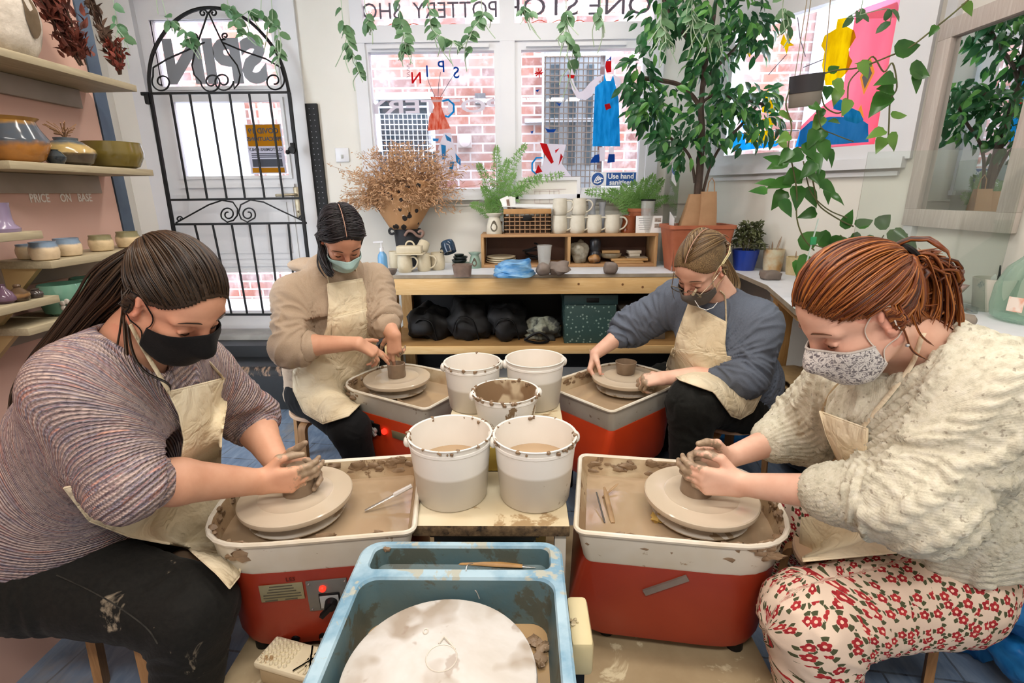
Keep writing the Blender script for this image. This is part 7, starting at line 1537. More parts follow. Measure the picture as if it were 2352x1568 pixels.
class Field:
 """signed distance grid; shapes are blended in, then skinned as one surface"""
 def __init__(s, lo, hi, h):
  s.lo = np.array(lo, f32); s.h = h; s.n = np.ceil((np.array(hi) - np.array(lo)) / h).astype(int) + 1
  s.d = np.full(s.n, .5, f32)
 def put(s, lo, hi, fn, k, op='u'):
  i0 = np.maximum(np.floor((np.array(lo) - s.lo) / s.h).astype(int), 0); i1 = np.minimum(np.ceil((np.array(hi) - s.lo) / s.h).astype(int) + 1, s.n)
  if (i1 <= i0).any(): return
  ax = [(s.lo[i] + s.h * np.arange(i0[i], i1[i], dtype=f32)).reshape([-1 if j == i else 1 for j in range(3)]) for i in range(3)]
  v = fn(*ax).astype(f32); sl = tuple(slice(a, b) for a, b in zip(i0, i1)); c = s.d[sl]
  if op == 'u': h = np.clip(.5 + .5 * (c - v) / k, 0, 1); s.d[sl] = c * (1 - h) + v * h - k * h * (1 - h)
  else: h = np.clip(.5 - .5 * (c + v) / k, 0, 1); s.d[sl] = c * (1 - h) - v * h + k * h * (1 - h)
 def cap(s, a, b, ra, rb, k=.02, sq=None, op='u'):
  a, b = np.array(a, f32), np.array(b, f32); ba = b - a; L = float((ba ** 2).sum()) or 1e-9; R_ = max(ra, rb) * (max(1, sq[1]) if sq else 1) + k + .03
  def fn(x, y, z):
   px, py, pz = x - a[0], y - a[1], z - a[2]; t = np.clip((px * ba[0] + py * ba[1] + pz * ba[2]) / L, 0, 1)
   qx, qy, qz = px - t * ba[0], py - t * ba[1], pz - t * ba[2]; d2 = qx ** 2 + qy ** 2 + qz ** 2
   if sq: e = sq[0]; c = qx * e[0] + qy * e[1] + qz * e[2]; d2 = d2 - c * c * (1 - 1 / sq[1] ** 2)
   return np.sqrt(np.maximum(d2, 1e-12)) - (ra + t * (rb - ra))
  s.put(np.minimum(a, b) - R_, np.maximum(a, b) + R_, fn, k, op)
 def ell(s, c, M, r, k=.02, op='u'):
  c = np.array(c, f32); A = np.array(M, f32); R_ = max(r) + k + .03
  def fn(x, y, z):
   p = [x - c[0], y - c[1], z - c[2]]; q = [(p[0] * A[0, i] + p[1] * A[1, i] + p[2] * A[2, i]) for i in range(3)]
   k0 = np.sqrt(sum((q[i] / r[i]) ** 2 for i in range(3))); k1 = np.sqrt(sum((q[i] / r[i] ** 2) ** 2 for i in range(3)))
   return k0 * (k0 - 1) / np.maximum(k1, 1e-6)
  s.put(c - R_, c + R_, fn, k, op)
 def cut(s, p, n, lo, hi, k=.008):
  """remove what lies beyond plane p,n within a box"""
  p, n = np.array(p, f32), np.array(n, f32)
  s.put(lo, hi, lambda x, y, z: -((x - p[0]) * n[0] + (y - p[1]) * n[1] + (z - p[2]) * n[2]), k, 's')
 def at(s, P):
  q = (np.asarray(P, f32) - s.lo) / s.h; i = np.clip(np.floor(q).astype(int), 0, s.n - 2); f = np.clip(q - i, 0, 1); o = 0
  for a in (0, 1):
   for b in (0, 1):
    for c in (0, 1): o = o + s.d[i[:, 0] + a, i[:, 1] + b, i[:, 2] + c] * (f[:, 0] if a else 1 - f[:, 0]) * (f[:, 1] if b else 1 - f[:, 1]) * (f[:, 2] if c else 1 - f[:, 2])
  return o
 def grad(s, P):
  P = np.asarray(P, f32); g = np.stack([s.at(P + np.eye(3, dtype=f32)[i] * s.h) - s.at(P - np.eye(3, dtype=f32)[i] * s.h) for i in range(3)], 1)
  return g / np.maximum(np.linalg.norm(g, axis=1, keepdims=True), 1e-6)
 def onto(s, P, off=0.0, it=6):
  P = np.array(P, f32)
  for _ in range(it): P = P - s.grad(P) * np.clip(s.at(P) - off, -.03, .03)[:, None]
  return P
 def cast(s, O, D, off=0.0, far=3.0, t0=.3):
  O, D = np.asarray(O, f32), np.asarray(D, f32); D = D / np.linalg.norm(D, axis=1, keepdims=True); t = np.full(len(D), t0, f32); hit = np.zeros(len(D), bool)
  for _ in range(420):
   d = s.at(O + D * t[:, None]) - off; hit |= d < .0008; t = np.where(hit | (t > far), t, t + np.clip(d * .8, .001, .012))
   if (hit | (t > far)).all(): break
  return O + D * t[:, None], hit
 def mesh(s):
  d = s.d; S = d < 0; c = [S[a:d.shape[0] - 1 + a, b:d.shape[1] - 1 + b, e:d.shape[2] - 1 + e] for a in (0, 1) for b in (0, 1) for e in (0, 1)]
  n_ = sum(x.astype(np.int8) for x in c); idx = np.argwhere((n_ > 0) & (n_ < 8)); N = len(idx)
  cid = np.full([x - 1 for x in d.shape], -1, np.int32); cid[tuple(idx.T)] = np.arange(N); acc = np.zeros((N, 3), f32); cnt = np.zeros(N, f32)
  cor = [np.array((a, b, e)) for a in (0, 1) for b in (0, 1) for e in (0, 1)]; val = [d[tuple((idx + o).T)] for o in cor]
  for i in range(8):
   for j in range(i + 1, 8):
    if np.abs(cor[i] - cor[j]).sum() != 1: continue
    m = (val[i] < 0) != (val[j] < 0); t = val[i] / np.where(m, val[i] - val[j], 1)
    acc += np.where(m[:, None], cor[i] + t[:, None] * (cor[j] - cor[i]), 0); cnt += m
  Vt = s.lo + (idx + acc / np.maximum(cnt, 1)[:, None]) * s.h; Q = []
  for ax in range(3):
   o = [0, 0, 0]; A = S[tuple(slice(0, -1) if i == ax else slice(1, -1) for i in range(3))]; B = S[tuple(slice(1, None) if i == ax else slice(1, -1) for i in range(3))]
   for sg, m in ((1, A & ~B), (0, B & ~A)):
    e = np.argwhere(m)
    if not len(e): continue
    b1, b2 = [(1, 2), (2, 0), (0, 1)][ax]; e = e + np.array([0 if i == ax else 1 for i in range(3)]); q = []
    for u, v in ((-1, -1), (0, -1), (0, 0), (-1, 0)): w_ = e.copy(); w_[:, b1] += u; w_[:, b2] += v; q.append(cid[tuple(w_.T)])
    q = np.stack(q, 1); Q.append(q if sg else q[:, ::-1])
  return Vt, np.concatenate(Q)
def np_mesh(name, Vt, Q, m, parent, attrs=None, smooth=True):
 me = bpy.data.meshes.new(name); off = np.array(parent.location, f32) if parent.parent is None else np.array(parent.parent.location, f32)
 me.from_pydata((Vt - off).tolist(), [], Q.tolist()); me.polygons.foreach_set('use_smooth', [True] * len(me.polygons)); me.materials.append(m)
 for k, v in (attrs or {}).items():
  if v.ndim == 1: a = me.attributes.new(k, 'FLOAT', 'POINT'); a.data.foreach_set('value', v.astype(f32))
  else: a = me.attributes.new(k, 'FLOAT_VECTOR', 'POINT'); a.data.foreach_set('vector', v.astype(f32).ravel())
 me.update(); o = bpy.data.objects.new(name, me); COL.objects.link(o); o.parent = parent; return o
def nz(P, sc, seed=0.0): 
 P = np.asarray(P) * sc + seed * 7.13; return np.array([mnoise.noise(V(p)) for p in P.tolist()], f32)
def nrm_(v): v = np.array(v, float); return v / np.linalg.norm(v)
sst = lambda a, b, x: (lambda t: t * t * (3 - 2 * t))(np.clip((x - a) / (b - a), 0, 1))
def skin_mat(name, c1, c2, clay='#8f7862'):
 t = NT(name); col = t.ramp(t.noise(t.coord('Object'), 16, 4), [(.35, c1), (.65, c2)])
 a = t.n('ShaderNodeAttribute'); a.attribute_name = 'flush'; col = t.mix(t.math('MULTIPLY', a.outputs['Fac'], .5), col, '#cf7a66')
 a = t.n('ShaderNodeAttribute'); a.attribute_name = 'clay'; k = t.math('ADD', a.outputs['Fac'], t.math('MULTIPLY', t.math('SUBTRACT', t.noise(t.coord('Object'), 38, 5), .5), .9))
 mk = t.ramp(k, [(.50, 0.0), (.60, 1.0)]); col = t.mix(mk, col, t.ramp(t.noise(t.coord('Object'), 60, 3), [(.35, clay), (.65, '#a9937a')]))
 t.bsdf(col, t.ramp(mk, [(0, .48), (1, .38)]), 0, t.bump(t.noise(t.coord('Object'), 130, 3), .10, .002), Specular_IOR_Level=.4); return t.m
def hair_mat(name, c1, c2, c3):
 t = NT(name); a = t.n('ShaderNodeAttribute'); a.attribute_name = 'strand'
 col = t.ramp(t.noise(t.coord(attr='strand', scale=(1, 1, .03)), 6, 2), [(.36, c1), (.5, c2), (.62, c3)]); f = t.noise(t.coord(attr='strand', scale=(1, 1, .02)), 60, 2); col = t.mix(t.math('MULTIPLY', f, .45), col, c1)
 t.bsdf(col, .42, 0, None, Specular_IOR_Level=.4, Anisotropic=.5); return t.m
def cloth(name, c1, c2, scale=160, bump=.25, rough=.85, stain=None, stc='#a48a68', ssc=9):
 if name in _MATS: return _MATS[name]
 t = NT(name); v = t.coord('Object'); col = t.ramp(t.noise(v, scale, 3, .7), [(.3, c1), (.7, c2)]); col = t.mix(t.ramp(t.noise(v, 4, 3), [(.4, 0.0), (.7, .3)]), col, c1)
 if stain: col = t.mix(t.ramp(t.noise(v, ssc, 6, .65, .6), [(stain, 0.0), (stain + .05, .9)]), col, stc)
 t.bsdf(col, rough, 0, t.bump(t.noise(v, scale, 3), bump, .004), Specular_IOR_Level=.2, Sheen_Weight=.04); _MATS[name] = t.m; return t.m
def knit_rows():
 t = NT('marled_knit'); v = t.coord(attr='kn'); sep = t.n('ShaderNodeSeparateXYZ'); t.l(v, sep.inputs[0])
 u, w_ = sep.outputs[0], sep.outputs[1]; wob = t.math('MULTIPLY', t.noise(t.coord('Object'), 14, 2), .012)
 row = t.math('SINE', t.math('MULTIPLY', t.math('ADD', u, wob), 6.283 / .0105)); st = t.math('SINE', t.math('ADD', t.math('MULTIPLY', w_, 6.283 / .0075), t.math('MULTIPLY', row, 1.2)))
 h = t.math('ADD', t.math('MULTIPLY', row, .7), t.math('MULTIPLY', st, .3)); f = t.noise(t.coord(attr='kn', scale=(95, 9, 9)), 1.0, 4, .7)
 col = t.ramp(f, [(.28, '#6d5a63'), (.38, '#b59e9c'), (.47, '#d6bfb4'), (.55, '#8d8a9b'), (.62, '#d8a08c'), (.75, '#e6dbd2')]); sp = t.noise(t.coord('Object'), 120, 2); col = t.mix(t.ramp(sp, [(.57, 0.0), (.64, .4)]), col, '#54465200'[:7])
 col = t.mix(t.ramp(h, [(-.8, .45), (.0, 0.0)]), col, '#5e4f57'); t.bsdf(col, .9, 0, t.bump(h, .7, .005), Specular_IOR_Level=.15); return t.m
def knit_cable():
 t = NT('cable_knit_wool'); v = t.coord('Object'); col = t.ramp(t.noise(v, 50, 5, .7), [(.3, '#b5b09c'), (.5, '#d2cdb9'), (.7, '#dcd8c8')]); col = t.mix(t.ramp(t.noise(v, 75, 2), [(.64, 0.0), (.70, .6)]), col, '#85796a')
 sep = t.n('ShaderNodeSeparateXYZ'); t.l(t.coord(attr='kn'), sep.inputs[0]); st = t.math('MULTIPLY', t.math('SINE', t.math('MULTIPLY', sep.outputs[0], 6.283 / .007)), t.math('SINE', t.math('MULTIPLY', sep.outputs[1], 6.283 / .008)))
 col = t.mix(t.ramp(t.noise(v, 7, 5, .6), [(.66, 0.0), (.69, .6)]), col, '#9a8460'); t.bsdf(col, .92, 0, t.bump(st, .12, .002, t.bump(t.noise(v, 160, 2), .4, .003)), Specular_IOR_Level=.12); return t.m
def floral():
 t = NT('floral_cotton'); g_ = t.coord(attr='kn', scale=(1, 1, 1)); vo = t.n('ShaderNodeTexVoronoi'); vo.inputs['Scale'].default_value = 29; vo.inputs['Randomness'].default_value = .7; t.l(g_, vo.inputs['Vector'])
 sub = t.n('ShaderNodeVectorMath'); sub.operation = 'SUBTRACT'; sc = t.n('ShaderNodeVectorMath'); sc.operation = 'SCALE'; sc.inputs['Scale'].default_value = 29; t.l(g_, sc.inputs[0]); sc2 = t.n('ShaderNodeVectorMath'); sc2.operation = 'SCALE'; sc2.inputs['Scale'].default_value = 29; t.l(vo.outputs['Position'], sc2.inputs[0]); t.l(sc.outputs[0], sub.inputs[0]); t.l(sc2.outputs[0], sub.inputs[1])
 sep = t.n('ShaderNodeSeparateXYZ'); t.l(sub.outputs[0], sep.inputs[0]); ang = t.math('ARCTAN2', sep.outputs[1], sep.outputs[0]); r = t.math('SQRT', t.math('ADD', t.math('MULTIPLY', sep.outputs[0], sep.outputs[0]), t.math('MULTIPLY', sep.outputs[1], sep.outputs[1])))
 pet = t.math('ADD', .21, t.math('MULTIPLY', t.math('ABSOLUTE', t.math('SINE', t.math('MULTIPLY', ang, 2.5))), .085)); fl = t.math('LESS_THAN', r, pet); ct = t.math('LESS_THAN', r, .085)
 lf = t.math('MULTIPLY', t.math('GREATER_THAN', t.math('SINE', t.math('MULTIPLY', t.math('ADD', ang, .5), 3)), .45), t.math('MULTIPLY', t.math('GREATER_THAN', r, .30), t.math('LESS_THAN', r, .52)))
 base = t.ramp(t.noise(t.coord('Object'), 6, 3), [(.4, '#e2cdba'), (.65, '#d6bfad')]); col = t.mix(lf, base, '#4c5038'); col = t.mix(fl, col, t.ramp(t.noise(t.coord('Object'), 90, 2), [(.4, '#96262e'), (.6, '#b03638')])); col = t.mix(ct, col, '#efc9b4')
 t.bsdf(col, .8, 0, t.bump(t.noise(t.coord('Object'), 220, 2), .15, .002), Specular_IOR_Level=.15); return t.m
def apron_mat():
 t = NT('calico_apron'); v = t.coord('Object'); col = t.ramp(t.noise(v, 6, 4), [(.35, '#dccaa8'), (.65, '#e9dcc0')]); st = t.ramp(t.noise(v, 8, 7, .7, .8), [(.62, 0.0), (.68, .8)]); col = t.mix(st, col, '#a78e6c')
 w1 = t.noise(v, 12, 3, .5, .6); rd = t.math('ABSOLUTE', t.math('SUBTRACT', w1, .5)); b = t.bump(rd, .8, .03, t.bump(t.noise(v, 240, 2), .25, .003)); t.bsdf(col, .9, 0, b, Specular_IOR_Level=.15); return t.m
m_apron = apron_mat()
def hand(F, wr, f, n, side, curls, thumb, spread=(6, 1, -4, -9), hs=.92, wrist_r=.024):
 wr, f = np.array(wr, float), nrm_(f); n = np.array(n, float); n = nrm_(n - f * n.dot(f)); l = np.cross(f, n) * (1 if side == 'R' else -1); tips = []
 def rot(v, ax, a): return np.array(Matrix.Rotation(rad(a), 3, V(ax)) @ V(v))
 lat = (.027, .0095, -.0085, -.026); kn = (.084, .088, .084, .075); seg = ((.041, .025, .021), (.046, .029, .022), (.042, .027, .021), (.033, .020, .018)); ax = np.cross(f, n)
 for i in range(4):
  K = wr + (f * kn[i] + l * lat[i] - n * .004) * hs; F.cap(wr + l * lat[i] * .62 * hs + f * .006, K, .0165 * hs, .0118 * hs, .014)
 F.cap(wr + f * .03 * hs + l * .012, wr + f * .07 * hs - l * .004, .0165 * hs, .014 * hs, .012, (n, .8))
 for i in range(4):
  P = wr + (f * kn[i] + l * lat[i] - n * .002) * hs; d = rot(f, n, (spread[i]) * (1 if np.dot(np.cross(n, f), l) > 0 else -1)); a = 0
  for j in range(3):
   a = curls[i][j] if hasattr(curls[i], '__len__') else curls[j]; d = rot(d, ax, a); Q = P + d * seg[i][j] * hs; r0 = (.0098, .0089, .0080, .0068)[j] * hs * (.86 if i == 3 else 1); r1 = (.0091, .0080, .0066)[j] * hs * (.86 if i == 3 else 1)
   F.cap(P, Q, r0, r1, .0035 if j else .007); P = Q
  tips.append(P)
 P = wr + (f * .018 + l * .022 + n * .006) * hs
 for (a, b, c), L_, r0, r1 in zip(thumb, (.045, .033, .026), (.0165, .0118, .0103), (.0125, .0102, .0080)): d = nrm_(f * a + l * b + n * c); Q = P + d * L_ * hs; F.cap(P, Q, r0 * hs, r1 * hs, .009 if L_ > .04 else .004); P = Q
 return tips + [P]
def head(F, T, s):
 """T: 3x3 columns forward,left,up and origin o"""
 R_, o = T; P = lambda x, y, z: o + R_ @ (np.array((x, y, z)) * s); E = lambda c, r, k=.02, op='u', M=None: F.ell(P(*c), R_ if M is None else R_ @ M, [q * s for q in r], k * s, op); Cp = lambda a, b, ra, rb, k=.01, **kw: F.cap(P(*a), P(*b), ra * s, rb * s, k * s, **kw)
 E((-.016, 0, .045), (.098, .074, .088)); E((.022, 0, .035), (.066, .062, .064), .03); E((.028, 0, -.045), (.060, .053, .060), .03); E((.066, 0, -.088), (.022, .024, .018), .025); Cp((-.01, .058, -.045), (.055, .030, -.088), .016, .014, .03); Cp((-.01, -.058, -.045), (.055, -.030, -.088), .016, .014, .03)
 for y in (-1, 1):
  E((.054, y * .036, -.026), (.028, .022, .022), .02); Cp((.083, y * .010, .028), (.066, y * .050, .024), .009, .009, .014); F.ell(P(.086, y * .031, .004), R_, [.016 * s, .016 * s, .011 * s], .014 * s, 's'); E((.069, y * .031, .003), (.0135, .0135, .0125), .003); Cp((.079, y * .020, .000), (.077, y * .043, -.001), .005, .004, .004)
  E((.096, y * .0115, -.036), (.011, .007, .007), .006)
  for a in range(7): t0, t1 = rad(-60 + 42 * a), rad(-60 + 42 * (a + 1)); Cp((-.012 - .015 * math.sin(t0), y * (.074 + .007 * abs(math.sin(t0))), .002 + .024 * math.cos(t0) - .004), (-.012 - .015 * math.sin(t1), y * (.074 + .007 * abs(math.sin(t1))), .002 + .024 * math.cos(t1) - .004), .0052, .0052, .003)
  E((-.010, y * .071, -.003), (.014, .006, .024), .006); E((-.004, y * .073, -.026), (.008, .006, .009), .006)
 Cp((.085, 0, .020), (.107, 0, -.026), .0085, .011, .014); E((.103, 0, -.034), (.0125, .0125, .010), .008); E((.083, 0, -.064), (.012, .023, .006), .008); E((.081, 0, -.075), (.011, .019, .006), .006); return P
def eyes_parts(root, P, R_, s, browm):
 for y in (-1, 1):
  g = G(); g.tube([P(.0925, y * .012, .030), P(.0915, y * .026, .036), P(.083, y * .044, .034), P(.074, y * .054, .027)], [.0016 * s, .0028 * s, .0024 * s, .001 * s], 6, flat=.7); g.build('eyebrow', browm, root)
  g = G(); g.tube([P(.0765, y * .0185, -.0025), P(.0835, y * .026, -.0055), P(.0838, y * .034, -.006), P(.079, y * .043, -.003)], [.0008, .0016, .0017, .001], 5); g.build('eyelash', browm, root)
def hairline(F, R_, o, s, n, lift=3):
 out = []; el = np.linspace(-60, 70, 53)
 for k in range(n):
  a = rad(-178 + 356 * k / (n - 1)); ds = np.array([[math.cos(rad(e)) * math.cos(a), math.cos(rad(e)) * math.sin(a), math.sin(rad(e))] for e in el]); loc = (scalp_pts(F, R_, o, s, ds, np.zeros(len(ds))) - o) @ R_ / s
  e = next((e_ for e_, q in zip(el, loc) if hair_ok(*q)), 40); e = rad(e + lift); out.append((math.cos(e) * math.cos(a), math.cos(e) * math.sin(a), math.sin(e)))
 return out
def parting(root, F, R_, o, s, m, y=0.0, e0=34, e1=135):
 d = np.array([nrm_(q) for q in part_starts(24, y, e0, e1)]); p = scalp_pts(F, R_, o, s, d, np.full(24, .0075)); g = G(); g.tube([V(x) for x in p], [.0006] + [.0016] * 22 + [.0004], 6); g.build('hair_parting', m, root)
def locks(name, m, root, paths, radii, flat=.55, n=6, seed=1):
 g = G(); col = []; rnd = random.Random(seed)
 for P, r in zip(paths, radii):
  N = len(P); k0 = len(g.v); rs = [r * (1 - .0 * i / N) * (min(1, .5 + 5 * i / N)) * (1 if i < N * .75 else max(.12, (N - 1 - i) / (N * .25))) for i in range(N)]; g.tube(P, rs, n, True, flat=flat)
  a, b = rnd.uniform(0, 60), rnd.uniform(0, 60); col += [(a, b + (j % n) * .12, j // n * 1.0 / N * 4) for j in range(len(g.v) - k0)]
 o = g.build(name, m, root, smooth=True); at_ = o.data.attributes.new('strand', 'FLOAT_VECTOR', 'POINT'); at_.data.foreach_set('vector', np.array(col, f32).ravel()); return o
def hair_ok(x, y, z):
 """local head coordinates (unit head): is this point of the scalp under hair"""
 lim = .090 - (abs(y) / .07) ** 2 * .050
 return (z > lim) if x > .02 else ((z > .028) if x > -.012 else (z > -.02 - max(0, (-.012 - x)) * .75))
def person(pid, label, H, SZ_, arms, mats, hairfn, torso, legs, maskfn, extra, neck_r=.05):
 S = SK[pid]; J = {}
 for k_, v_ in S.items(): J[k_] = np.array(v_[1] if v_[0] == 'w' else at(v_[0], v_[1], y=v_[2]), float)
 root = thing('person', label, 'person', (J['pel'][0], J['pel'][1], 0))
 f = nrm_(H['f']); upv = np.array(H.get('u', (0, 0, 1)), float); upv = nrm_(upv - f * upv.dot(f)); lft = np.cross(upv, f); R_ = np.stack([f, lft, upv], 1); s = H.get('s', 1.0); o = J['head']
 pts = np.array([J[k_] for k_ in ('pel', 'chest', 'neck', 'head', 'shN', 'elN', 'wrN', 'shF', 'elF', 'wrF')]); lo = pts.min(0) - .2; hi = pts.max(0) + .2; lo[2] = J['pel'][2] - .05
 F = Field(lo, hi, .0034); P = head(F, (R_, o), s); hb = P(-.030, 0, -.055)
 F.cap(J['neck'], hb, neck_r * 1.1, neck_r, .03); F.cap(P(-.01, 0, -.06), J['neck'] * .6 + hb * .4, .04, neck_r, .02); F.cap(J['pel'], J['chest'], .10, .10, .05); F.cap(J['chest'], J['neck'], .09, .05, .05)
 tips = {}
 for q in 'NF':
  sh, el, wr = J['sh' + q], J['el' + q], J['wr' + q]; F.cap(J['chest'] * .3 + J['neck'] * .7, sh, .05, .05, .04); F.cap(sh, el, .046, .040, .02); ar = arms[q]; fr = ar.get('r', (.043, .027)); md = el + (wr - el) * .3
  F.cap(el, md, fr[0] * .96, fr[0], .02); F.cap(md, wr, fr[0], fr[1], .02, (nrm_(np.cross(wr - el, ar['n'])), 1.08)); tips[q] = hand(F, wr, ar['f'], ar['n'], ar['s'], ar['c'], ar['t'], ar.get('sp', (6, 1, -4, -9)), ar.get('hs', .92))
 Vt, Q = F.mesh(); clay = np.zeros(len(Vt), f32); flush = np.zeros(len(Vt), f32)
 for q in 'NF':
  wr, ar = J['wr' + q], arms[q]; a = (Vt - wr) @ nrm_(ar['f']); dd = np.linalg.norm(Vt - wr - nrm_(ar['f']) * .08, axis=1); ot = 'F' if q == 'N' else 'N'; near = (dd < .17) & (((Vt - wr) @ nrm_(ar['n'])) < ((J['wr' + ot] - wr) @ nrm_(ar['n'])) * .5) if pid in (1, 4) else (dd < .15) & (dd < np.linalg.norm(Vt - J['wr' + ot], axis=1)); cl = ar.get('clay', .45); clay = np.maximum(clay, np.where(near, sst(-.05, .10, a) * cl + .07 * (a > -.03), 0)); side = (Vt - wr) @ nrm_(ar['n']); clay = np.where(near, clay + np.clip(side * 7, -.12, .22), clay)
  for tp in tips[q]: flush = np.maximum(flush, 1 - np.linalg.norm(Vt - tp, axis=1) / .025)
 hl = (Vt - o) @ R_ / s; face = sst(.16, .10, np.linalg.norm(hl, axis=1)); flush = np.clip(np.maximum(flush, face * (.25 + .6 * np.exp(-((hl[:, 1] ** 2 + (hl[:, 2] + .02) ** 2) / .0012)) + .9 * (np.abs(hl[:, 1]) > .07))), 0, 1)
 np_mesh('body', Vt, Q, mats['skin'], root, dict(clay=clay, flush=flush))
 pts = np.array([J[k_] for k_ in ('pel', 'chest', 'neck', 'shN', 'elN', 'shF', 'elF', 'wrN', 'wrF')]); lo2 = pts.min(0) - .24; hi2 = pts.max(0) + .2; lo2[2] = J['pel'][2] - .16
 SW = Field(lo2, hi2, .0052); TO = Field(np.minimum(lo2, np.array([J[k_] for k_ in ('knN', 'knF', 'anN', 'anF')]).min(0) - .15), np.maximum(hi2, np.array([J[k_] for k_ in ('knN', 'knF', 'anN', 'anF')]).max(0) + .15), .010)
 acr = nrm_(J['shN'] - J['shF']); tz = torso
 def trunk(Fd, grow=0.0):
  p0 = J['pel'] + np.array(tz.get('hem', (0, 0, -.02))); k_ = .09
  Fd.cap(p0, J['waist'], tz['r'][0] + grow, tz['r'][1] + grow, k_, (acr, tz['w'])); Fd.cap(J['waist'], J['chest'], tz['r'][1] + grow, tz['r'][2] + grow, k_, (acr, tz['w'])); Fd.cap(J['chest'], J['neck'] * .75 + J['chest'] * .25, tz['r'][2] + grow, tz['r'][3] + grow, k_, (acr, tz['w'] * .95))
  for q in 'NF': Fd.cap(J['neck'] * .8 + J['chest'] * .2, J['sh' + q], .06 + grow, tz['sl'][0] * .92 + grow, .06)
  for c_, r_ in tz.get('add', ()): Fd.ell(c_, np.eye(3), [r_ + grow] * 3 if not hasattr(r_, '__len__') else [x + grow for x in r_], .06)
 trunk(SW); trunk(TO)
 cuffs = []
 for q in 'NF':
  sh, el, wr = J['sh' + q], J['el' + q], J['wr' + q]; sl = tz['sl']; cf = el + (wr - el) * tz['cuff'][q]; SW.cap(sh, el, sl[0], sl[1], .05); SW.cap(el, cf, sl[1], sl[2], .03)
  ax = nrm_(wr - el); cuffs.append((cf, ax, el, sh)); SW.cut(cf, ax, cf - .10, cf + .10 + ax * .05, .004)
  SW.cap(cf - ax * .012, cf - ax * .004, sl[2] * 1.0, sl[2] * .97, .006)
 hn = nrm_(J['pel'] - J['waist']); SW.cut(J['pel'] * (1 - tz['hf']) + J['waist'] * tz['hf'], hn, J['pel'] - .27, J['pel'] + .24, .006)
 ncut = tz.get('ncut', .066)
 SW.cap(J['neck'] - (hb - J['neck']) * .02, hb + (hb - J['neck']) * .4, ncut, ncut * 1.25, .010, None, 's'); SW.cap(J['neck'] + f * .03, hb + f * .05, ncut * .8, ncut, .010, None, 's') if tz.get('scoop') else None
 TR = Field(TO.lo, TO.lo + TO.n * TO.h, .0062)
 for Fd in (TR, TO):
  Fd.cap(J['hipN'], J['hipF'], legs[0], legs[0], .06); Fd.cap(J['pel'], J['waist'], legs[0] * 1.02, legs[0] * .9, .06, (acr, 1.15))
  for q in 'NF': Fd.cap(J['hip' + q], J['kn' + q], legs[0], legs[1], .05); Fd.cap(J['kn' + q], J['an' + q], legs[1], legs[2], .04)
 def coords(Vt, segs):
  W = np.zeros(len(Vt)); A = np.zeros((len(Vt), 3)); 
  for a, b, r, base in segs:
   ab = b - a; L_ = np.linalg.norm(ab); ab = ab / L_; t = np.clip((Vt - a) @ ab, 0, L_); q = Vt - a - t[:, None] * ab; d = np.linalg.norm(q, axis=1) - r; w_ = np.exp(-np.clip(d, -.05, 1) / .025)
   e1 = nrm_(np.cross(ab, (.13, .98, .1))); e2 = np.cross(ab, e1); th = np.arctan2(q @ e2, q @ e1); A[:, 0] += w_ * (base + (Vt - a) @ ab); A[:, 1] += w_ * th * r; A[:, 2] += w_ * base; W += w_
  return A / W[:, None]
 Vt, Q = SW.mesh(); segs = [(J['pel'], J['chest'], tz['r'][1], 0.0), (J['chest'], J['neck'], tz['r'][2], np.linalg.norm(J['chest'] - J['pel']))]
 for q, (cf, ax, el, sh) in zip('NF', cuffs): segs += [(sh, el, tz['sl'][0], 1.0), (el, cf, tz['sl'][1], 1.0 + np.linalg.norm(el - sh))]
 kn = coords(Vt, segs); N_ = SW.grad(Vt); el_d = np.minimum(*[np.linalg.norm(Vt - c_[2], axis=1) for c_ in cuffs]); ff = np.exp(-(el_d / .15) ** 2)
 am = tz.get('fold', .007); wv = nz(np.stack([kn[:, 0] * 30, kn[:, 1] * 7, kn[:, 2] * 3], 1) + nz(Vt, 9)[:, None] * 1.1, 1.0, pid); w2 = nz(Vt, 7, pid + 3); disp = am * ((.25 + ff) * (1 - 2.2 * np.abs(wv)) * .8 + .5 * w2)
 if tz.get('cable'):
  u, w_ = kn[:, 0], kn[:, 1]; cd = np.full(len(Vt), 1.0)
  for cf, ax, el, sh in cuffs: cd = np.minimum(cd, np.where(np.linalg.norm(Vt - cf, axis=1) < .13, -(Vt - cf) @ ax, 1.0))
  rib = (cd < .055) & (cd > -.06); ph = w_ / .034; cell = np.floor(ph); loc = ph - cell - .5; alt = np.where(cell % 2 == 0, 1, 0); cab = .0105 * (alt * np.sqrt(np.clip(1 - (2 * loc) ** 2, 0, 1)) * (.35 + .65 * np.abs(np.sin(math.pi * (u / .030 + .9 * np.abs(loc))))) + (1 - alt) * .12 * np.sin(u / .004)); disp = disp + np.where(rib, .0020 * np.sin(w_ / .0052 * 2) , cab)
  for cf, ax, el, sh in cuffs: t_ = -(Vt - cf) @ ax; nr = np.linalg.norm(Vt - cf, axis=1) < .13; disp = disp + np.where(nr, .007 * np.sin(t_ / .0105) * sst(.05, .09, t_) * sst(.14, .10, t_), 0)
 Vt2 = Vt + N_ * disp[:, None]; np_mesh(tz['name'], Vt2, Q, mats['top'], root, dict(kn=kn))
 Vt, Q = TR.mesh(); segs = []; 
 for q in 'NF': L0 = np.linalg.norm(J['kn' + q] - J['hip' + q]); segs += [(J['hip' + q], J['kn' + q], legs[0], 2.0), (J['kn' + q], J['an' + q], legs[1], 2.0 + L0)]
 kn = coords(Vt, segs); kd = np.minimum(np.linalg.norm(Vt - J['knN'], axis=1), np.linalg.norm(Vt - J['knF'], axis=1)); wv = nz(np.stack([kn[:, 0] * 24, kn[:, 1] * 8, kn[:, 2]], 1) + nz(Vt, 8)[:, None], 1.0, pid + 5)
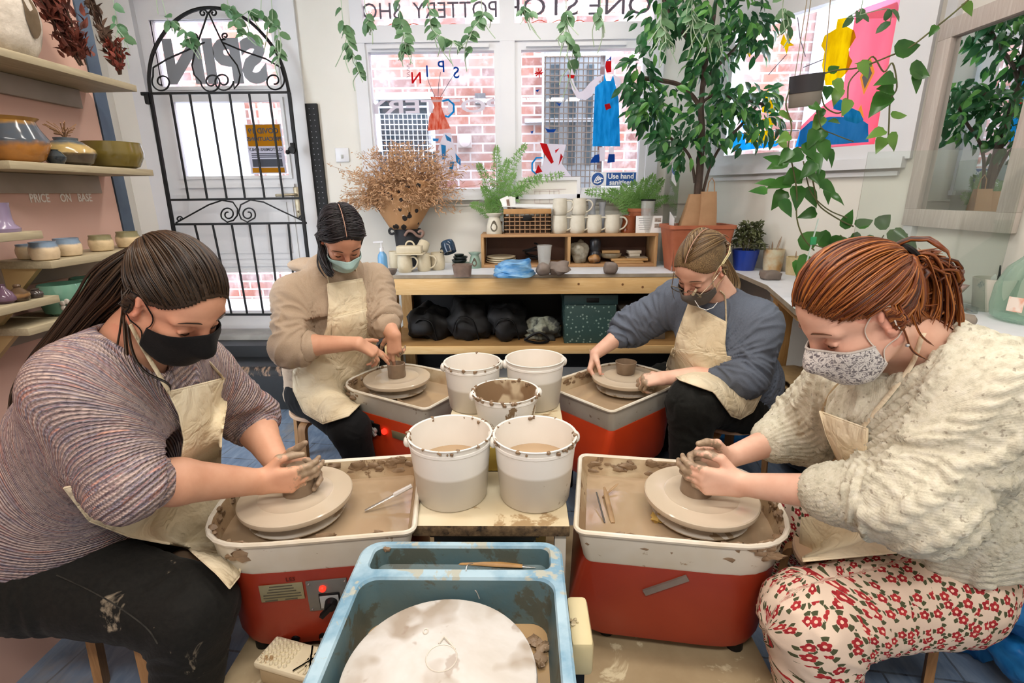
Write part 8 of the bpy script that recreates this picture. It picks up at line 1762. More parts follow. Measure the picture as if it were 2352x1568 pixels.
 hd = np.minimum(np.linalg.norm(Vt - J['hipN'], axis=1), np.linalg.norm(Vt - J['hipF'], axis=1)); disp = legs[3] * ((np.exp(-(kd / .12) ** 2) + .8 * np.exp(-(hd / .16) ** 2) + .15) * (1 - 2.2 * np.abs(wv))) ; np_mesh('trousers', Vt + TR.grad(Vt) * disp[:, None], Q, mats['legs'], root, dict(kn=kn))
 for q in 'NF':
  a = J['an' + q]; d = nrm_((f[0], f[1], 0)); g = G(); c = V((a[0] + d[0] * .05, a[1] + d[1] * .05, max(a[2] - .02, .04))); g.ball(c, (.115, .042, .045), 20, M=Matrix.Rotation(math.atan2(d[1], d[0]), 3, 'Z')); g.v = [(x, y, max(z, .002)) for x, y, z in g.v]; g.build('shoe', m_black, root)
 maskfn(root, F, R_, o, s, P); hairfn(root, F, R_, o, s, P, J); eyes_parts(root, P, R_, s, mats['brow']); extra(root, SW, TO, F, J, P)
 return root
def scalp_pts(F, R_, o, s, dirs, off):
 """dirs: unit local directions from the skull centre -> points lying off the scalp"""
 C_ = o + R_ @ (np.array((-.016, 0, .035)) * s); D = dirs @ R_.T; p, h = F.cast(C_ + D * .22 * s, -D, off=0.0, far=.215 * s, t0=.0); return p + D * np.asarray(off)[:, None]
def slerp_paths(starts, ends, n, bow=None):
 out = []
 for a, b in zip(starts, ends):
  a, b = nrm_(a), nrm_(b); om = math.acos(max(-1, min(1, a.dot(b)))); P = []
  for i in range(n):
   t = i / (n - 1); q = (math.sin((1 - t) * om) * a + math.sin(t * om) * b) / max(math.sin(om), 1e-4)
   if bow is not None: q = nrm_(q + np.array(bow) * math.sin(math.pi * t))
   P.append(nrm_(q))
  out.append(P)
 return np.array(out)
def cap_mesh(root, F, R_, o, s, m, off=.0012, pred=hair_ok, seed=1):
 g = G(); NA, NE = 110, 70; ds = np.array([[math.cos(e) * math.cos(a), math.cos(e) * math.sin(a), math.sin(e)] for e in np.linspace(-1.1, 1.5707, NE) for a in np.linspace(0, 2 * math.pi, NA + 1)[:-1]]); p = scalp_pts(F, R_, o, s, ds, np.full(len(ds), off)); loc = (p - o) @ R_ / s
 ok = np.array([pred(*q) for q in loc]); fs = []
 for i in range(NE - 1):
  for j in range(NA):
   q = (i * NA + j, i * NA + (j + 1) % NA, (i + 1) * NA + (j + 1) % NA, (i + 1) * NA + j)
   if sum(ok[k] for k in q) >= 2: fs.append(q)
 g.add([V(x) for x in p], fs); ob = g.build('hair_base', m, root, smooth=True); a_ = ob.data.attributes.new('strand', 'FLOAT_VECTOR', 'POINT'); a_.data.foreach_set('vector', np.stack([ds[:, 1] * 30, ds[:, 2] * 6, ds[:, 0] * 2], 1).astype(f32).ravel())
 sd = ob.modifiers.new('thick', 'SOLIDIFY'); sd.thickness = .002; sd.offset = 1
def scalp_locks(name, root, F, R_, o, s, m, starts, ends, n=14, r=(.0035, .006), off=(.004, .010), bow=None, seed=1, jit=.03, tail=None):
 rnd = random.Random(seed); st = [np.array(a) + np.array([rnd.gauss(0, jit) for _ in range(3)]) for a in starts]; en = [np.array(b) + np.array([rnd.gauss(0, jit * .8) for _ in range(3)]) for b in ends]
 D = slerp_paths(st, en, n, bow); offs = np.array([[rnd.uniform(*off)] * n for _ in st]); offs = offs * np.concatenate([np.linspace(.5, 1, 4), np.ones(n - 4)])[None]
 p = scalp_pts(F, R_, o, s, D.reshape(-1, 3), offs.reshape(-1)).reshape(len(st), n, 3); paths = []
 for i, q in enumerate(p):
  P = [V(x) for x in q]
  if tail: P += tail(i, P[-1], rnd)
  paths.append(P)
 return locks(name, m, root, paths, [rnd.uniform(*r) for _ in paths], seed=seed)
def mask(root, F, R_, o, s, P, m, top=(-.008, -.034), bot=(-.122, -.072), span=66, pleats=0, bulge=.012, loopm=None, off=.004, edge=None):
 NU, NV = 45, 25; g = G(); D = []; O = []
 for i in range(NU):
  u = (i / (NU - 1) * 2 - 1); a = rad(span) * u; zt = top[0] + (top[1] - top[0]) * abs(u) ** 1.1; zb = bot[0] + (bot[1] - bot[0]) * abs(u) ** 1.6
  for j in range(NV):
   v = j / (NV - 1); z = zt + (zb - zt) * v; O.append(o + R_ @ (np.array((.19 * math.cos(a), .19 * math.sin(a), z)) * s)); D.append(R_ @ -np.array((math.cos(a), math.sin(a), -.35 * max(0, v - .8) * 0)))
 p, h = F.cast(np.array(O), np.array(D), off=off, far=.2 * s, t0=0.0); t = np.linalg.norm(p - np.array(O), axis=1); t = np.where(h, t, np.nan).reshape(NU, NV)
 for j in range(NV):
  row = t[:, j]; ok = ~np.isnan(row); t[:, j] = np.interp(np.arange(NU), np.arange(NU)[ok], row[ok]) if ok.sum() > 2 else t[:, j - 1]
 t0 = t.copy()
 for _ in range(40):
  q = t.copy(); q[1:-1] = (t[2:] + t[:-2] + 2 * t[1:-1]) / 4; r_ = q.copy(); r_[:, 1:-1] = (q[:, 2:] + q[:, :-2] + 2 * q[:, 1:-1]) / 4; t = np.minimum(np.minimum(r_, t0), t0)
 uu = np.linspace(-1, 1, NU)[:, None]; vv = np.linspace(0, 1, NV)[None]; t = t - bulge * s * np.cos(uu * 1.5) ** 2 * np.sin(np.pi * np.clip(vv, 0, 1)) - .003 * s
 if pleats: t = t - .0035 * s * (((vv * (pleats + 1)) % 1.0) - .5) * (np.abs(uu) < .92)
 D = np.array(D).reshape(NU, NV, 3); O = np.array(O).reshape(NU, NV, 3); X = O + D * t[..., None]; g.grid([[V(x) for x in r] for r in X]); ob = g.build('face_mask', m, root, smooth=True); sd = ob.modifiers.new('thick', 'SOLIDIFY'); sd.thickness = .002; sd.offset = 0
 for sgn, i in ((-1, 0), (1, NU - 1)):
  A, B = V(X[i, 1]), V(X[i, NV - 2]); e = lambda x, y, z: V(P(x, sgn * y, z)); g = G(); L1 = [A, e(.028, .072, .006), e(.0, .078, .030), e(-.022, .079, .022)]; L2 = [B, e(.020, .071, -.048), e(-.012, .077, -.034), e(-.024, .080, -.004)]
  for L_ in (L1, L2):
   q = spline(L_, 5); qq = F.onto(np.array([tuple(x) for x in q]), .0025, 4); q = [V(x) for x in qq]; q[0] = L_[0]; g.tube(q, .0019 * s if loopm is None else .0019, 6, flat=.6)
  g.build('ear_loop', loopm or m, ob)
 if edge:
  for j in (0, NV - 1): g = G(); g.tube([V(x) for x in X[:, j]], .0025, 6); g.build('mask_edge', edge, ob)
 return ob
def patch(name, m, root, Fs, left, right, nu=30, nv=36, off=.008, wr=.004, seed=1, hang=True, curve=None):
 """cloth laid on the body: outline given where it shows, each point dropped onto the clothes"""
 def resample(L_, n):
  L_ = [V((*p, 0)) for p in L_]; d = [0]
  for a, b in zip(L_, L_[1:]): d.append(d[-1] + (b - a).length)
  return [np.array([np.interp(d[-1] * k / (n - 1), d, [p[i] for p in L_]) for i in (0, 1)]) for k in range(n)]
 l_, r_ = resample(left, nv), resample(right, nv); X = np.full((nu, nv, 3), np.nan); dist = np.full((nu, nv), np.nan); D = np.zeros((nu, nv, 3))
 for i in range(nu):
  for j in range(nv): q = l_[j] * (1 - i / (nu - 1)) + r_[j] * i / (nu - 1); D[i, j] = ray(*q).normalized()
 O = np.repeat(np.array(CAM_P)[None], nu * nv, 0); best = np.full(nu * nv, np.inf)
 for Fd in Fs:
  p, h = Fd.cast(O, D.reshape(-1, 3), off=off, far=3.2, t0=.4); t = np.where(h, np.linalg.norm(p - O, axis=1), np.inf); best = np.minimum(best, t)
 t = best.reshape(nu, nv); bad = ~np.isfinite(t)
 for j in range(nv):
  for i in range(nu):
   if bad[i, j]:
    c = [(abs(a) + abs(b) * 1.5, t[i + a, j + b]) for a in range(-8, 9) for b in range(-10, 6) if 0 <= i + a < nu and 0 <= j + b < nv and not bad[i + a, j + b]]; t[i, j] = min(c, key=lambda z: z[0])[1] if c else (np.nanmedian(t[~bad]) if (~bad).any() else 1.5)
 for _ in range(6): q = t.copy(); q[1:-1, 1:-1] = (t[2:, 1:-1] + t[:-2, 1:-1] + t[1:-1, 2:] + t[1:-1, :-2] + 2 * t[1:-1, 1:-1]) / 6; t = np.where(bad, q, np.minimum(q, t))
 X = np.array(CAM_P) + D * t[..., None]; n_ = nz(X.reshape(-1, 3) * np.array((1, 1, .55)), 16, seed).reshape(nu, nv) * .6 + (1 - 2.5 * np.abs(nz(X.reshape(-1, 3), 9, seed + 2).reshape(nu, nv))) * .7; t = t - wr * n_ - wr; X = np.array(CAM_P) + D * t[..., None]
 g = G(); g.grid([[V(x) for x in r] for r in X]); ob = g.build(name, m, root, smooth=True); sd = ob.modifiers.new('thick', 'SOLIDIFY'); sd.thickness = .004; sd.offset = 0
 g = G(); 
 for E_ in ([X[0, j] for j in range(nv)], [X[-1, j] for j in range(nv)], [X[i, 0] for i in range(nu)], [X[i, -1] for i in range(nu)]): g.tube([V(x) for x in E_], .0028, 5)
 g.build('hem', m, ob); return ob, X
def strap(name, m, root, F, px, w=.006, off=.004, flat=.4, r0=None):
 D = np.array([ray(*q).normalized() for q in px]); O = np.repeat(np.array(CAM_P)[None], len(px), 0); best = np.full(len(px), np.inf)
 for Fd in (F if isinstance(F, (list, tuple)) else [F]):
  p, h = Fd.cast(O, D, off=off, far=3.2, t0=.4); best = np.minimum(best, np.where(h, np.linalg.norm(p - O, axis=1), np.inf))
 ok = np.isfinite(best); best = np.interp(np.arange(len(px)), np.arange(len(px))[ok], best[ok]) if ok.any() else np.full(len(px), 1.5)
 g = G(); g.tube(spline([V(o_ + d * t) for o_, d, t in zip(O, D, best)], 5), w, 6, flat=flat); return g.build(name, m, root)
sk_a = skin_mat('skin_warm', '#dba688', '#d29a7c'); sk_b = skin_mat('skin_fair', '#e8bda6', '#dfae96')
sk_p = mat('scalp', '#b98f7a', None, 4, .6)
TH_UP = ((.62, .70, .15), (.96, .12, .22), (.98, -.05, .15))
def part_starts(n, y0=0.0, e0=36, e1=140):
 return [(math.cos(rad(e0 + (e1 - e0) * k / (n - 1))), y0, math.sin(rad(e0 + (e1 - e0) * k / (n - 1)))) for k in range(n)]
def px_tail(pts, y, sp, n=5):
 W_ = [at(p[0], p[1], y=y + (p[2] if len(p) > 2 else 0)) for p in pts]
 def fn(i, end, rnd):
  o = V((rnd.gauss(0, 1), rnd.gauss(0, 1), rnd.gauss(0, 1))); L_ = [end] + [w + o * sp * max(.3, .9 - k * .12) for k, w in enumerate(W_)]; c = max(2, len(L_) - (1 if rnd.random() < .35 else 0)); return spline(L_[:c], n)[1:]
 return fn
def stool(loc, rz, label, z=.40):
 t = thing('stool', label, 'stool', (loc[0], loc[1], 0), rz, 'bentwood stools'); g = G(); M0 = Matrix.Translation((loc[0], loc[1], 0)) @ Matrix.Rotation(rz, 4, 'Z'); g.M = M0
 g.lathe([(0, z - .02), (.16, z - .02), (.168, z - .016), (.168, z - .005), (.163, z), (0, z)], n=40); g.build('seat', mat('birch_seat', '#cfae90', '#c09c7c', 4, .45), t)
 for k in range(4):
  a = rad(45 + 90 * k); d = V((math.cos(a), math.sin(a), 0)); g = G(); g.M = M0; P = [d * .06 + V((0, 0, z - .031))] + [d * (.15 + .028 * math.sin(b)) + V((0, 0, z - .059 + .028 * math.cos(b))) for b in np.linspace(0, 1.57, 5)] + [d * .195 + V((0, 0, .001))]
  w = d.cross(V((0, 0, 1))) * .02; rg = []
  for i, p in enumerate(P):
   tn = (P[min(i + 1, len(P) - 1)] - P[max(i - 1, 0)]).normalized(); nn = tn.cross(w).normalized() * .010; rg.append([p - w - nn, p + w - nn, p + w + nn, p - w + nn])
  g.loft(rg); g.build('leg', wood('birch_leg', '#b58a5e', '#9c744c', 'Z', 4, .5), t, smooth=30)
 return t
noloop = None
def hair1(root, F, R_, o, s, P, J):
 m = hair_mat('dark_brown_hair', '#120c09', '#2e1f13', '#543d28'); cap_mesh(root, F, R_, o, s, m)
 tie = (-.93, -.05, .30); st = hairline(F, R_, o, s, 230); tl = px_tail([(268, 640, .02), (215, 700, .04), (155, 770, .05), (92, 840, .04), (48, 905, .02), (32, 960, 0)], 1.03, .015)
 scalp_locks('hair', root, F, R_, o, s, m, st + hairline(F, R_, o, s, 150, 16) + hairline(F, R_, o, s, 90, 34), [tie] * 470, r=(.002, .0038), off=(.004, .009), bow=(0, 0, .05), seed=3, jit=.022, tail=tl)
 g = [[V(x) for x in spline([P(-.075, -.05, -.02), at(300, 790, y=1.0), at(330, 850, y=.99), at(385, 880, y=1.0), at(392, 900, y=1.0)], 5)], [V(x) for x in spline([P(-.085, -.05, -.02), at(290, 800, y=1.0), at(300, 860, y=.98), at(318, 905, y=.98)], 5)], [V(x) for x in spline([P(-.08, -.05, -.0), at(270, 790, y=1.0), at(240, 850, y=.97), at(140, 900, y=.93)], 5)]]
 locks('loose_hair', m, root, g, [.004, .005, .003], seed=5)
def mask1(root, F, R_, o, s, P): mask(root, F, R_, o, s, P, cloth('black_mask', '#0b0a0b', '#141314', 300, .2), top=(.012, -.030), bot=(-.128, -.080), span=68, bulge=.010)
def ex1(root, SW, TO, F, J, P):
 patch('apron_bib', m_apron, root, [TO], [(388, 900), (412, 950), (424, 1010), (415, 1070)], [(516, 868), (520, 930), (508, 1000), (505, 1075)], nu=22, nv=26, off=.012, seed=2)
 patch('apron_skirt', m_apron, root, [TO], [(148, 1120), (205, 1195), (300, 1232), (430, 1256), (500, 1318), (528, 1350)], [(430, 1062), (500, 1070), (540, 1135), (560, 1190), (560, 1260), (548, 1325)], nu=30, nv=40, off=.020, wr=.009, seed=4)
 strap('apron_strap', m_apron, root, [SW, F], [(390, 902), (365, 860), (338, 815), (315, 775), (300, 745)], .006); strap('apron_strap', m_apron, root, [SW, F], [(514, 870), (490, 842), (468, 818), (452, 800)], .006)
 strap('seam', mat('jeans_seam', '#35322c', '#1c1b18', 60, .9), root, [TO], [(130, 1320), (200, 1352), (270, 1392), (335, 1440), (362, 1478)], .0018, .0085)
 g = G(); g.tube(F.onto(np.array([at(x, y, y=1.0) for x, y in ((300, 735), (302, 770), (318, 800), (350, 835), (380, 850))]), .002).tolist(), .0012, 5); g.build('necklace', m_brass, root)
T1_ = dict(name='sweater', r=(.165, .158, .148, .10), w=1.22, sl=(.092, .079, .062), cuff=dict(N=.10, F=.22), fold=.006, ncut=.072, scoop=1, hem=(.02, 0, .04), hf=.25)
person(1, 'person in striped mauve knit sweater, black mask and long dark ponytail, hands on clay', dict(f=(.70, -.26, -.67), s=1.02),
 None, dict(N=dict(s='R', f=(.95, .22, -.04), n=(-.12, 1, .02), c=[(26, 30, 20), (28, 32, 20), (30, 32, 22), (32, 34, 22)], t=TH_UP, clay=.44, sp=(1, 0, 0, 1), hs=1.0, r=(.050, .031)),
 F=dict(s='L', f=(.92, -.10, -.12), n=(.05, -1, -.05), c=[(24, 30, 20), (24, 32, 22), (26, 34, 22), (28, 34, 22)], t=((.55, .75, .1), (.75, .62, .05), (.72, .70, 0)), clay=.46, sp=(2, 0, -2, -3), hs=1.0, r=(.050, .031))),
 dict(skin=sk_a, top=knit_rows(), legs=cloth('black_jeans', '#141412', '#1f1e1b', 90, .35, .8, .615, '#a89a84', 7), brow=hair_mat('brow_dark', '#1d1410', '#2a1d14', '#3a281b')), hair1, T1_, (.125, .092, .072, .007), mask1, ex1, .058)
def hair2(root, F, R_, o, s, P, J):
 m = hair_mat('near_black_hair', '#0a080a', '#1b1618', '#454046'); cap_mesh(root, F, R_, o, s, m); parting(root, F, R_, o, s, sk_p, 0.0, 36, 120); n = 80; st = part_starts(n)
 tl = px_tail([(742, 590, -.02), (752, 620, -.06), (762, 632, -.08)], 2.12, .010); tr = px_tail([(800, 600, .12), (790, 640, .16)], 2.12, .012)
 scalp_locks('hair', root, F, R_, o, s, m, [(a, -.05, c) for a, b, c in st] * 2, [(-.45 + .25 * (k % 3), -.88, -.42) for k in range(2 * n)], r=(.003, .005), off=(.006, .012), seed=4, jit=.02, tail=tl, bow=(0, -.08, .05))
 scalp_locks('hair', root, F, R_, o, s, m, [(a, .05, c) for a, b, c in st] * 2, [(-.55 + .25 * (k % 3), .85, -.42) for k in range(2 * n)], r=(.003, .005), off=(.006, .012), seed=6, jit=.02, tail=tr, bow=(0, .08, .05))
def mask2(root, F, R_, o, s, P): mask(root, F, R_, o, s, P, cloth('surgical_mask', '#a9ccc9', '#b8d6d2', 200, .1, .7), top=(-.004, -.040), bot=(-.122, -.062), span=58, bulge=.012, pleats=3, loopm=m_paper)
def ex2(root, SW, TO, F, J, P):
 patch('apron_bib', m_apron, root, [TO], [(752, 652), (756, 700), (752, 750), (735, 800), (722, 850)], [(832, 640), (846, 690), (858, 760), (864, 800), (870, 850)], nu=24, nv=30, off=.012, wr=.008, seed=5)
 patch('apron_skirt', m_apron, root, [TO], [(722, 805), (672, 850), (673, 895), (698, 948), (742, 973)], [(868, 800), (872, 830), (858, 875), (840, 915), (800, 955)], nu=26, nv=30, off=.014, wr=.009, seed=7)
 patch('apron_pocket', m_apron, root, [TO], [(764, 728), (764, 765), (762, 795)], [(856, 706), (861, 745), (864, 790)], nu=16, nv=12, off=.022, wr=.003, seed=5)
 strap('apron_strap', m_apron, root, [SW, F], [(757, 655), (752, 630), (749, 605), (744, 580)], .006); strap('apron_strap', m_apron, root, [SW, F], [(826, 643), (818, 620), (812, 600)], .006)
T2_ = dict(name='hoodie', r=(.14, .135, .13, .085), w=1.2, sl=(.084, .080, .058), cuff=dict(N=.22, F=.25), fold=.017, ncut=.062, hf=-.1, hem=(0, 0, .02), add=[(tuple(at(704, 608, y=2.30)), (.085, .06, .030)), (tuple(at(740, 612, y=2.20)), .045), (tuple(at(806, 612, y=2.24)), .04)])
person(2, 'person in beige hoodie and calico apron, pale green mask, shaping small cylinder', dict(f=(.36, -.58, -.74), u=(.10, -.3, 1), s=1.02),
 None, dict(N=dict(s='R', f=(.70, .34, -.62), n=(-.35, .35, -.85), c=[(6, 8, 6), (8, 10, 8), (30, 45, 30), (38, 50, 35)], t=((.55, .8, .1), (.75, .62, -.1), (.85, .5, -.1)), clay=.2, sp=(3, 0, -2, -6)),
 F=dict(s='L', f=(-.03, -.02, -1), n=(.1, 1, -.05), c=[(14, 16, 10), (10, 12, 8), (45, 55, 35), (55, 60, 40)], t=((.5, .75, .4), (.75, .55, .35), (.85, .4, .35)), clay=.32)),
 dict(skin=sk_a, top=cloth('beige_jersey', '#b39d86', '#bda892', 240, .2), legs=cloth('black_leggings', '#0d0d0f', '#151517', 200, .15), brow=hair_mat('brow_black', '#140f0e', '#1c1614', '#2a211e')), hair2, T2_, (.095, .075, .055, .004), mask2, ex2)
def hair3(root, F, R_, o, s, P, J):
 m = hair_mat('light_brown_hair', '#3a2a1b', '#6e5539', '#ab9065'); cap_mesh(root, F, R_, o, s, m); parting(root, F, R_, o, s, sk_p, .05, 38, 130); n = 90; st = part_starts(n, .05, 38, 150); tie = (-.95, .05, -.30)
 scalp_locks('hair', root, F, R_, o, s, m, [(a, b + .05, c) for a, b, c in st] * 2, [tie] * 2 * n, r=(.0028, .005), off=(.005, .010), seed=4, jit=.02, bow=(0, .42, -.06))
 scalp_locks('hair', root, F, R_, o, s, m, [(a, b - .05, c) for a, b, c in st] * 2, [tie] * 2 * n, r=(.0028, .005), off=(.005, .010), seed=6, jit=.02, bow=(0, -.42, -.06))
 B = P(-.125, .0, -.015); rnd = random.Random(5); L_ = []
 for k in range(60): a, b = rnd.uniform(0, 6.28), rnd.uniform(.5, 1.0); c = V(B) + V([rnd.gauss(0, .010) for _ in range(3)]); ax = V([rnd.gauss(0, 1) for _ in range(3)]).normalized(); u = ax.orthogonal().normalized(); w_ = ax.cross(u); L_.append([c + (u * math.cos(a + q) + w_ * math.sin(a + q)) * .030 * b for q in np.linspace(0, 4, 10)])
 for k in range(26): x = rnd.uniform(-18, 12); L_.append(spline([V(B), at(1686 + x, 640, y=2.05), at(1682 + x * 1.4, 670, y=2.03), at(1690 + x * 1.6, 690 + rnd.uniform(-14, 14), y=2.0)], 4))
 locks('hair_bun', m, root, L_, [rnd.uniform(.0025, .004) for _ in L_], seed=8)
 locks('loose_hair', m, root, [spline([P(.07, -.05, .06), P(.10, -.06, 0), P(.11, -.065, -.05), P(.105, -.07, -.10)], 5)], [.002], seed=2)
def mask3(root, F, R_, o, s, P):
 ob = mask(root, F, R_, o, s, P, cloth('grey_mask', '#5a5450', '#66605b', 260, .2), top=(-.016, -.044), bot=(-.126, -.074), span=62, bulge=.012, loopm=cloth('cream_elastic', '#e8dcae', '#dccf9e', 100, .1))
 m = mat('wire_frame', '#2a2624', '#b9a88c', 30, .25, .6); g = G(); cs = [V(P(.108, y * .034, -.012)) for y in (-1, 1)]
 gs = root
 gl = None
 for y, c in zip((-1, 1), cs):
  X_, Z_ = V(R_ @ np.array((-.25 * y * -1 * 0, y, 0))), V(R_ @ np.array((.25, 0, 1))).normalized(); g.tube([c + (X_ * math.cos(a) * .027 + Z_ * math.sin(a) * .023) * s for a in np.linspace(0, 6.283, 25)[:-1]], .0016, 6, closed=True)
 g.tube([P(.113, -.008, -.008), P(.117, 0, -.004), P(.113, .008, -.008)], .0014, 5)
 for y in (-1, 1): g.tube([P(.106, y * .060, -.006), P(.06, y * .076, .004), P(.0, y * .082, .012), P(-.02, y * .082, .004)], .0016, 5)
 fr = g.build('glasses_frame', m, root); g = G()
 for c in cs: X_, Z_ = V(R_ @ np.array((0, 1, 0))), V(R_ @ np.array((.25, 0, 1))).normalized(); n0 = len(g.v); g.add([c] + [c + (X_ * math.cos(a) * .026 + Z_ * math.sin(a) * .022) * s for a in np.linspace(0, 6.283, 21)[:-1]], [(0, i + 1, (i + 1) % 20 + 1) for i in range(20)])
 g.build('lens', glassy('spectacle_lens', '#f2f4f2', .12), fr)
 g = G(); g.tube([P(-.015, .080, .030), P(-.06, .082, .038), P(-.085, .075, .046), P(-.07, .083, .032), P(-.02, .081, .024)], .0022, 6); g.build('elastic_loop', cloth('cream_elastic', '#e8dcae', '#dccf9e'), ob)
def ex3(root, SW, TO, F, J, P):
 patch('apron_bib', m_apron, root, [TO], [(1582, 695), (1555, 770), (1545, 820), (1530, 850)], [(1668, 740), (1664, 790), (1670, 830), (1690, 870)], nu=24, nv=26, off=.012, wr=.008, seed=5)
 patch('apron_skirt', m_apron, root, [TO], [(1545, 800), (1530, 840), (1560, 872), (1640, 900), (1680, 955)], [(1680, 820), (1750, 840), (1752, 900), (1730, 945), (1700, 962)], nu=26, nv=28, off=.014, wr=.009, seed=8)
 strap('apron_strap', m_apron, root, [SW, F], [(1582, 696), (1590, 680), (1600, 664)], .006); strap('apron_strap', m_apron, root, [SW, F], [(1668, 742), (1667, 712), (1665, 682), (1655, 668)], .007)
 g = G(); q = [(1596, 690), (1606, 706), (1622, 712), (1638, 706), (1648, 694)]; g.tube([at(x, y, y=1.86) for x, y in q], .0014, 5); g.build('drawstring', m_paper, root)
T3_ = dict(name='sweatshirt', r=(.15, .145, .14, .085), w=1.22, sl=(.092, .086, .056), cuff=dict(N=.28, F=.30), fold=.017, ncut=.060, hem=(0, 0, .0), hf=-.1)
person(3, 'person in blue-grey sweatshirt, grey mask and glasses, holding wooden brush', dict(f=(-.60, -.42, -.66), u=(.0, -.15, 1), s=1.04),
 None, dict(N=dict(s='L', f=(-.93, .18, -.22), n=(-.15, .45, -.88), c=[(42, 62, 40), (48, 66, 42), (52, 66, 44), (56, 66, 44)], t=((.6, .7, .3), (.85, .3, .4), (.9, 0, .4)), clay=.36, sp=(4, 0, -4, -8)),
 F=dict(s='R', f=(-.32, -.35, -.88), n=(.80, -.25, -.30), c=[(46, 58, 36), (50, 60, 38), (54, 62, 40), (56, 64, 40)], t=((.55, .7, .35), (.8, .3, .5), (.85, .05, .5)), clay=.2, sp=(4, 0, -4, -8))),
 dict(skin=sk_b, top=cloth('slate_jersey', '#5d6573', '#68707e', 240, .2), legs=cloth('washed_black', '#121312', '#1e1f1c', 60, .3, .8, .72, '#8d8b80', 14), brow=hair_mat('brow_light', '#3a2a1c', '#4a3726', '#5d4833')), hair3, T3_, (.11, .088, .072, .009), mask3, ex3)
br = thing('wooden_brush', 'clay-coated wooden brush held upright in left-hand fist of grey sweatshirt person', 'brush', at(1365, 860, y=2.17))
gp_ = V((.338, 2.205, .517)); tip_ = at(1386, 912, y=2.13); up_ = gp_ + (gp_ - tip_) * .85
g = G(); g.tube([up_, gp_.lerp(up_, .6), gp_.lerp(up_, .1), gp_.lerp(tip_, .5), gp_.lerp(tip_, .85)], [.006, .010, .013, .009, .012], 10, flat=.5); g.build('handle', m_woodt, br)
g = G(); g.tube([gp_.lerp(tip_, .82), gp_.lerp(tip_, .95), tip_ + V((.012, -.005, -.006))], [.012, .018, .014], 10, flat=.5); g.build('bristles', m_mud, br)
def hair4(root, F, R_, o, s, P, J):
 m = hair_mat('auburn_hair', '#2e130a', '#7a3a18', '#c27a38'); cap_mesh(root, F, R_, o, s, m); tie = (-.97, .05, .02)
 tl = px_tail([(2092, 602, .0), (2118, 588, .0)], 1.03, .006)
 scalp_locks('hair', root, F, R_, o, s, m, hairline(F, R_, o, s, 210) + hairline(F, R_, o, s, 150, 15) + hairline(F, R_, o, s, 110, 32), [tie] * 470, r=(.0024, .005), off=(.004, .013), seed=7, jit=.045, bow=(0, 0, .05), tail=None)
 B = V(P(-.132, .0, .040)); rnd = random.Random(3); L_ = []; q = lambda x, y, d=0: at(x, y, y=1.03 + d)
 for k in range(80):
  u = rnd.random(); d = rnd.gauss(0, .03); e = rnd.uniform(-22, 22)
  L_.append(spline([B + V([rnd.gauss(0, .006) for _ in range(3)]), q(2100 + 55 * u + e, 600 + 22 * (1 - u) - 10 * u + e * .5, d), q(2110 + 75 * u + e, 655 - 10 * u, d), q(2095 + 105 * u + e, 715 + rnd.uniform(-14, 14), d * .8), q(2075 + 115 * u + e * 1.5, 745 + 24 * u + rnd.uniform(-22, 14), d * .5 - .02)], 5))
 for k in range(70): c = V(q(2128 + rnd.gauss(0, 14), 648 + rnd.gauss(0, 18), rnd.gauss(0, .012))); ax = V((rnd.gauss(0, .6), 1, rnd.gauss(0, .6))).normalized(); u = ax.orthogonal().normalized(); w_ = ax.cross(u); a0, r0 = rnd.uniform(0, 6.28), rnd.uniform(.025, .058); L_.append([c + (u * math.cos(a0 + z) + w_ * math.sin(a0 + z)) * r0 + ax * .012 * z * rnd.choice((-1, 1)) * .3 for z in np.linspace(0, rnd.uniform(2.5, 4.5), 12)])
 for k in range(16): x = rnd.uniform(-8, 8); L_.append(spline([B, q(2170 + x, 660), q(2202 + x, 720), q(2196 + x, 778 + rnd.uniform(-14, 6))], 5))
 locks('hair_bun', m, root, L_, [rnd.uniform(.003, .0065) for _ in L_], seed=8)
 g = G(); g.tube([B + V(R_ @ np.array((.0, .020 * math.cos(a), .020 * math.sin(a)))) for a in np.linspace(0, 6.283, 15)[:-1]], .006, 6, closed=True); g.build('hair_tie', m_black, root)
 locks('loose_hair', m, root, [spline([P(-.03, .07, -.01), P(-.02, .078, -.04), P(-.015, .074, -.08), P(-.03, .07, -.12)], 5), spline([P(-.05, .07, -.02), P(-.04, .076, -.06), P(-.05, .07, -.10)], 5)], [.0035, .003], seed=2)
def mask4(root, F, R_, o, s, P):
 t = NT('grey_print_mask'); f = t.noise(t.coord('Object', (1, 1, 1)), 95, 2, .5, 1.5); t.bsdf(t.ramp(f, [(.40, '#6f6a6e'), (.47, '#d8d4d0'), (.56, '#d8d4d0'), (.62, '#8a8588')]), .85)
 mask(root, F, R_, o, s, P, t.m, top=(.004, -.034), bot=(-.124, -.076), span=66, bulge=.016, loopm=cloth('white_elastic', '#dcd3c8', '#cfc6ba', 100, .1), edge=cloth('mask_piping', '#cbc6bf', '#b3aca6', 200, .2))
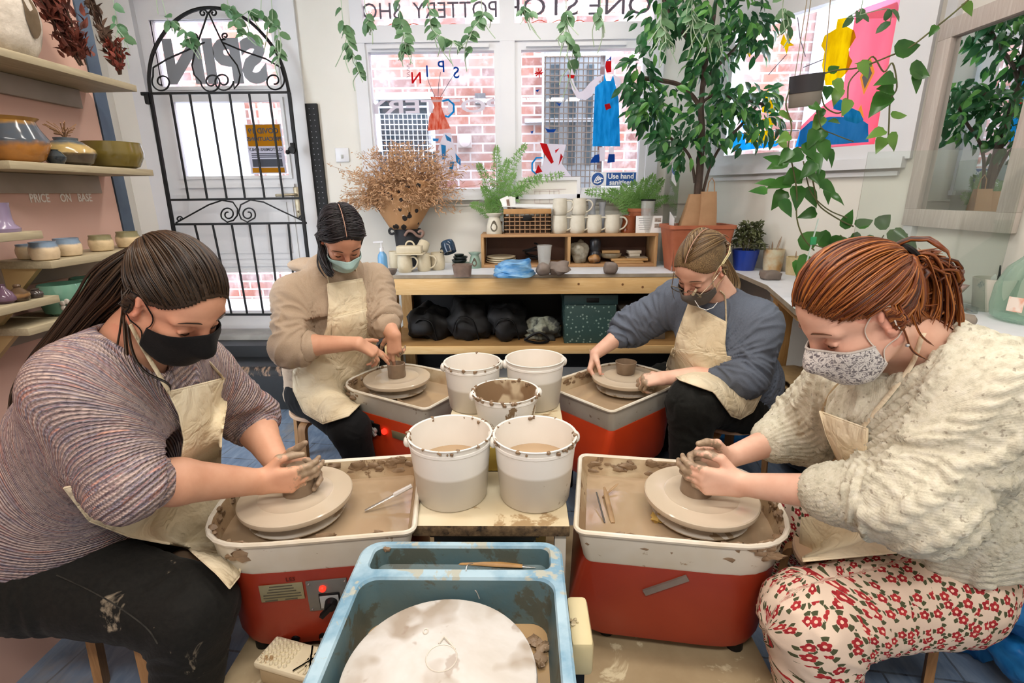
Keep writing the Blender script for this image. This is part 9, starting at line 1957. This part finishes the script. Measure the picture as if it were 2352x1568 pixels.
def ex4(root, SW, TO, F, J, P):
 patch('apron_bib', m_apron, root, [TO], [(1884, 945), (1900, 1000), (1922, 1050), (1940, 1072)], [(1992, 985), (1990, 1020), (1985, 1060), (1980, 1090)], nu=18, nv=20, off=.012, wr=.003, seed=5)
 patch('apron_skirt', m_apron, root, [TO], [(1842, 1190), (1838, 1245), (1846, 1288)], [(2250, 1140), (2225, 1205), (2165, 1258)], nu=44, nv=22, off=.016, wr=.008, seed=8)
 strap('apron_strap', m_apron, root, [SW, F], [(1974, 990), (2010, 945), (2055, 890), (2095, 835), (2115, 780), (2122, 765)], .006, .006); strap('apron_strap', m_apron, root, [SW, F], [(1888, 950), (1908, 905), (1935, 875), (1960, 855)], .005, .006)
 g = G(); g.ball(P(-.012, .077, -.062), .004, 8); g.build('ear_stud', m_screw, root)
T4_ = dict(name='sweater', r=(.165, .158, .148, .10), w=1.2, sl=(.100, .092, .066), cuff=dict(N=.44, F=.40), fold=.004, ncut=.070, scoop=1, cable=1, hem=(-.03, 0, .02), hf=.62)
person(4, 'person in cream cable-knit sweater, printed mask and auburn bun, cupping clay', dict(f=(-.76, .02, -.65), s=1.04),
 None, dict(N=dict(s='L', f=(-.96, .20, .02), n=(.12, 1, .0), c=[(30, 34, 22), (32, 34, 22), (32, 36, 24), (34, 36, 24)], t=TH_UP, clay=.40, sp=(1, 0, 0, 1), hs=1.05),
 F=dict(s='R', f=(-.90, -.12, .02), n=(-.05, -1, -.12), c=[(30, 34, 22), (30, 36, 24), (30, 36, 24), (32, 36, 24)], t=((.6, .72, .1), (.95, .25, .1), (.95, .0, .2)), clay=.36, sp=(2, 0, -2, -3), hs=1.05)),
 dict(skin=sk_b, top=knit_cable(), legs=floral(), brow=hair_mat('brow_auburn', '#4a2c1c', '#5d3a26', '#6f4830')), hair4, T4_, (.118, .098, .088, .009), mask4, ex4, .056)
def clay(label, c, r, h, prof=None, n=36, name='clay_ball'):
 t = thing(name, label, 'clay', c); g = G(); g.lathe([(a * r, b * h) for a, b in (prof or [(1.05, 0), (1.02, .12), (1, .35), (.9, .7), (.6, .95), (0, 1)])], c, n, wob=.012, cap=False); g.build(name + '_body', m_clay, t); return t
clay('lump of wet clay between cupped hands on striped knit wheel', V((C1.x + .005, C1.y + .01, HZ + .0003)), .041, .082); clay('lump of wet clay between cupped hands on floral trousers wheel', V((C4.x - .01, C4.y + .01, HZ + .0003)), .041, .082)
cyl_ = [(.95, 0), (1.0, .08), (.96, .5), (.98, 1.0), (.90, 1.02), (.84, .95), (.82, .25), (0, .2)]
clay('small freshly thrown clay cylinder under fingers of beige hoodie person', V((C2.x, C2.y, HZ + .0003)), .040, .062, cyl_, name='clay_cylinder'); clay('small thrown clay bowl standing behind fist on grey sweatshirt wheel', V((C3.x + .005, C3.y + .03, HZ + .0003)), .047, .055, [(.75, 0), (.85, .1), (1.0, 1.0), (.93, 1.02), (.80, .3), (0, .2)], name='clay_bowl')
stool((-.98, 1.13), rad(-25), 'wooden stool under person in striped mauve knit', .335); stool((-.97, 2.30), .5, 'wooden stool under person in beige hoodie', .31); stool((.90, 2.10), .2, 'wooden stool under person in blue-grey sweatshirt', .345); stool((.93, 1.19), .2, 'wooden stool with round seat edge showing, under floral trousers', .33)
cd = bpy.data.cameras.new('camera'); cam = bpy.data.objects.new('camera', cd); COL.objects.link(cam)
cam.matrix_world = Matrix.Translation(CAM_P) @ CAM_R.to_4x4()
cd.sensor_width = 36; cd.lens = 36 * F_PX / W_PX; cd.clip_start = .02
SC.camera = cam
w = bpy.data.worlds.new('World'); SC.world = w; w.use_nodes = True
nt = w.node_tree; bg = nt.nodes['Background']; bg.inputs[0].default_value = (.84, .91, 1.0, 1); bg.inputs[1].default_value = 8.5
def area(name, loc, size, power, col, rot=(0, 0, 0), sy=None):
 l = bpy.data.lights.new(name, 'AREA'); l.energy = power; l.color = col; l.shape = 'RECTANGLE'; l.size = size; l.size_y = sy or size
 o = bpy.data.objects.new(name, l); COL.objects.link(o); o.location = loc; o.rotation_euler = rot; return o
area('ceiling_or_fill_lamp', (-.65, 1.15, CEIL - .06), 1.2, 16, (1, .91, .79), sy=.16)
area('ceiling_or_fill_lamp', (.75, 1.0, CEIL - .06), 1.2, 13, (1, .95, .88), sy=.16)
area('ceiling_or_fill_lamp', (.2, 2.35, CEIL - .06), 1.2, 12, (1, .96, .90), sy=.16)
area('ceiling_or_fill_lamp', (0, -.55, CEIL - .25), 1.6, 34, (1, .95, .90), sy=.3)  # unseen fill light behind the camera, turned up to brighten the tray fronts
vs = SC.view_settings; vs.view_transform = 'Standard'; vs.look = 'None'; vs.exposure = 0.40; vs.gamma = 1.0; vs.use_curve_mapping = False
cy = SC.cycles; cy.max_bounces = 6; cy.diffuse_bounces = 3; cy.glossy_bounces = 3; cy.transmission_bounces = 4; cy.transparent_max_bounces = 10
cy.use_denoising = True; cy.use_adaptive_sampling = True; cy.adaptive_threshold = .045; cy.sample_clamp_indirect = 6; cy.caustics_reflective = False; cy.caustics_refractive = False
